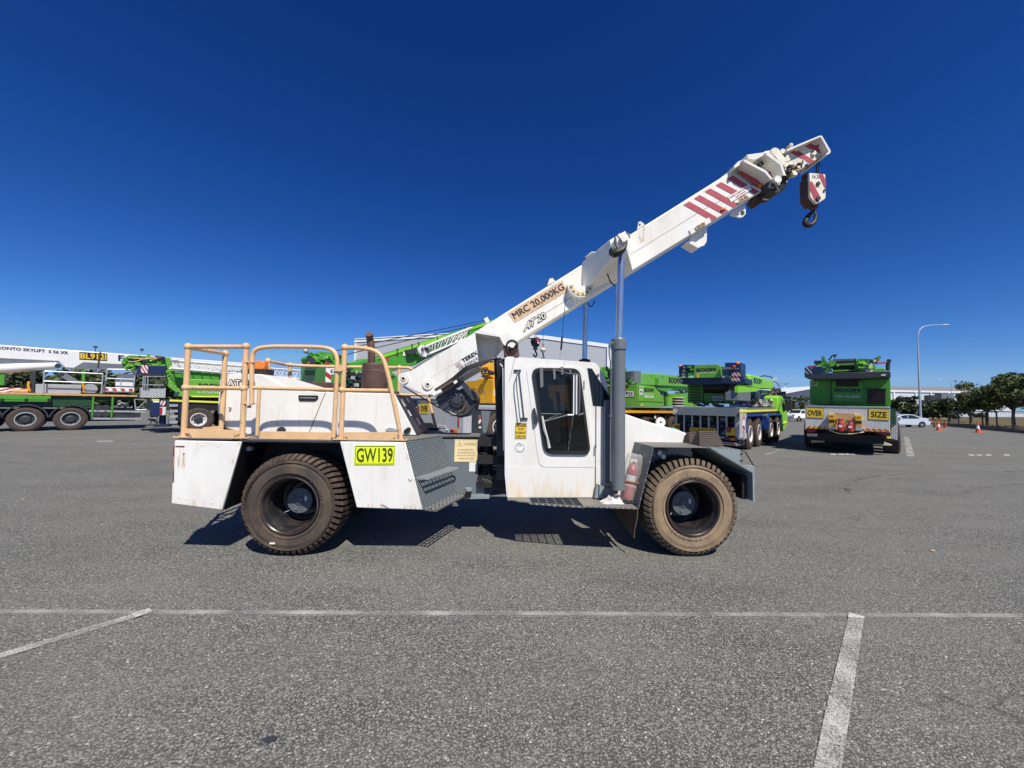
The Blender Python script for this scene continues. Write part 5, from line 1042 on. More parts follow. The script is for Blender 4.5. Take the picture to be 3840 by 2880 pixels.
wi_ = v.part('winch_frame', lambda b: (b.ext(SP(rp([(460, 1345), (485, 1332), (560, 1336), (622, 1342), (620, 1372), (600, 1374), (560, 1370), (520, 1386), (462, 1376), (458, 1360)], 8), .5), (0, 1.2, 0), GREEN2), cl(b, S(462, 1380, .4), S(620, 1374, .4), S(466, 1340, .4), 90, GM, .04, .13)))
v.part('hydraulic_hose', lambda b: (b.tube([S(480, 1342, .25), S(530, 1346, .25), S(600, 1345, .25)], .03, TIMBER, 6, smooth=1), b.tube([S(482, 1357, .25), S(510, 1357, .25), S(540, 1345, .25), S(600, 1342, .25)], .03, TIMBER, 6, smooth=1), b.ball(S(598, 1343, .25), .1, RUST)), wi_)
v.part('swing_arm', lambda b: (b.ext(SP([(614, 1380), (640, 1395), (645, 1430), (682, 1468), (660, 1470), (632, 1450), (620, 1425)], .4), (0, .4, 0), GREEN), [b.tube([S(622 + k * 8, 1400 + k * 10, .38), S(634 + k * 7, 1398 + k * 10, .38)], .02, GREEND, 5) for k in range(6)]))
jb = v.part('lattice_jib', lambda b: lattice(b, S(644, 1352, -.1), S(1130, 1390, -.1), S(640, 1381, -.1), S(1130, 1421, -.1), 16, CARW, .05, .6))
v.part('jib_bracket', lambda b: (b.ext(SP([(652, 1390), (700, 1395), (700, 1402), (655, 1398)], -.1), (0, .5, 0), GREY), cl(b, S(640, 1352, -.2), S(665, 1352, -.2), S(640, 1343, -.2), 8, [CARW, GALV])), jb)
# ---------------------------------------------------------------- C
v = Veh('parked_crane', -17.5, 6.8, 'green rough terrain crane numbered 63 with raised boom behind the muffler', 'crane')
S, Q, SP, QP = v.S, v.Q, v.SP, v.QP
ztop, zbot = Q(1127, 1377).z, Q(1127, 1460).z; Wv = Q(1127, 1400).y; xs_ = S(1284, 1420).x
cw = v.part('counterweight', lambda b: b.box(0, xs_, 0, Wv, S(1250, 1455).z, S(1225, 1362).z, GREEN2), bevel=.03)
v.part('lettering', lambda b: (b.text('BOOM', QP([(1144, 1407), (1178, 1407), (1178, 1389), (1143, 1389)]), INK, .01, .04), b.text('LOGISTICS', QP([(1143, 1418), (1178, 1419), (1178, 1414), (1143, 1413)]), WINK, .01), b.text('1300 36 2666', QP([(1143, 1431), (1178, 1432), (1178, 1423), (1143, 1422)]), WINK, .01, .035),
    b.text('RT', SP([(1226, 1430), (1243, 1430), (1244, 1424), (1227, 1424)]), REDB, .01, .035), b.text('880 E', SP([(1231, 1443), (1271, 1445), (1272, 1434), (1232, 1433)]), INK, .01, .035)), cw, flat=True)
v.part('warning_stripes', lambda b: stripes(b, SP([(1209, 1455), (1224, 1455), (1227, 1360), (1212, 1360)], 0) if 0 else QP([(1208, 1456), (1222, 1456), (1224, 1361), (1211, 1361)], -.02), 1, REDB, PAPER, 0) if 0 else [b.ext([(-.02, -.02 + 0 * i, z_ - .14), (.22, -.02, z_ - .3), (.22, -.02, z_ - .3 + .22), (-.02, -.02, z_ - .14 + .22)], (0, .01, 0), REDB if i % 2 == 0 else PAPER) for i, z_ in ((i, S(1225, 1362).z - i * .22 * 1) for i in range(6))], cw, flat=True)
v.part('number_sign', lambda b: (lambda q: (b.sign(q, INK, .01, .005), b.sign(sub(q, .03, .04, .97, .96), PAPER, .005, .016), b.text('638', sub(q, .12, .2, .9, .8), INK, .024, .03)))(SP([(1233, 1404), (1270, 1406), (1271, 1379), (1234, 1378)])), cw, flat=True)
v.part('brown_tray', lambda b: b.ext(QP([(1120, 1430), (1176, 1434), (1174, 1452), (1130, 1448)], -.3), (.3, 0, 0), RUST))
wi_ = v.part('winch_frame', lambda b: (b.ext(SP(rp([(1155, 1340), (1200, 1318), (1262, 1325), (1300, 1350), (1290, 1370), (1170, 1372)], 10), 1.2), (0, 1.0, 0), GREEN2), cl(b, S(1158, 1368, 1.1), S(1270, 1368, 1.1), S(1165, 1325, 1.1), 60, GM, .04, .14), b.cyl(S(1165, 1355, .9), S(1165, 1355, 1.6), .2, DARKG)))
v.part('beacon_arm', lambda b: (b.tube([S(1160, 1330, 1.2), S(1148, 1318, 1.2)], .03, DARKG, 5), b.ball(S(1146, 1316, 1.2), .12, GALV), b.tube([S(1150, 1300, 1.2), S(1162, 1296, 1.2)], .05, DARKG, 5)))
v.side('superstructure', [(1284, 1385), (1440, 1392), (1456, 1385), (1492, 1412), (1502, 1482), (1284, 1462)], .05, 2.4, GREEN2, bevel=.02)
v.part('side_lettering', lambda b: b.text('BOOM', SP([(1440, 1421), (1480, 1421), (1479, 1408), (1440, 1407)], .05), INK, .012, .04), flat=True)
v.part('engine_fittings', lambda b: (cl(b, S(1285, 1470, -.05), S(1360, 1470, -.05), S(1285, 1385, -.05), 80, [DARK, DARKG, GREEND, DARK, GALV, BLACK], .04, .12), cl(b, S(1290, 1470, -.12), S(1340, 1470, -.12), S(1290, 1455, -.12), 10, [CARW, GALV], .03, .06)))
bm = v.side('green_boom', [(1300, 1360), (1350, 1352), (1365, 1345), (1425, 1341), (1440, 1330), (2030, 1145), (2030, 1183), (1760, 1272), (1600, 1345), (1560, 1368), (1440, 1402), (1340, 1400)], .9, .8, GREEN2, bevel=.04)
def f(b):
    for x_ in (1490, 1545, 1570, 1640, 1745): 
        p = S(x_, 1330 - (x_ - 1440) * .3135 + 2, .88); b.box(p.x - .04, p.x + .04, .86, .92, p.z - .25, p.z + .12, DARKG)
    b.ext(SP([(1452, 1342), (1458, 1340), (1458, 1352), (1452, 1354)], .88), (0, .03, 0), REDB)
v.part('rope_guide', f, bm)
v.part('green_boom_top', lambda b: b.ext(SP([(1425, 1341), (1440, 1329), (2030, 1144), (2030, 1153), (1440, 1341)], .86), (0, .06, 0), GREENY) , bm)
v.part('lattice_jib', lambda b: (lattice(b, S(1590, 1302, .5), S(1770, 1228, .5), S(1610, 1328, .5), S(1740, 1272, .5), 7, CARW, .05, .25), b.lathe([(.0, 0), (.3, 0), (.34, .1), (.3, .25), (0, .25)], S(1590, 1316, .45), (0, 1, 0), CARW, 16), cl(b, S(1575, 1335, .4), S(1605, 1335, .4), S(1580, 1295, .4), 16, [CARW, GALV, DARK])))
v.part('knuckle', lambda b: (b.ext(SP(rp([(1525, 1312), (1560, 1306), (1572, 1316), (1545, 1330), (1530, 1328)], 4), .6), (0, .3, 0), DARKG), b.sign(SP([(1511, 1335), (1523, 1334), (1522, 1318), (1511, 1319)], .88), PAPER, .01, .01), b.tube([S(1418, 1350, .5), S(1445, 1346, .5)], .03, DARK, 5), b.box(S(1440, 1352, .5).x, S(1452, 1352, .5).x, .45, .6, S(1445, 1353, .5).z, S(1445, 1343, .5).z, RED)))
for a_, c_ in (((1250, 1317), (1830, 1199)), ((1295, 1330), (1830, 1208)), ((1325, 1275), (1700, 1252))): v.part('hoist_rope', lambda b: b.tube([S(*a_, 1.2), S(*c_, 1.2)], .022, DARK, 4))
v.side('chassis_frame', [(1150, 1475), (1700, 1500), (1700, 1560), (1150, 1540)], .3, 2.0, DARKG)
for k in (0, 4.0): v.wheel(1.2 + k, 0, .8, .6, .45, DARKG, far=2.6)
# ropes and blocks hanging from the hidden tip of that raised boom
def hang(name, px, pt, py, col, lab, cat, ball=False):
    p = v.S(px, py, 1.2); w_ = v.fr.M @ p; o = empty(name, w_, AV); tag(o, lab, cat)
    up = v.S(px, pt, 1.2).z - p.z
    b = MB(); 
    if ball: b.ball((0, 0, 0), .2, PAPER, 16); b.lathe([(.2, -.03), (.21, 0), (.2, .03)], (0, 0, 0), (0, 0, 1), RED, 18); b.cyl((0, 0, .18), (0, 0, .5), .05, REDB); b.build('ball_weight', o)
    else: b.box(-.25, .25, -.2, .2, -.3, .28, DARK); b.cyl((0, -.25, .05), (0, .25, .05), .3, DARK); b.cyl((0, -.26, .1), (0, -.2, .1), .17, RED); b.box(-.05, .15, -.27, -.2, -.15, .0, PAPER); b.box(-.14, .14, -.12, .12, -.6, -.3, DARKG); b.build('block_body', o, bevel=.02)
    b = MB(); s_ = .2 if ball else .25; z_ = -.25 if ball else -.6
    b.tube([(0, 0, z_ + .08), (0, 0, z_ - .1), (s_ * .8, 0, z_ - .3), (s_ * .5, 0, z_ - .5), (-s_ * .5, 0, z_ - .5), (-s_ * .9, 0, z_ - .35)], s_ * .26, DARK, 8, smooth=2); b.build('hook', o)
    b = MB()
    for dx in ((0,) if ball else (-.15, 0, .15)): b.tube([(dx, 0, .2), (dx, 0, up)], .02, DARK, 4)
    b.build('hoist_rope', o)
hang('hanging_hook_block', 2008, 1120, 1283, DARK, 'small dark hook block with red sheave hanging in front of the grey shed', 'hook block')
hang('hanging_ball_weight', 2036, 1120, 1313, PAPER, 'white ball weight with red band hanging beside the dark hook block', 'ball weight', True)
# ---------------------------------------------------------------- D yellow
v = Veh('parked_crane', -13, 10.9, 'yellow crane numbered 928 with grey chassis and tread plate tail behind the winch', 'crane')
S, Q, SP, QP = v.S, v.Q, v.SP, v.QP
zt_, zb_ = Q(1650, 1508).z, Q(1650, 1620).z
tl = v.part('tail_panel', lambda b: b.box(0, S(1769, 1580).x, 0, Q(1566, 1560).y, zb_, zt_, ALU), bevel=.01)
v.part('tail_rim', lambda b: b.box(-.03, S(1769, 1580).x, -.02, Q(1566, 1560).y, zt_, zt_ + .06, ALUP), tl)
v.part('over_sign', lambda b: (lambda q: (b.sign(q, YELS, .01, .005), b.text('OVER', sub(q, .08, .2, .92, .8), INK, .02, .03)))(QP([(1577, 1551), (1608, 1551), (1608, 1514), (1577, 1513)])), tl, flat=True)
v.part('size_sign', lambda b: (lambda q: (b.sign(q, YELS, .01, .005), b.text('SIZE', sub(q, .08, .2, .92, .8), INK, .02, .03)))(QP([(1690, 1556), (1724, 1557), (1724, 1518), (1690, 1517)])), tl, flat=True)
v.part('tail_stripes', lambda b: (stripes(b, QP([(1565, 1583), (1572, 1583), (1572, 1525), (1565, 1524)]), 1, RED, YELS, 0), [b.ext([Q(x_, 1530 + k * 10, -.012), Q(x_ + 7, 1524 + k * 10, -.012), Q(x_ + 7, 1529 + k * 10, -.012), Q(x_, 1535 + k * 10, -.012)], (.004, 0, 0), RED) for k in range(5) for x_ in (1565,)], stripes(b, QP([(1716, 1603), (1723, 1603), (1723, 1566), (1716, 1565)]), 1, RED, YELS, 0)), tl, flat=True)
v.part('tail_lamp', lambda b: (b.ext(QP([(1688, 1610), (1701, 1611), (1701, 1622), (1688, 1621)], -.03), (.03, 0, 0), REDL), b.ext(QP([(1701, 1611), (1715, 1612), (1715, 1623), (1701, 1622)], -.03), (.03, 0, 0), AMBER), b.ball(Q(1675, 1612, -.05), .06, GALV)), tl)
v.part('drive_label', lambda b: (lambda q: (b.sign(q, PAPER, .01, .005), b.text('LEFT HAND DRIVE', sub(q, .05, .25, .95, .75), INKR, .02, .02)))(QP([(1636, 1603), (1671, 1605), (1671, 1596), (1636, 1594)])), tl, flat=True)
cf = v.side('chassis_frame', [(1770, 1531), (1900, 1534), (2300, 1545), (2300, 1600), (1845, 1600), (1838, 1560), (1815, 1640), (1770, 1632)], .05, 2.4, DARKG)
v.part('chassis_rail', lambda b: b.ext(SP([(1770, 1526), (2100, 1534), (2100, 1543), (1770, 1534)], .0), (0, 2.5, 0), ALUP), cf)
v.part('front_strut', lambda b: b.ext(SP([(1805, 1540), (1840, 1542), (1822, 1634), (1812, 1634)], -.05), (0, .3, 0), GREY), cf)
v.part('reflector', lambda b: (stripes(b, SP([(1795, 1590), (1811, 1590), (1811, 1557), (1795, 1556)], .05), 1, RED, PAPER, 0), b.ext(SP([(1795, 1580), (1811, 1562), (1811, 1572), (1795, 1590)], .03), (0, .01, 0), PAPER), b.sign(SP([(1795, 1606), (1803, 1606), (1803, 1599), (1795, 1599)], .03), PAPER, .01, .01)), cf, flat=True)
x0_ = S(1868, 1590).x
for k in range(4): v.wheel(x0_ + k * 1.9, 0, .68, .5, .36, RIMW, far=2.6)
def f(b):
    x1 = 2.2; b.ext([Q(1786, 1425, x1), Q(1800, 1419, x1), Q(1848, 1422, x1), Q(1848, 1512, x1), Q(1788, 1512, x1), Q(1780, 1470, x1)], (2.2, 0, 0), ORANGEY)
cw = v.part('counterweight', f, bevel=.03)
yq = Q(1848, 1460, 2.2).y
v.part('number_sign', lambda b: (lambda q: (b.sign(q, PAPER, .01, .005), b.text('928', sub(q, .1, .15, .9, .85), INK, .02, .03)))(SP([(1853, 1484), (1880, 1485), (1880, 1460), (1853, 1459)], yq)), cw, flat=True)
v.part('faded_lettering', lambda b: b.text('LCS', QP([(1795, 1474), (1822, 1476), (1822, 1463), (1795, 1460)], 2.2), TIMBER, .01, .035), cw, flat=True)
v.part('yellow_boom', lambda b: (b.ext(SP([(1828, 1376), (1880, 1350), (2250, 1380), (2250, 1420), (1880, 1425), (1850, 1420)], yq + .5), (0, .7, 0), ORANGEY), cl(b, S(1800, 1415, yq + .3), S(1845, 1418, yq + .3), S(1805, 1385, yq + .3), 26, [DARK, DARKG, RUST, ORANGEY], .04, .1)), bevel=.02)
v.part('superstructure', lambda b: b.ext(SP([(1848, 1425), (2200, 1435), (2200, 1515), (1848, 1513)], yq), (0, 2, 0), ORANGEY))
v.part('turntable', lambda b: b.box(2.4, 5, .4, 2.2, zt_ - .1, zt_ + .1, DARKG))
v.part('boarding_ladder', lambda b: [b.ext(QP([(1526, 1500 + k * 18), (1562, 1501 + k * 18), (1562, 1512 + k * 18), (1526, 1511 + k * 18)], .2), (.3, 0, 0), NAVY) for k in range(5)] + [b.ext(QP([(1558, 1525), (1568, 1525), (1568, 1530), (1558, 1530)], .1), (.02, 0, 0), YLINE)])
# ---------------------------------------------------------------- E 925
v = Veh('parked_crane', -8.4, 15.2, 'green crane numbered 925 seen behind the white front body and cylinder', 'crane')
S, Q, SP, QP = v.S, v.Q, v.SP, v.QP
XE = 18 - 15.2
def f(b):
    b.ext([Q(2332, 1455, XE), Q(2344, 1441, XE), Q(2391, 1443, XE), Q(2391, 1526, XE), Q(2338, 1526, XE), Q(2332, 1490, XE)], (1.2, 0, 0), GREEN)
ye = 0.
cw = v.side('counterweight', [(2391, 1443), (2455, 1449), (2489, 1491), (2490, 1526), (2391, 1526)], 0, 2.6, GREEN, bevel=.02)
v.part('lettering', lambda b: (b.text('BOOM', SP([(2416, 1470), (2450, 1471), (2450, 1456), (2416, 1454)]), INK, .012, .035), b.text('LOGISTICS', SP([(2416, 1479), (2450, 1480), (2450, 1475), (2416, 1474)]), WINK, .012), b.text('1300 36 2666', SP([(2416, 1491), (2450, 1492), (2450, 1483), (2416, 1482)]), WINK, .012, .03), b.text('boomlogistics.com.au', SP([(2416, 1500), (2452, 1501), (2452, 1498), (2416, 1497)]), INK, .012),
    (lambda q: (b.sign(q, PAPER, .01, .005), b.text('925', sub(q, .1, .2, .9, .8), INK, .02, .03)))(SP([(2398, 1480), (2411, 1480), (2411, 1460), (2398, 1459)])), b.text('AT 70-4', SP([(2397, 1454), (2412, 1455), (2412, 1449), (2397, 1448)]), WINK, .012, .035)), cw, flat=True)
xe_ = S(2391, 1480).x
v.part('number_sign', lambda b: (lambda q: (b.sign(q, INK, .01, .005), b.sign(sub(q, .03, .05, .97, .95), PAPER, .005, .016), b.text('925', sub(q, .12, .2, .88, .8), INK, .024, .03)))(QP([(2344, 1488), (2378, 1488), (2378, 1466), (2344, 1465)], xe_)), cw, flat=True)
v.part('panel_line', lambda b: (b.tube([S(2393, 1505, -.01), S(2487, 1508, -.01)], .012, GREEND, 4), b.tube([S(2393, 1445, -.01), S(2393, 1525, -.01)], .015, GREEND, 4), cl(b, S(2396, 1524, -.03), S(2412, 1524, -.03), S(2396, 1515, -.03), 5, [CREAMS, RED], .03, .05)), cw)
v.part('exhaust_box', lambda b: b.ext(SP([(2381, 1390), (2404, 1391), (2403, 1438), (2380, 1437)], .5), (0, .5, 0), GREY), bevel=.02)
v.part('tail_lamp', lambda b: b.ext(QP([(2341, 1431), (2350, 1431), (2350, 1455), (2341, 1455)], xe_ - .3), (.2, 0, 0), REDB))
bm = v.side('green_boom', [(2250, 1372), (2330, 1388), (2404, 1397), (2700, 1420), (2700, 1458), (2500, 1448), (2404, 1445), (2250, 1440)], .8, .9, GREEN, bevel=.05)
v.part('boom_lettering', lambda b: b.text('BOOM', SP([(2508, 1437), (2546, 1440), (2546, 1418), (2508, 1414)], .8), INK, .012, .035), bm, flat=True)
v.part('boom_lug', lambda b: [b.cyl(S(x_, y_, .78), S(x_, y_, .85), r_, GREEN2, n=14) for x_, y_, r_ in ((2457, 1430, .2), (2441, 1408, .05), (2484, 1413, .05))], bm)
v.part('lift_cylinder', lambda b: (b.cyl(S(2470, 1452, 1.2), S(2640, 1455, 1.2), .22, GREEN, n=14), b.ext(SP([(2455, 1447), (2540, 1450), (2500, 1470), (2470, 1462)], .9), (0, .7, 0), GREEN2), cl(b, S(2470, 1490, 1), S(2600, 1490, 1), S(2480, 1465, 1), 26, [DARK, DARKG, GREEN2], .05, .14)))
v.part('boom_fittings', lambda b: (cl(b, S(2245, 1455, .5), S(2335, 1455, .5), S(2250, 1375, .5), 60, GM + [DARK, DARK], .05, .14), b.box(S(2350, 1440, .7).x, S(2380, 1440, .7).x, .7, 1.2, S(2350, 1440, .7).z, S(2350, 1392, .7).z, DARKG), cl(b, S(2345, 1445, .4), S(2380, 1445, .4), S(2345, 1420, .4), 12, GM, .05, .1)))
v.part('cable_drum', lambda b: (b.cyl(S(2505, 1524, .3), S(2505, 1489, .3), .24, GREEN, n=18), [b.cyl(S(2537, 1523 - k * 5, .5), S(2537, 1520.5 - k * 5, .5), .42, DARKG if k % 2 else STAINW, n=16) for k in range(7)]))
v.side('side_cabinet', [(2558, 1476), (2625, 1478), (2625, 1526), (2556, 1525)], .2, 1.2, GREEN, bevel=.02)
v.part('deck_edge', lambda b: b.ext(SP([(2300, 1538), (2520, 1541), (2700, 1545), (2700, 1550), (2520, 1549), (2300, 1548)], -.03), (0, 2.6, 0), ORANGEY))
v.side('chassis_frame', [(2300, 1527), (2700, 1532), (2700, 1590), (2500, 1585), (2420, 1588), (2300, 1580)], .3, 2.0, DARK)
v.part('chassis_fittings', lambda b: (cl(b, S(2350, 1580, .2), S(2510, 1580, .2), S(2350, 1550, .2), 30, [DARK, DARKG, RUST, DARK], .05, .14), b.sign(SP([(2453, 1569), (2459, 1569), (2459, 1555), (2453, 1555)], .1), PAPER, .01, .01)))
for k in range(4): v.wheel(S(2425, 1580).x + k * 1.8, 0, .62, .45, .34, DARKG, far=2.5)
v.part('outrigger_box', lambda b: b.box(.2, S(2350, 1560).x, .2, 2.4, .7, 1.3, RED))
# ---------------------------------------------------------------- F 926
v = Veh('parked_crane', -3.9, 18.3, 'four axle green crane numbered 926 with blue fenders and white rims', 'crane')
S, Q, SP, QP = v.S, v.Q, v.SP, v.QP
WF = Q(2524, 1580).y; zt_ = S(2790, 1531).z; zm_ = Q(2700, 1557).z; zb_ = Q(2700, 1640).z; xt_ = .42
tb_ = v.part('tail_frame', lambda b: (b.box(0, xt_, 0, WF, zm_, zt_, ALU), b.box(0, xt_, -.001, .28, zb_, zm_, ALU), b.box(0, .1, 0, WF, zb_ - .03, zb_ + .03, GALV), b.box(0, .1, 0, WF, zm_ - .03, zm_ + .02, GALV)))
v.part('tail_rim', lambda b: b.box(-.02, xt_ + .02, -.02, WF + .02, zt_, zt_ + .04, ALUP), tb_)
v.part('rear_recess', lambda b: (b.box(.3, 2.0, .1, WF, zb_ - .1, zt_ - .05, DARK), cl(b, Vector((.25, .5, zb_ + .05)), Vector((.25, WF - .2, zb_ + .05)), Vector((.25, .5, zm_ - .1)), 50, [DARK, DARKG, GREY, NAVY], .05, .12)), tb_)
for i in range(8):
    y_ = .28 + (WF - .28) * i / 7.5; v.part('tail_post', lambda b: b.box(0, .06, y_, y_ + .06, zb_, zm_, GALV), tb_)
v.part('oversize_sign', lambda b: (lambda q: (b.sign(q, YELS, .01, .005), b.text('OVERSIZE', sub(q, .04, .15, .96, .85), INK, .02, .01)))(QP([(2587, 1625), (2684, 1628), (2684, 1607), (2587, 1603)], -.03)), tb_, flat=True)
def f(b):
    for a_ in ([(2524, 1612), (2549, 1614), (2549, 1590), (2524, 1588)], [(2724, 1632), (2757, 1634), (2757, 1604), (2724, 1602)]):
        q = QP(a_, -.02); b.sign(q, YELS, .01, .005); A, B_, C_, D_ = q
        g_ = lambda u, w_: A.lerp(B_, u).lerp(D_.lerp(C_, u), w_) + Vector((-.02, 0, 0)); fl = a_[0][0] > 2600
        b.face([g_(.0 if fl else .35, .35), g_(.5 if fl else 1, .35 if fl else .25), g_(.65 if fl else 1, 1 if fl else .75), g_(0 if fl else .2, 1 if fl else .75)], REDB)
v.part('corner_marker', f, tb_, flat=True)
v.part('tail_lamp', lambda b: (b.ext(QP([(2716, 1637), (2762, 1641), (2762, 1654), (2716, 1650)], -.05), (.1, 0, 0), DARKG), b.ext(QP([(2722, 1640), (2736, 1641), (2736, 1650), (2722, 1649)], -.07), (.02, 0, 0), REDL), b.ext(QP([(2740, 1642), (2756, 1643), (2756, 1652), (2740, 1651)], -.07), (.02, 0, 0), AMBER)), tb_)
v.part('bumper', lambda b: (b.ext(QP([(2700, 1657), (2764, 1662), (2764, 1672), (2700, 1667)], -.1), (.1, 0, 0), ALUP), b.ext(QP([(2705, 1660), (2760, 1665), (2760, 1669), (2705, 1664)], -.12), (.02, 0, 0), REDL), cl(b, Q(2765, 1668), Q(2790, 1668), Q(2765, 1650), 10, [ALUP, DARKG], .03, .06)), tb_)
v.part('side_tread_plate', lambda b: b.ext(SP([(2775, 1532), (2788, 1533), (2786, 1640), (2774, 1640)], -.01), (0, .01, 0), ALU), tb_)
v.part('marker_lamp_strip', lambda b: (b.ext(SP([(2787, 1562), (2793, 1562), (2793, 1612), (2787, 1612)], -.02), (0, .02, 0), PAPER), b.ext(SP([(2787, 1562), (2793, 1562), (2793, 1573), (2787, 1573)], -.03), (0, .02, 0), AMBER), b.ext(SP([(2787, 1595), (2793, 1600), (2793, 1612), (2787, 1605)], -.03), (0, .02, 0), REDB)))
v.part('yellow_stripe', lambda b: b.ext(SP([(2776, 1538), (2922, 1534), (2922, 1541), (2776, 1547)], -.03), (0, .04, 0), YLINE))
v.side('chassis_frame', [(2776, 1530), (2925, 1526), (2925, 1560), (2776, 1562)], .05, 2.5, GREY)
v.part('underbody', lambda b: b.box(.5, S(2925, 1560).x, .5, 2.2, .5, 1.3, DARK))
wx = [S(2815, 1620).x, S(2848, 1615).x, S(2893, 1602).x, S(2919, 1598).x]
for x_ in wx: v.wheel(x_, 0, .66, .42, .37, RIMW, TRUCKT, far=2.6)
def fend(xa_, xb_):
    z1, z2 = 1.5, 1.2
    def g(b):
        for y_, th_ in ((-.02, .03),):
            pass
        pts = [(xa_ - .85, .75), (xa_ - .85, 1.3), (xa_ - .7, 1.52), (xb_ + .7, 1.52), (xb_ + .85, 1.3), (xb_ + .85, .75)]; pin = [(xa_ - .77, .75), (xa_ - .77, 1.26), (xa_ - .66, 1.43), (xb_ + .66, 1.43), (xb_ + .77, 1.26), (xb_ + .77, .75)]
        for i in range(5): b.ext([(pts[i][0], -.03, pts[i][1]), (pts[i + 1][0], -.03, pts[i + 1][1]), (pin[i + 1][0], -.03, pin[i + 1][1]), (pin[i][0], -.03, pin[i][1])], (0, .5, 0), BLUE)
    return g
v.part('fender', fend(wx[0], wx[1])); v.part('fender', fend(wx[2], wx[3]))
cb = v.side('driver_cab', [(2918, 1490), (2924, 1483), (2935, 1486), (2941, 1500), (2952, 1545), (2956, 1575), (2947, 1605), (2938, 1618), (2934, 1560), (2917, 1535)], -.05, .7, GREENY, bevel=.04)
v.part('cab_window', lambda b: b.ext(SP([(2936, 1500), (2940, 1503), (2945, 1540), (2938, 1545), (2933, 1520)], -.07), (0, .02, 0), GLASSD), cb)
v.part('cab_mirror', lambda b: (b.tube([S(2936, 1493, -.1), S(2950, 1500, -.5), S(2958, 1505, -.6)], .03, DARKG, 6), b.box(S(2956, 1510, -.6).x - .1, S(2956, 1510, -.6).x + .1, -.75, -.45, S(2956, 1540, -.6).z, S(2956, 1505, -.6).z, DARKG)), cb)
v.part('cab_step', lambda b: b.ext(SP([(2940, 1585), (2950, 1580), (2950, 1585), (2940, 1590)], -.1), (0, .1, 0), YLINE), cb)
XS = 1.6
ss = v.part('superstructure', lambda b: (b.ext(QP([(2578, 1443), (2742, 1443), (2738, 1512), (2578, 1510)], XS), (3.0, 0, 0), GREEN2),), bevel=.03)
v.part('vent_panel', lambda b: [b.ext(QP([(2588, 1449 + k * 10), (2627, 1449 + k * 10), (2627, 1453 + k * 10), (2588, 1453 + k * 10)], XS - .03), (.03, 0, 0), DARK) for k in range(6)] + [b.ext(QP([(2636, 1446), (2639, 1446), (2639, 1508), (2636, 1508)], XS - .02), (.02, 0, 0), DARK)], ss)
v.part('number_sign', lambda b: (lambda q: (b.sign(q, GALV, .01, .005), b.text('926', sub(q, .08, .15, .92, .85), INK, .02, .02)))(QP([(2674, 1503), (2711, 1503), (2711, 1486), (2672, 1486)], XS)), ss, flat=True)
v.part('winch_drum', lambda b: (b.cyl(Q(2645, 1450, XS + .05), Q(2735, 1450, XS + .05), .32, DARK, n=20), b.tube([Q(2710, 1458, XS - .05), Q(2725, 1478, XS - .05), Q(2640, 1478, XS - .05)], .02, GREEN2, 5)), ss)
v.part('side_cover', lambda b: (b.ext(SP([(2768, 1448), (2800, 1448), (2850, 1456), (2838, 1468), (2768, 1472)], .1), (0, .12, 0), GREENY), cl(b, Q(2732, 1475, XS - .3), Q(2765, 1475, XS - .3), Q(2735, 1445, XS - .3), 22, [GREEN, GREENY, GALV, DARKG], .04, .1)))
v.part('yellow_notice', lambda b: b.ext(QP([(2736, 1488), (2754, 1488), (2754, 1499), (2736, 1499)], XS - .1), (.05, 0, 0), YELS))
v.part('grey_cabinet', lambda b: (b.ext(SP([(2770, 1469), (2815, 1469), (2815, 1505), (2770, 1502)], .1), (0, .5, 0), GREY), b.ext(QP([(2737, 1472), (2790, 1472), (2790, 1500), (2755, 1500)], .9), (1.0, 0, 0), DARKG)), bevel=.02)
v.part('outrigger_post', lambda b: (b.ext(SP([(2834, 1463), (2850, 1463), (2853, 1500), (2834, 1500)], .3), (0, .4, 0), NAVY), b.ext(SP([(2800, 1498), (2905, 1500), (2905, 1512), (2800, 1512)], .4), (0, 1.2, 0), NAVY), cl(b, S(2820, 1525, .2), S(2912, 1525, .2), S(2820, 1495, .2), 60, [DARK, DARKG, NAVY, GALV, DARK, STAINW], .04, .12)))
v.part('deck_fittings', lambda b: (cl(b, S(2790, 1530, .3), S(2915, 1530, .3), S(2790, 1515, .3), 40, [DARK, DARKG, GREY, GALV, DARK], .04, .1), cl(b, Q(2590, 1530, 1.0), Q(2740, 1530, 1.0), Q(2590, 1512, 1.0), 26, [DARK, RED, GREEN2, DARKG, DARK, BLACK], .04, .09)))
XC = .5
cw = v.part('counterweight', lambda b: (b.ext(QP([(2541, 1420), (2560, 1417), (2795, 1417), (2797, 1440), (2560, 1441), (2541, 1434)], XC), (1.3, 0, 0), NAVY), b.ext(QP([(2718, 1360), (2778, 1359), (2778, 1415), (2718, 1415)], XC), (.9, 0, 0), NAVY), b.ext(QP([(2545, 1376), (2560, 1371), (2602, 1371), (2602, 1402), (2545, 1406)], XC), (.9, 0, 0), NAVY)), bevel=.03)
v.part('warning_stripes', lambda b: [stripes(b, QP(a_, XC), 5, REDB, PAPER, sk) for a_, sk in (([(2743, 1411), (2776, 1412), (2776, 1398), (2743, 1397)], -.4), ([(2743, 1429), (2774, 1430), (2774, 1417), (2743, 1416)], -.4), ([(2542, 1417), (2560, 1416), (2560, 1406), (2542, 1407)], .5), ([(2542, 1434), (2560, 1434), (2560, 1422), (2542, 1422)], .5))], cw, flat=True)
v.part('amber_beacon', lambda b: (b.ball(Q(2550, 1373, XC - .1), .075, AMBER), ), cw); v.part('amber_beacon', lambda b: (b.ball(Q(2766, 1362, XC - .1), .08, AMBER),), cw)
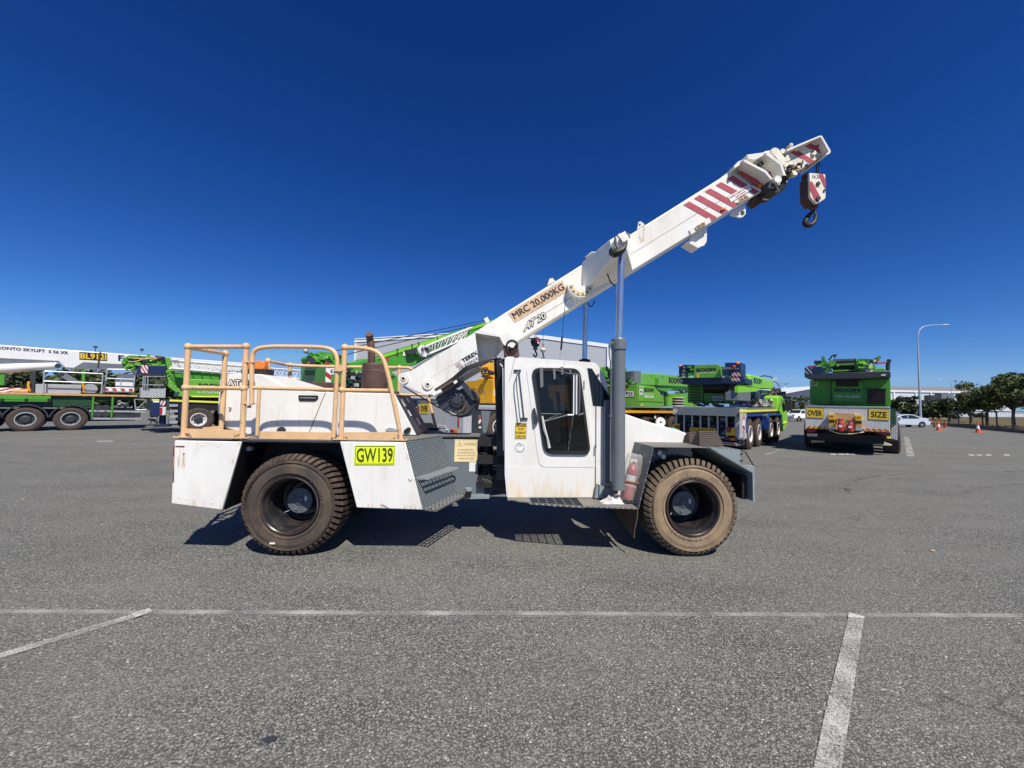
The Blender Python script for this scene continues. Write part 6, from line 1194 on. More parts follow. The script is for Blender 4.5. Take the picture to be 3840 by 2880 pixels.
v.part('engine_block', lambda b: (b.ext(QP([(2560, 1368), (2602, 1368), (2602, 1393), (2560, 1395)], XC - .1), (.5, 0, 0), DARKG), cl(b, Q(2556, 1412, XC - .1), Q(2604, 1412, XC - .1), Q(2556, 1375, XC - .1), 30, [DARKG, DARK, GREY, GREEN2], .03, .09)), cw)
wp = v.part('winch_cover', lambda b: b.ext(QP(rp([(2604, 1372), (2612, 1368), (2690, 1366), (2702, 1372), (2702, 1402), (2708, 1416), (2600, 1417)], 3), XC - .15), (1.2, 0, 0), GREEN), bevel=.03)
v.part('cover_lettering', lambda b: (b.text('BOOM', QP([(2612, 1394), (2684, 1392), (2684, 1378), (2612, 1381)], XC - .15), INK, .012, .035), b.text('LOGISTICS', QP([(2612, 1401), (2684, 1400), (2684, 1395), (2612, 1396)], XC - .15), WINK, .012), b.ext(QP([(2612, 1402), (2620, 1402), (2620, 1416), (2612, 1416)], XC - .17), (.01, 0, 0), YELS)), wp, flat=True)
v.part('grey_arm', lambda b: (b.ext(QP([(2702, 1374), (2768, 1380), (2768, 1384), (2706, 1385)], XC - .3), (.12, 0, 0), GREY), b.ball(Q(2752, 1376, XC - .4), .08, REDB), cl(b, Q(2704, 1414, XC - .2), Q(2730, 1414, XC - .2), Q(2704, 1406, XC - .2), 8, [GALV, GREEN2], .03, .07)))
bm = v.side('green_boom', [(2812, 1403), (2860, 1414), (2898, 1428), (2902, 1440), (2900, 1460), (2850, 1460), (2812, 1452)], .5, .6, GREENY, bevel=.08)
v.part('boom_lettering', lambda b: b.text('BOOM', SP([(2826, 1437), (2855, 1442), (2855, 1422), (2826, 1415)], .5), NAVY, .012, .035), bm, flat=True)
v.part('boom_tip_frame', lambda b: (b.tube([S(2850, 1414, 1), S(2862, 1409, 1), S(2885, 1411, 1), S(2900, 1418, 1), S(2904, 1430, 1)], .04, DARKG, 5), b.tube([S(2902, 1425, 1), S(2925, 1450, 1)], .04, GREY, 5), b.tube([S(2910, 1436, .6), S(2955, 1437, .6), S(2925, 1450, .6)], .03, GALV, 5), cl(b, S(2880, 1490, .7), S(2920, 1490, .7), S(2885, 1450, .7), 50, [DARK, DARKG, GALV, GREY, DARK, RUST], .05, .15), cl(b, S(2895, 1430, .8), S(2908, 1430, .8), S(2895, 1418, .8), 10, [CARW, GALV], .04, .1), b.ext(SP([(2855, 1462), (2905, 1465), (2905, 1472), (2855, 1480)], .7), (0, .8, 0), GREY)), bm)
# ---------------------------------------------------------------- G 889
v = Veh('parked_crane', .7, 20.6, 'green crane numbered 889 seen from behind with separate over and size signs', 'crane')
S, Q, SP, QP = v.S, v.Q, v.SP, v.QP
y0_, y1_ = Q(3338, 1580).y, Q(3022, 1560).y; zt_ = Q(3180, 1525).z; zb_ = Q(3180, 1612).z
tl = v.part('tail_panel', lambda b: b.ext(QP([(3022, 1523), (3180, 1524), (3338, 1529), (3338, 1622), (3240, 1617), (3110, 1610), (3022, 1606)]), (.35, 0, 0), ALU), bevel=.02)
v.part('tail_rim', lambda b: (b.ext(QP([(3019, 1520), (3340, 1526), (3340, 1530), (3019, 1524)], -.02), (.4, 0, 0), ALUP), b.ext(QP([(3019, 1520), (3024, 1520), (3024, 1610), (3019, 1610)], -.02), (.4, 0, 0), ALUP)), tl)
v.part('side_flap', lambda b: b.ext(QP([(3340, 1540), (3367, 1543), (3367, 1650), (3340, 1645)], .6), (.04, 0, 0), ALUW))
for st, a_ in (('OVER', [(3024, 1566), (3089, 1569), (3089, 1531), (3024, 1528)]), ('SIZE', [(3257, 1573), (3334, 1577), (3334, 1535), (3257, 1532)])):
    v.part('oversize_sign', lambda b: (lambda q: (b.sign(q, INK, .01, .005), b.sign(sub(q, .015, .03, .985, .97), YELS, .005, .016), b.text(st, sub(q, .08 if st == 'OVER' else .12, .22, .9, .76), INK, .024, .02)))(QP(a_)), tl, flat=True)
v.part('reflective_strip', lambda b: stripes(b, QP([(3024, 1606), (3111, 1609), (3111, 1601), (3024, 1597)]), 9, RED, YELS, .12), tl, flat=True)
v.part('reflective_strip', lambda b: stripes(b, QP([(3235, 1615), (3336, 1619), (3336, 1610), (3235, 1606)]), 9, RED, YELS, -.12), tl, flat=True)
v.part('timber_board', lambda b: b.ext(QP([(3134, 1549), (3207, 1551), (3208, 1612), (3134, 1610)], -.08), (.08, 0, 0), TIMBER))
for a_, c_ in ((3107, 1553), (3208, 1557)):
    v.part('lamp_box', lambda b: (b.ext(QP([(a_, c_), (a_ + 25, c_ + 1), (a_ + 25, c_ + 20), (a_, c_ + 19)], -.25), (.25, 0, 0), YELS), b.ext(QP([(a_ + 1, c_ + 20), (a_ + 24, c_ + 21), (a_ + 24, c_ + 42), (a_ + 1, c_ + 41)], -.2), (.2, 0, 0), ORANGEY), b.ext(QP([(a_ + 1, c_ + 24), (a_ + 24, c_ + 25), (a_ + 24, c_ + 31), (a_ + 1, c_ + 30)], -.21), (.2, 0, 0), DARKG), b.ext(QP([(a_ + 1, c_ + 42), (a_ + 24, c_ + 43), (a_ + 24, c_ + 57), (a_ + 1, c_ + 56)], -.2), (.2, 0, 0), ALUP), [b.ext(QP([(a_ + k, c_ + 5), (a_ + k + 4, c_ + 5), (a_ + k + 4, c_ + 11), (a_ + k, c_ + 11)], -.26), (.01, 0, 0), REDB) for k in (7, 14)]))
for i, (a_, c_, d_) in enumerate(((3153, 1568, 1617), (3189, 1574, 1618))):
    p0, p1 = Q(a_, d_, -.3), Q(a_, c_, -.3); w_ = v.fr.M @ p0; h = p1.z - p0.z
    e = empty('fire_extinguisher', w_, AV); tag(e, ('taller left red fire extinguisher on the tail between the yellow lamps', 'shorter right red fire extinguisher on the tail between the yellow lamps')[i], 'fire extinguisher', 'red extinguishers on crane tail')
    b = MB(); b.lathe([(0, 0), (.095, 0), (.1, .02), (.095, h * .55), (.07, h * .72), (.045, h * .8)], (0, 0, 0), (0, 0, 1), REDB, 18); b.build('cylinder', e)
    b = MB(); b.box(-.104, -.08, -.05, .05, h * .3, h * .48, PAPER); b.build('label_band', e); b = MB(); b.cyl((0, 0, h * .78), (0, 0, h * .92), .085, REDB); b.cyl((0, 0, h * .7), (0, 0, h * .78), .07, PAPER); b.tube([(0, 0, h * .9), (0, .12, h * .92), (-.03, .13, h * .5)], .015, BLACK, 6, smooth=1); b.build('valve_cap', e)
v.part('rope', lambda b: b.tube([Q(3110, 1612, -.1), Q(3140, 1626, -.15), Q(3190, 1628, -.15), Q(3225, 1622, -.15), Q(3240, 1620, -.1)], .02, CREAMS, 5, smooth=2))
v.part('tail_lamp', lambda b: (b.ext(QP([(3027, 1609), (3066, 1611), (3058, 1622), (3027, 1620)], .0), (.1, 0, 0), REDD), b.ext(QP([(3275, 1620), (3340, 1623), (3340, 1636), (3320, 1634)], .0), (.1, 0, 0), REDD)))
v.part('licence_plate', lambda b: (lambda q: (b.sign(q, PAPER, .01, .005), b.text('1GCB 534', sub(q, .1, .2, .9, .8), INKG, .02, .02)))(QP([(3027, 1635), (3064, 1636), (3064, 1627), (3027, 1626)], .1)), flat=True)
v.part('bumper', lambda b: (b.ext(QP([(3100, 1612), (3235, 1618), (3235, 1628), (3100, 1622)], .05), (.1, 0, 0), DARK), b.ext(QP([(3026, 1622), (3340, 1636), (3335, 1645), (3030, 1640)], .3), (.3, 0, 0), DARK), b.ext(QP([(3326, 1636), (3343, 1637), (3340, 1645), (3326, 1644)], -.0), (.04, 0, 0), YLINE)))
v.part('wheel_chock_plate', lambda b: (b.ext(QP([(3045, 1650), (3080, 1645), (3095, 1659), (3040, 1660)], 1.2), (.2, 0, 0), STAINW), b.ext(QP([(3270, 1669), (3310, 1656), (3345, 1668), (3345, 1671)], .9), (.2, 0, 0), STAINW)))
v.part('underbody', lambda b: b.box(.6, 9, .4, 2.8, .45, 1.35, DARK)); v.side('chassis_side', [(3338, 1530), (3370, 1530), (3500, 1530), (3500, 1580), (3338, 1600)], .1, 3.0, DARKG) if 0 else None
v.part('chassis_frame', lambda b: b.box(.35, 10, .05, Q(3022, 1560).y, 1.25, zt_ - .05, GREEND))
for k in (2.4, 4.1, 6.6, 8.3): v.wheel(k, -.1, .66, .5, .36, GALV, far=3.05)
XS = 1.3
ss = v.part('superstructure', lambda b: (b.ext(QP([(3037, 1427), (3120, 1423), (3240, 1423), (3339, 1420), (3341, 1521), (3037, 1517)], XS), (3.5, 0, 0), GREEN2),), bevel=.02)
v.part('centre_panel', lambda b: (b.ext(QP([(3120, 1430), (3235, 1430), (3237, 1508), (3122, 1507)], XS - .12), (.12, 0, 0), GREEN2), b.ext(QP([(3134, 1424), (3220, 1424), (3220, 1450), (3134, 1450)], XS - .14), (.04, 0, 0), DARK), b.ext(QP([(3117, 1425), (3121, 1425), (3121, 1515), (3117, 1515)], XS - .1), (.1, 0, 0), GREEND)), ss)
v.part('lettering', lambda b: (b.text('BOOM', QP([(3130, 1470), (3225, 1471), (3225, 1457), (3130, 1456)], XS - .13), INK, .012, .035), b.text('LOGISTICS', QP([(3130, 1479), (3225, 1480), (3225, 1476), (3130, 1475)], XS - .13), GREEN, .012), b.text('1300 36.2666', QP([(3132, 1491), (3225, 1492), (3225, 1483), (3132, 1482)], XS - .13), GALV, .012, .035),
    (lambda q: (b.sign(q, PAPER, .01, .005), b.text('889', sub(q, .1, .15, .9, .85), INK, .02, .04)))(QP([(3042, 1446), (3065, 1446), (3065, 1435), (3042, 1434)], XS))), ss, flat=True)
v.part('radiator_or_shade_panel', lambda b: (b.ext(QP([(3252, 1459), (3322, 1459), (3322, 1517), (3252, 1516)], XS - .03), (.03, 0, 0), RUST), [b.ext(QP([(3254 + k * 7, 1461), (3257 + k * 7, 1461), (3257 + k * 7, 1515), (3254 + k * 7, 1515)], XS - .05), (.02, 0, 0), DARK) for k in range(10)], b.ext(QP([(3247, 1457), (3326, 1457), (3326, 1459), (3247, 1459)], XS - .08), (.08, 0, 0), GREEND)), ss)
XC = .35
cw = v.part('counterweight', lambda b: (b.ext(QP([(3017, 1396), (3060, 1398), (3120, 1398), (3240, 1395), (3339, 1391), (3341, 1414), (3240, 1418), (3060, 1423), (3017, 1415)], XC), (1.6, 0, 0), DARKG), b.ext(QP([(3017, 1378), (3085, 1373), (3087, 1404), (3060, 1405), (3017, 1400)], XC), (1.2, 0, 0), NAVY)), bevel=.02)
v.part('warning_stripes', lambda b: (stripes(b, QP([(3018, 1402), (3045, 1404), (3045, 1378), (3018, 1379)], XC), 3, INK, GALV, -.9), b.ext(QP([(3027, 1372), (3060, 1370), (3060, 1374), (3027, 1376)], XC), (.1, 0, 0), RED), b.ext(QP([(3306, 1404), (3324, 1403), (3318, 1409), (3303, 1408)], XC - .01), (.01, 0, 0), PAPER)), cw, flat=True)
for a_, c_ in ((3060, 1358), (3287, 1349)):
    v.part('amber_beacon', lambda b: (b.cyl(Q(a_, c_ + 6, XC + .3), Q(a_, c_ - 6, XC + .3), .07, RED if a_ < 3100 else RUST, n=12), b.tube([Q(a_, c_ + 6, XC + .3), Q(a_, c_ + 18, XC + .3)], .02, DARKG, 5)))
v.part('winch_drum', lambda b: (b.cyl(Q(3124, 1357, XC + .5), Q(3210, 1355, XC + .5), .12, DARKG, n=20), b.cyl(Q(3124, 1385, XC + .8), Q(3210, 1385, XC + .8), .2, DARK, n=20), b.box(XC + .5, XC + 1.6, Q(3212, 1380, XC).y, Q(3122, 1380, XC).y, Q(3150, 1400, XC).z, Q(3150, 1368, XC).z, DARK)))
v.part('winch_frame', lambda b: ([b.tube([Q(*p, XC + .4), Q(*q, XC + .4)], .035, GREEN, 5) for p, q in (((3115, 1368), (3225, 1364)), ((3115, 1392), (3225, 1388)), ((3116, 1350), (3114, 1395)), ((3222, 1345), (3224, 1392)), ((3211, 1345), (3213, 1390)))], cl(b, Q(3072, 1395, XC + .3), Q(3120, 1395, XC + .3), Q(3072, 1358, XC + .3), 46, GM, .04, .13), cl(b, Q(3224, 1392, XC + .3), Q(3275, 1392, XC + .3), Q(3224, 1350, XC + .3), 60, GM + [DARK, STAINW], .04, .13)))
v.part('camera_arm', lambda b: (b.tube([Q(3105, 1350, XC), Q(3115, 1345, XC), Q(3118, 1335, XC), Q(3128, 1331, XC), Q(3140, 1331, XC)], .03, DARKG, 6, smooth=1), b.box(XC - .1, XC + .1, Q(3134, 1335, XC).y, Q(3126, 1335, XC).y, Q(3130, 1341, XC).z, Q(3130, 1335, XC).z, DARKG)))
v.part('engine_cover', lambda b: b.ext(QP([(3265, 1382), (3320, 1380), (3317, 1392), (3300, 1396), (3270, 1394)], XC + .4), (1.5, 0, 0), GREEN), bevel=.02)
v.part('exhaust_pipe', lambda b: (b.tube([Q(3329, 1390, XC + .5), Q(3330, 1362, XC + .5), Q(3336, 1348, XC + .5)], .065, DARKG, 12, smooth=1), b.tube([Q(3278, 1362, XC + .4), Q(3328, 1359, XC + .4)], .03, RED, 6)))
v.part('top_boom', lambda b: b.box(2.5, 12, .9, 1.9, zt_ + 1.5, zt_ + 2.1, GREEN), bevel=.05)
v.part('driver_cab', lambda b: b.box(10, 12, .1, 2.9, 1.0, 2.9, GREENY), bevel=.05)
# ================================================================== CARS, BUILDINGS, POLES, FENCE, CONES, TREES
def car(name, loc, rz, body, prof, glass, wheels, wd, label, cat, pillars=(), lamps=None):
    e = empty(name, loc, rz); tag(e, label, cat)
    b = MB(); n = len(prof); y0, y1 = -wd / 2, wd / 2
    lo = [(x_, y0 + (.14 * max(0, z_ - .9) / .55 if z_ > .9 else 0), z_) for x_, z_ in prof]; hi = [(x_, -y_, z_) for x_, y_, z_ in lo]
    b.add(lo + hi, [tuple(range(n)), tuple(range(2 * n - 1, n - 1, -1))] + [(i, i + n, (i + 1) % n + n, (i + 1) % n) for i in range(n)], body); bo = b.build('body', e, bevel=.04, seg=3)
    for g in glass:
        for s_ in (-1, 1):
            b = MB(); b.ext([(x_, s_ * (wd / 2 - .14 * max(0, z_ - .9) / .55 + .004), z_) for x_, z_ in g], (0, -s_ * .02, 0), GLASSM); b.build('side_window', e, flat=True)
    for s_ in (-1, 1):
        for x_ in wheels:
            b = MB(); b.lathe([(.2, 0), (.3, -.01), (.325, .03), (.325, .2), (.2, .2)], (0, 0, 0), (0, 1, 0), BLACK, 24); w_ = b.build('wheel', e); w_.location = (x_, s_ * (wd / 2 - .0), .325)
            if s_ > 0: w_.rotation_euler = (0, 0, math.pi)
            b = MB(); b.lathe([(.2, 0), (.19, .01), (.17, .06), (.05, .05), (0, .04)], (0, 0, 0), (0, 1, 0), DARK, 20)
            for k in range(5): a = k * 2 * math.pi / 5; b.ext([(.03 * math.cos(a + 1.5), .02, .03 * math.sin(a + 1.5)), (.19 * math.cos(a + .16), .01, .19 * math.sin(a + .16)), (.19 * math.cos(a - .16), .01, .19 * math.sin(a - .16)), (.03 * math.cos(a - 1.5), .02, .03 * math.sin(a - 1.5))], (0, .03, 0), GALV)
            b.build('rim', w_)
    return e, bo
sp = [(-2.25, .35), (-2.3, .6), (-2.25, .78), (-1.6, .92), (-1.35, .95), (-.55, 1.36), (0, 1.46), (.7, 1.44), (1.5, 1.1), (2.1, 1.04), (2.25, .9), (2.3, .55), (2.2, .3), (1.75, .28), (1.72, .5), (1.55, .66), (1.3, .66), (1.1, .5), (1.06, .28), (-1.05, .28), (-1.1, .5), (-1.3, .66), (-1.5, .66), (-1.7, .5), (-1.75, .3)]
p_ = gnd(3380, 1601); e, bo = car('sedan_car', p_, R(-6), SILVER, sp, [[(-1.15, .98), (-.5, 1.31), (-.02, 1.38), (0, .97)], [(.06, .97), (.05, 1.38), (.62, 1.36), (1.2, 1.08), (1.15, 1.0)]], (-1.4, 1.41), 1.8, 'silver sedan car parked between the tread plate tail and the light pole', 'car')
for s_ in (-1, 1):
    b = MB(); b.box(2.1, 2.28, s_ * .88 - .06, s_ * .88 + .04, .82, .95, REDL); b.build('tail_lamp', e); b = MB(); b.box(-2.24, -2.0, s_ * .8 - .1, s_ * .8 + .1, .62, .76, PAPER); b.build('headlight', e); b = MB(); b.box(-.95, -.75, s_ * 1.0 - .08, s_ * 1.0 + .08, .98, 1.1, SILVER); b.build('wing_mirror', e, bevel=.02)
up = [(-2.5, .5), (-2.55, .95), (-2.3, 1.1), (-1.2, 1.2), (-.55, 1.75), (1.2, 1.8), (1.25, 1.2), (2.5, 1.2), (2.55, .6), (2.2, .5), (2.0, .5), (1.95, .75), (1.7, .85), (1.4, .75), (1.3, .5), (-1.2, .5), (-1.3, .75), (-1.6, .85), (-1.85, .75), (-1.95, .5)]
def ute(px, py, rz, lab):
    e, bo = car('utility_vehicle', gnd(px, py), rz, CARW, up, [[(-1.05, 1.22), (-.5, 1.65), (.1, 1.68), (.1, 1.22)], [(.18, 1.22), (.18, 1.68), (1.1, 1.7), (1.1, 1.22)]], (-1.58, 1.66), 1.85, lab, 'car')
    b = MB(); b.box(-2.75, -2.5, -.9, .9, .45, .8, CARW); b.tube([(-2.7, -.7, .8), (-2.75, -.6, 1.15), (-2.75, .6, 1.15), (-2.7, .7, .8)], .035, DARKG, 6); b.build('bull_bar', e, bevel=.02)
    b = MB(); b.ext([(-1.14, -.8, 1.24), (-1.14, .8, 1.24), (-.6, .72, 1.7), (-.6, -.72, 1.7)], (-.012, 0, .01), GLASSM); b.build('windscreen', e, flat=True)
    for s_ in (-1, 1):
        b = MB(); b.box(-2.56, -2.35, s_ * .75 - .14, s_ * .75 + .14, .88, 1.02, GALV); b.build('headlight', e)
ute(2996, 1580, R(24), 'white utility vehicle with bull bar parked beyond the lime green cab'); ute(2955, 1572, R(24), 'white vehicle mostly hidden behind the lime green driver cab')
# buildings
def wall_poly(name, pts, Y, depth, m, label, cat='building', roof=None):
    e = empty(name, (at(*pts[0], Y).x, Y, 0)); o = Vector(e.location); tag(e, label, cat); b = MB(); P_ = [at(a, c, Y) for a, c in pts]; f0 = P_ + [Vector((P_[-1].x, Y, 0)), Vector((P_[0].x, Y, 0))]
    b.ext([p - o for p in f0], (0, depth, 0), m); b.build('wall', e, flat=True)
    b = MB()
    for p, q in zip(P_, P_[1:]):
        b.ext([p - o + Vector((0, -.15, -.55)), q - o + Vector((0, -.15, -.55)), q - o + Vector((0, -.15, .12)), p - o + Vector((0, -.15, .12))], (0, depth + .3, 0), roof or TRIMW)
    b.build('roof', e, flat=True); return e, o
e, o = wall_poly('warehouse', [(1329, 1273), (1600, 1256), (1858, 1243), (2050, 1262), (2281, 1293)], 72, 45, CLAD, 'large pale grey ribbed warehouse rising behind the white boom')
b = MB(); c = at(2275, 1300, 72) - o; b.box(c.x, c.x + .5, -.35, -.02, 0, c.z, TRIMW); b.build('corner_trim', e); b = MB(); b.box(c.x + .6, c.x + .75, -.3, -.15, 0, c.z - .3, TRIMW); b.build('downpipe', e)
b = MB(); c = at(1332, 1300, 72) - o; b.box(c.x, c.x + .3, -.3, -.02, 0, c.z + .6, TRIMW); b.build('corner_trim', e)
e, o = wall_poly('warehouse', [(3300, 1457), (3420, 1459), (3640, 1464), (3800, 1466)], 125, 40, CLADW, 'long white warehouse with grey roof beyond the light pole', roof=ROOFM)
b = MB()
for x_ in (3350, 3432, 3488, 3556, 3640): c = at(x_, 1470, 125) - o; b.box(c.x - .2, c.x + .2, -.3, -.01, 0, c.z + .3, TRIMW)
b.box((at(3300, 1470, 125) - o).x, (at(3800, 1470, 125) - o).x, -.28, -.01, (at(3400, 1466, 125) - o).z - .4, (at(3400, 1466, 125) - o).z + .2, TRIMW); b.build('wall_trim', e)
b = MB(); c0, c1 = at(3300, 1449, 130) - o, at(3700, 1453, 130) - o; b.ext([c0 + Vector((0, 0, -1.2)), c1 + Vector((0, 0, -1.2)), c1, c0], (0, 20, 0), ROOFM); b.build('ridge_roof', e)
b = MB(); 
for x0_, x1_, y0_, y1_, m_ in ((3490, 3527, 1482, 1505, DARKG), (3530, 3578, 1476, 1505, GREY)): c0, c1 = at(x0_, y0_, 122) - o, at(x1_, y1_, 122) - o; b.box(c0.x, c1.x, c0.y, c0.y + 2, 0, c0.z, m_)
b.build('loading_dock', e)
e, o = wall_poly('storage_shed', [(2946, 1469), (3033, 1453), (3090, 1447)], 115, 30, CLADD, 'slate blue shed with sloping roof beside the dark green trees')
e, o = wall_poly('low_building', [(3590, 1541), (3850, 1544)], 150, 10, CLADW, 'low white building far behind the fence', roof=TRIMW)
# light poles
def pole(px, ptop, D, arm, lab, hl):
    base = at(px, 1560, D); base.z = 0; top = at(px - 4, ptop, D).z; e = empty('street_lamp', base); tag(e, lab, 'street lamp', 'yard light poles')
    r0 = .13; s_ = 1 if arm > 0 else -1; b = MB(); k = top * .12
    b.tube([(0, 0, 0), (0, 0, top * .5), (0, 0, top * .84)], [r0, r0 * .75, r0 * .5], POLE, 12); b.cyl((0, 0, 0), (0, 0, .25), .3, POLE); b.build('pole', e)
    b = MB(); b.tube([(0, 0, top * .84), (s_ * .05, 0, top * .9), (s_ * .4, 0, top * .965), (s_ * 1.3, 0, top * .99), (arm, 0, top)], [r0 * .5, .07, .06, .05, .045], POLE, 8, smooth=2); b.build('arm', e)
    b = MB(); b.ball((arm + s_ * .25, 0, top - .02), .42, PAPER, 12, (1, .45, .2)); b.build('lamp_head', e); return e
pole(3452, 1216, 47, 3.3, 'tall galvanised street lamp behind the silver sedan', 1)
pole(3572, 1424, 118, -3.0, 'slender distant street lamp over the white warehouse roof', 1)
pole(2938, 1452, 120, .3, 'short distant lamp post rising behind the tip of the numbered 926 crane', 1)
# fence
fa, fb_ = Vector((55.5, 49.2, 0)), Vector((33, 15.2, 0)); fd_ = (fb_ - fa); fl = fd_.length; fu = fd_.normalized(); ang = math.atan2(fu.y, fu.x)
fe = empty('security_fence', fa, ang); tag(fe, 'black steel fence with thin posts along the dry grass', 'fence')
b = MB(); b.box(0, fl, -.03, .03, 1.86, 1.95, FENCEM); b.build('top_rail', fe); b = MB(); b.box(0, fl, -.12, .12, 0, .3, FENCEM); b.build('plinth', fe)
k = 0; x_ = 0.
while x_ < fl: b = MB(); b.box(x_ - .05, x_ + .05, -.05, .05, 0, 1.98, FENCEM); b.build('post', fe); x_ += 3.1
b = MB(); x_ = 0.
while x_ < fl: b.box(x_ - .006, x_ + .006, -.006, .006, .3, 1.86, FENCEM); x_ += .3
for z_ in (.6, 1.2): b.box(0, fl, -.006, .006, z_ - .006, z_ + .006, FENCEM)
b.build('wire_panel', fe)
# cones
def cone(loc, h, lab):
    CONE = CONE2 if h < .85 else MATS['orange_cone_plastic']  # small cones take the colour darkened for shade
    e = empty('traffic_cone', loc); tag(e, lab, 'traffic cone', 'traffic cones along the fence'); b = MB(); b.box(-h * .27, h * .27, -h * .27, h * .27, 0, h * .05, CONE); b.build('base', e, bevel=.01)
    W_ = PAPER if h >= .85 else CONE; b = MB(); r_ = lambda t: h * (.19 - .155 * t); b.lathe([(r_(0), h * .05), (r_(.35), h * .38), (r_(.35), h * .38), (r_(.7), h * .7), (r_(.7), h * .7), (r_(1), h), (0, h)], (0, 0, 0), (0, 0, 1), CONE, 18, [CONE, CONE, W_, CONE, CONE, CONE]); b.build('cone_body', e); return e
cone(gnd(3520, 1614), .88, 'orange and white traffic cone standing alone beyond the sedan tail'); cone(gnd(3668, 1622), .88, 'orange and white traffic cone nearest the middle fence posts')
cone(gnd(3506, 1603), .8, 'leftmost small traffic cone by the fence end'); cone(gnd(3528, 1601), .7, 'small traffic cone behind the lone front cone'); cone(gnd(3544, 1603), .8, 'small traffic cone beside the first fence post')
# trees
LEAF = [mat('olive_leaves', (.09, .125, .035), .7, var=.5, scale=1.2), mat('dark_green_leaves', (.045, .075, .025), .75, var=.5, scale=1.0), mat('yellow_green_leaves', (.18, .20, .045), .7, var=.4, scale=1.5), mat('brown_green_leaves', (.07, .058, .028), .8, var=.5, scale=1)]
def tree(loc, H, W_, lab, cat='tree', leaf=(0, 0, 2, 1), n=2400, ls=.2, trunk=.32, seed=1, group='trees beyond the yard', name='leafy_tree'):
    rnd = random.Random(seed); e = empty(name, loc); tag(e, lab, cat, group); b = MB(); th = H * trunk
    b.tube([(0, 0, 0), (rnd.uniform(-.15, .15), 0, th * .5), (rnd.uniform(-.2, .2), 0, th), (rnd.uniform(-.3, .3), 0, H * .6)], [H * .028, H * .022, H * .018, H * .008], BARK, 8, smooth=1)
    cl_ = []
    for i in range(int(12 + W_ * 2.2)):
        a = rnd.uniform(0, 6.28); rr_ = W_ / 2 * math.sqrt(rnd.random()) * .8; zz = th + (H - th) * (1 - (rr_ / (W_ / 2)) ** 2 * .55) * rnd.uniform(.02, .93); c = Vector((rr_ * math.cos(a), rr_ * math.sin(a), zz)); cl_.append((c, rnd.uniform(.09, .2) * W_))
        b.tube([(0, 0, th * rnd.uniform(.75, 1.05)), (c.x * .5, c.y * .5, (th + c.z) / 2 - .1), tuple(c)], [H * .012, H * .008, H * .003], BARK, 5, smooth=1)
    b.build('trunk', e); b = MB()
    for i in range(n):
        c, r_ = rnd.choice(cl_); d = Vector((rnd.gauss(0, 1), rnd.gauss(0, 1), rnd.gauss(0, .7))); d = d.normalized() * r_ * rnd.random() ** .45
        if rnd.random() < .05: d *= 1.35
        p = c + Vector((d.x, d.y, d.z * .75)); 
        if p.z < th * .62: continue
        s_ = ls * rnd.uniform(.5, 1.3); u = Vector((rnd.gauss(0, 1), rnd.gauss(0, 1), rnd.gauss(0, .6))).normalized(); w_ = u.cross(Vector((rnd.gauss(0, 1), rnd.gauss(0, 1), rnd.gauss(0, 1)))).normalized()
        b.add([p - u * s_, p - w_ * s_ * .55, p + u * s_, p + w_ * s_ * .55], [(0, 1, 2, 3)], LEAF[rnd.choice(leaf)])
    b.build('crown', e, flat=True); return e
def tr(px, D, ptop, Wpx, lab, **k):
    p = at(px, 1560, D); p.z = 0; H = at(px, ptop, D).z; return tree(p, H, Wpx / F * D, lab, **k)
tr(3702, 52, 1418, 185, 'spreading leafy tree right of the centre of the fence', seed=13, n=7500, ls=.17, trunk=.36)
tr(3802, 47, 1382, 170, 'tallest dark leafy tree near the right edge of the photo', seed=14, n=7500, ls=.17, trunk=.36)
tr(3905, 42, 1396, 200, 'leafy tree cut off by the right edge of the photo', seed=5, n=5500, ls=.17, trunk=.36)
tr(3560, 66, 1488, 110, 'low dark tree left of the spreading one by the fence', seed=6, n=2600, ls=.26, trunk=.2, leaf=(0, 1, 1))
tr(3500, 70, 1490, 90, 'small rounded tree directly right of the street lamp', seed=7, n=2200, ls=.26, trunk=.2, leaf=(0, 1, 1))
tr(3408, 74, 1470, 105, 'bushy brown green tree directly left of the street lamp', seed=8, n=2600, ls=.28, trunk=.2, leaf=(1, 0, 3))
tr(3352, 78, 1495, 70, 'small tree showing just beside the tread plate tail', seed=9, n=1500, ls=.28, trunk=.2, leaf=(0, 1))
tr(3640, 60, 1480, 90, 'dark tree filling the gap beneath the spreading tree', seed=19, n=2000, ls=.26, trunk=.25, leaf=(0, 1, 1))
tr(2945, 80, 1478, 70, 'brown green tree directly behind the lime green driver cab', seed=10, n=1500, ls=.3, trunk=.15, leaf=(3, 1))
tr(3000, 84, 1484, 90, 'rounded green tree in front of the slate blue shed', seed=11, n=2200, ls=.3, trunk=.15, leaf=(0, 1, 2))
for i, (px_, w_) in enumerate(((3470, 70), (3530, 80))):
    tr(px_, 84 + i % 3, 1508, w_ + 30, ('low dark shrub behind the street lamp base', 'low shrub behind the lone traffic cone', 'low shrub left of the spreading tree trunk', 'low shrub right of the spreading tree trunk', 'low shrub behind the tallest tree trunk', 'low shrub at the right edge of the photo')[i], cat='shrub', seed=60 + i, n=1300, ls=.3, trunk=.05, leaf=(0, 1, 1), name='low_shrub')
names = ['dense olive tree seen beneath the white boom, leftmost of the row', 'olive tree behind the tread box railing', 'dark tree seen through the work basket', 'olive tree seen behind the second green crane ladder', 'tree behind the superstructure of the jib crane', 'tree behind the engine hood', 'tree glimpsed beyond the swing gate']
for i, px_ in enumerate((30, 150, 265, 380, 500, 620, 720)):
    tr(px_, 62 + (i % 3) * 3, 1368 + (i % 2) * 12 + i * 2, 235, names[i], seed=30 + i, n=4200, ls=.40, trunk=.08, leaf=(0, 1, 3, 1), group='trees behind the left trucks')
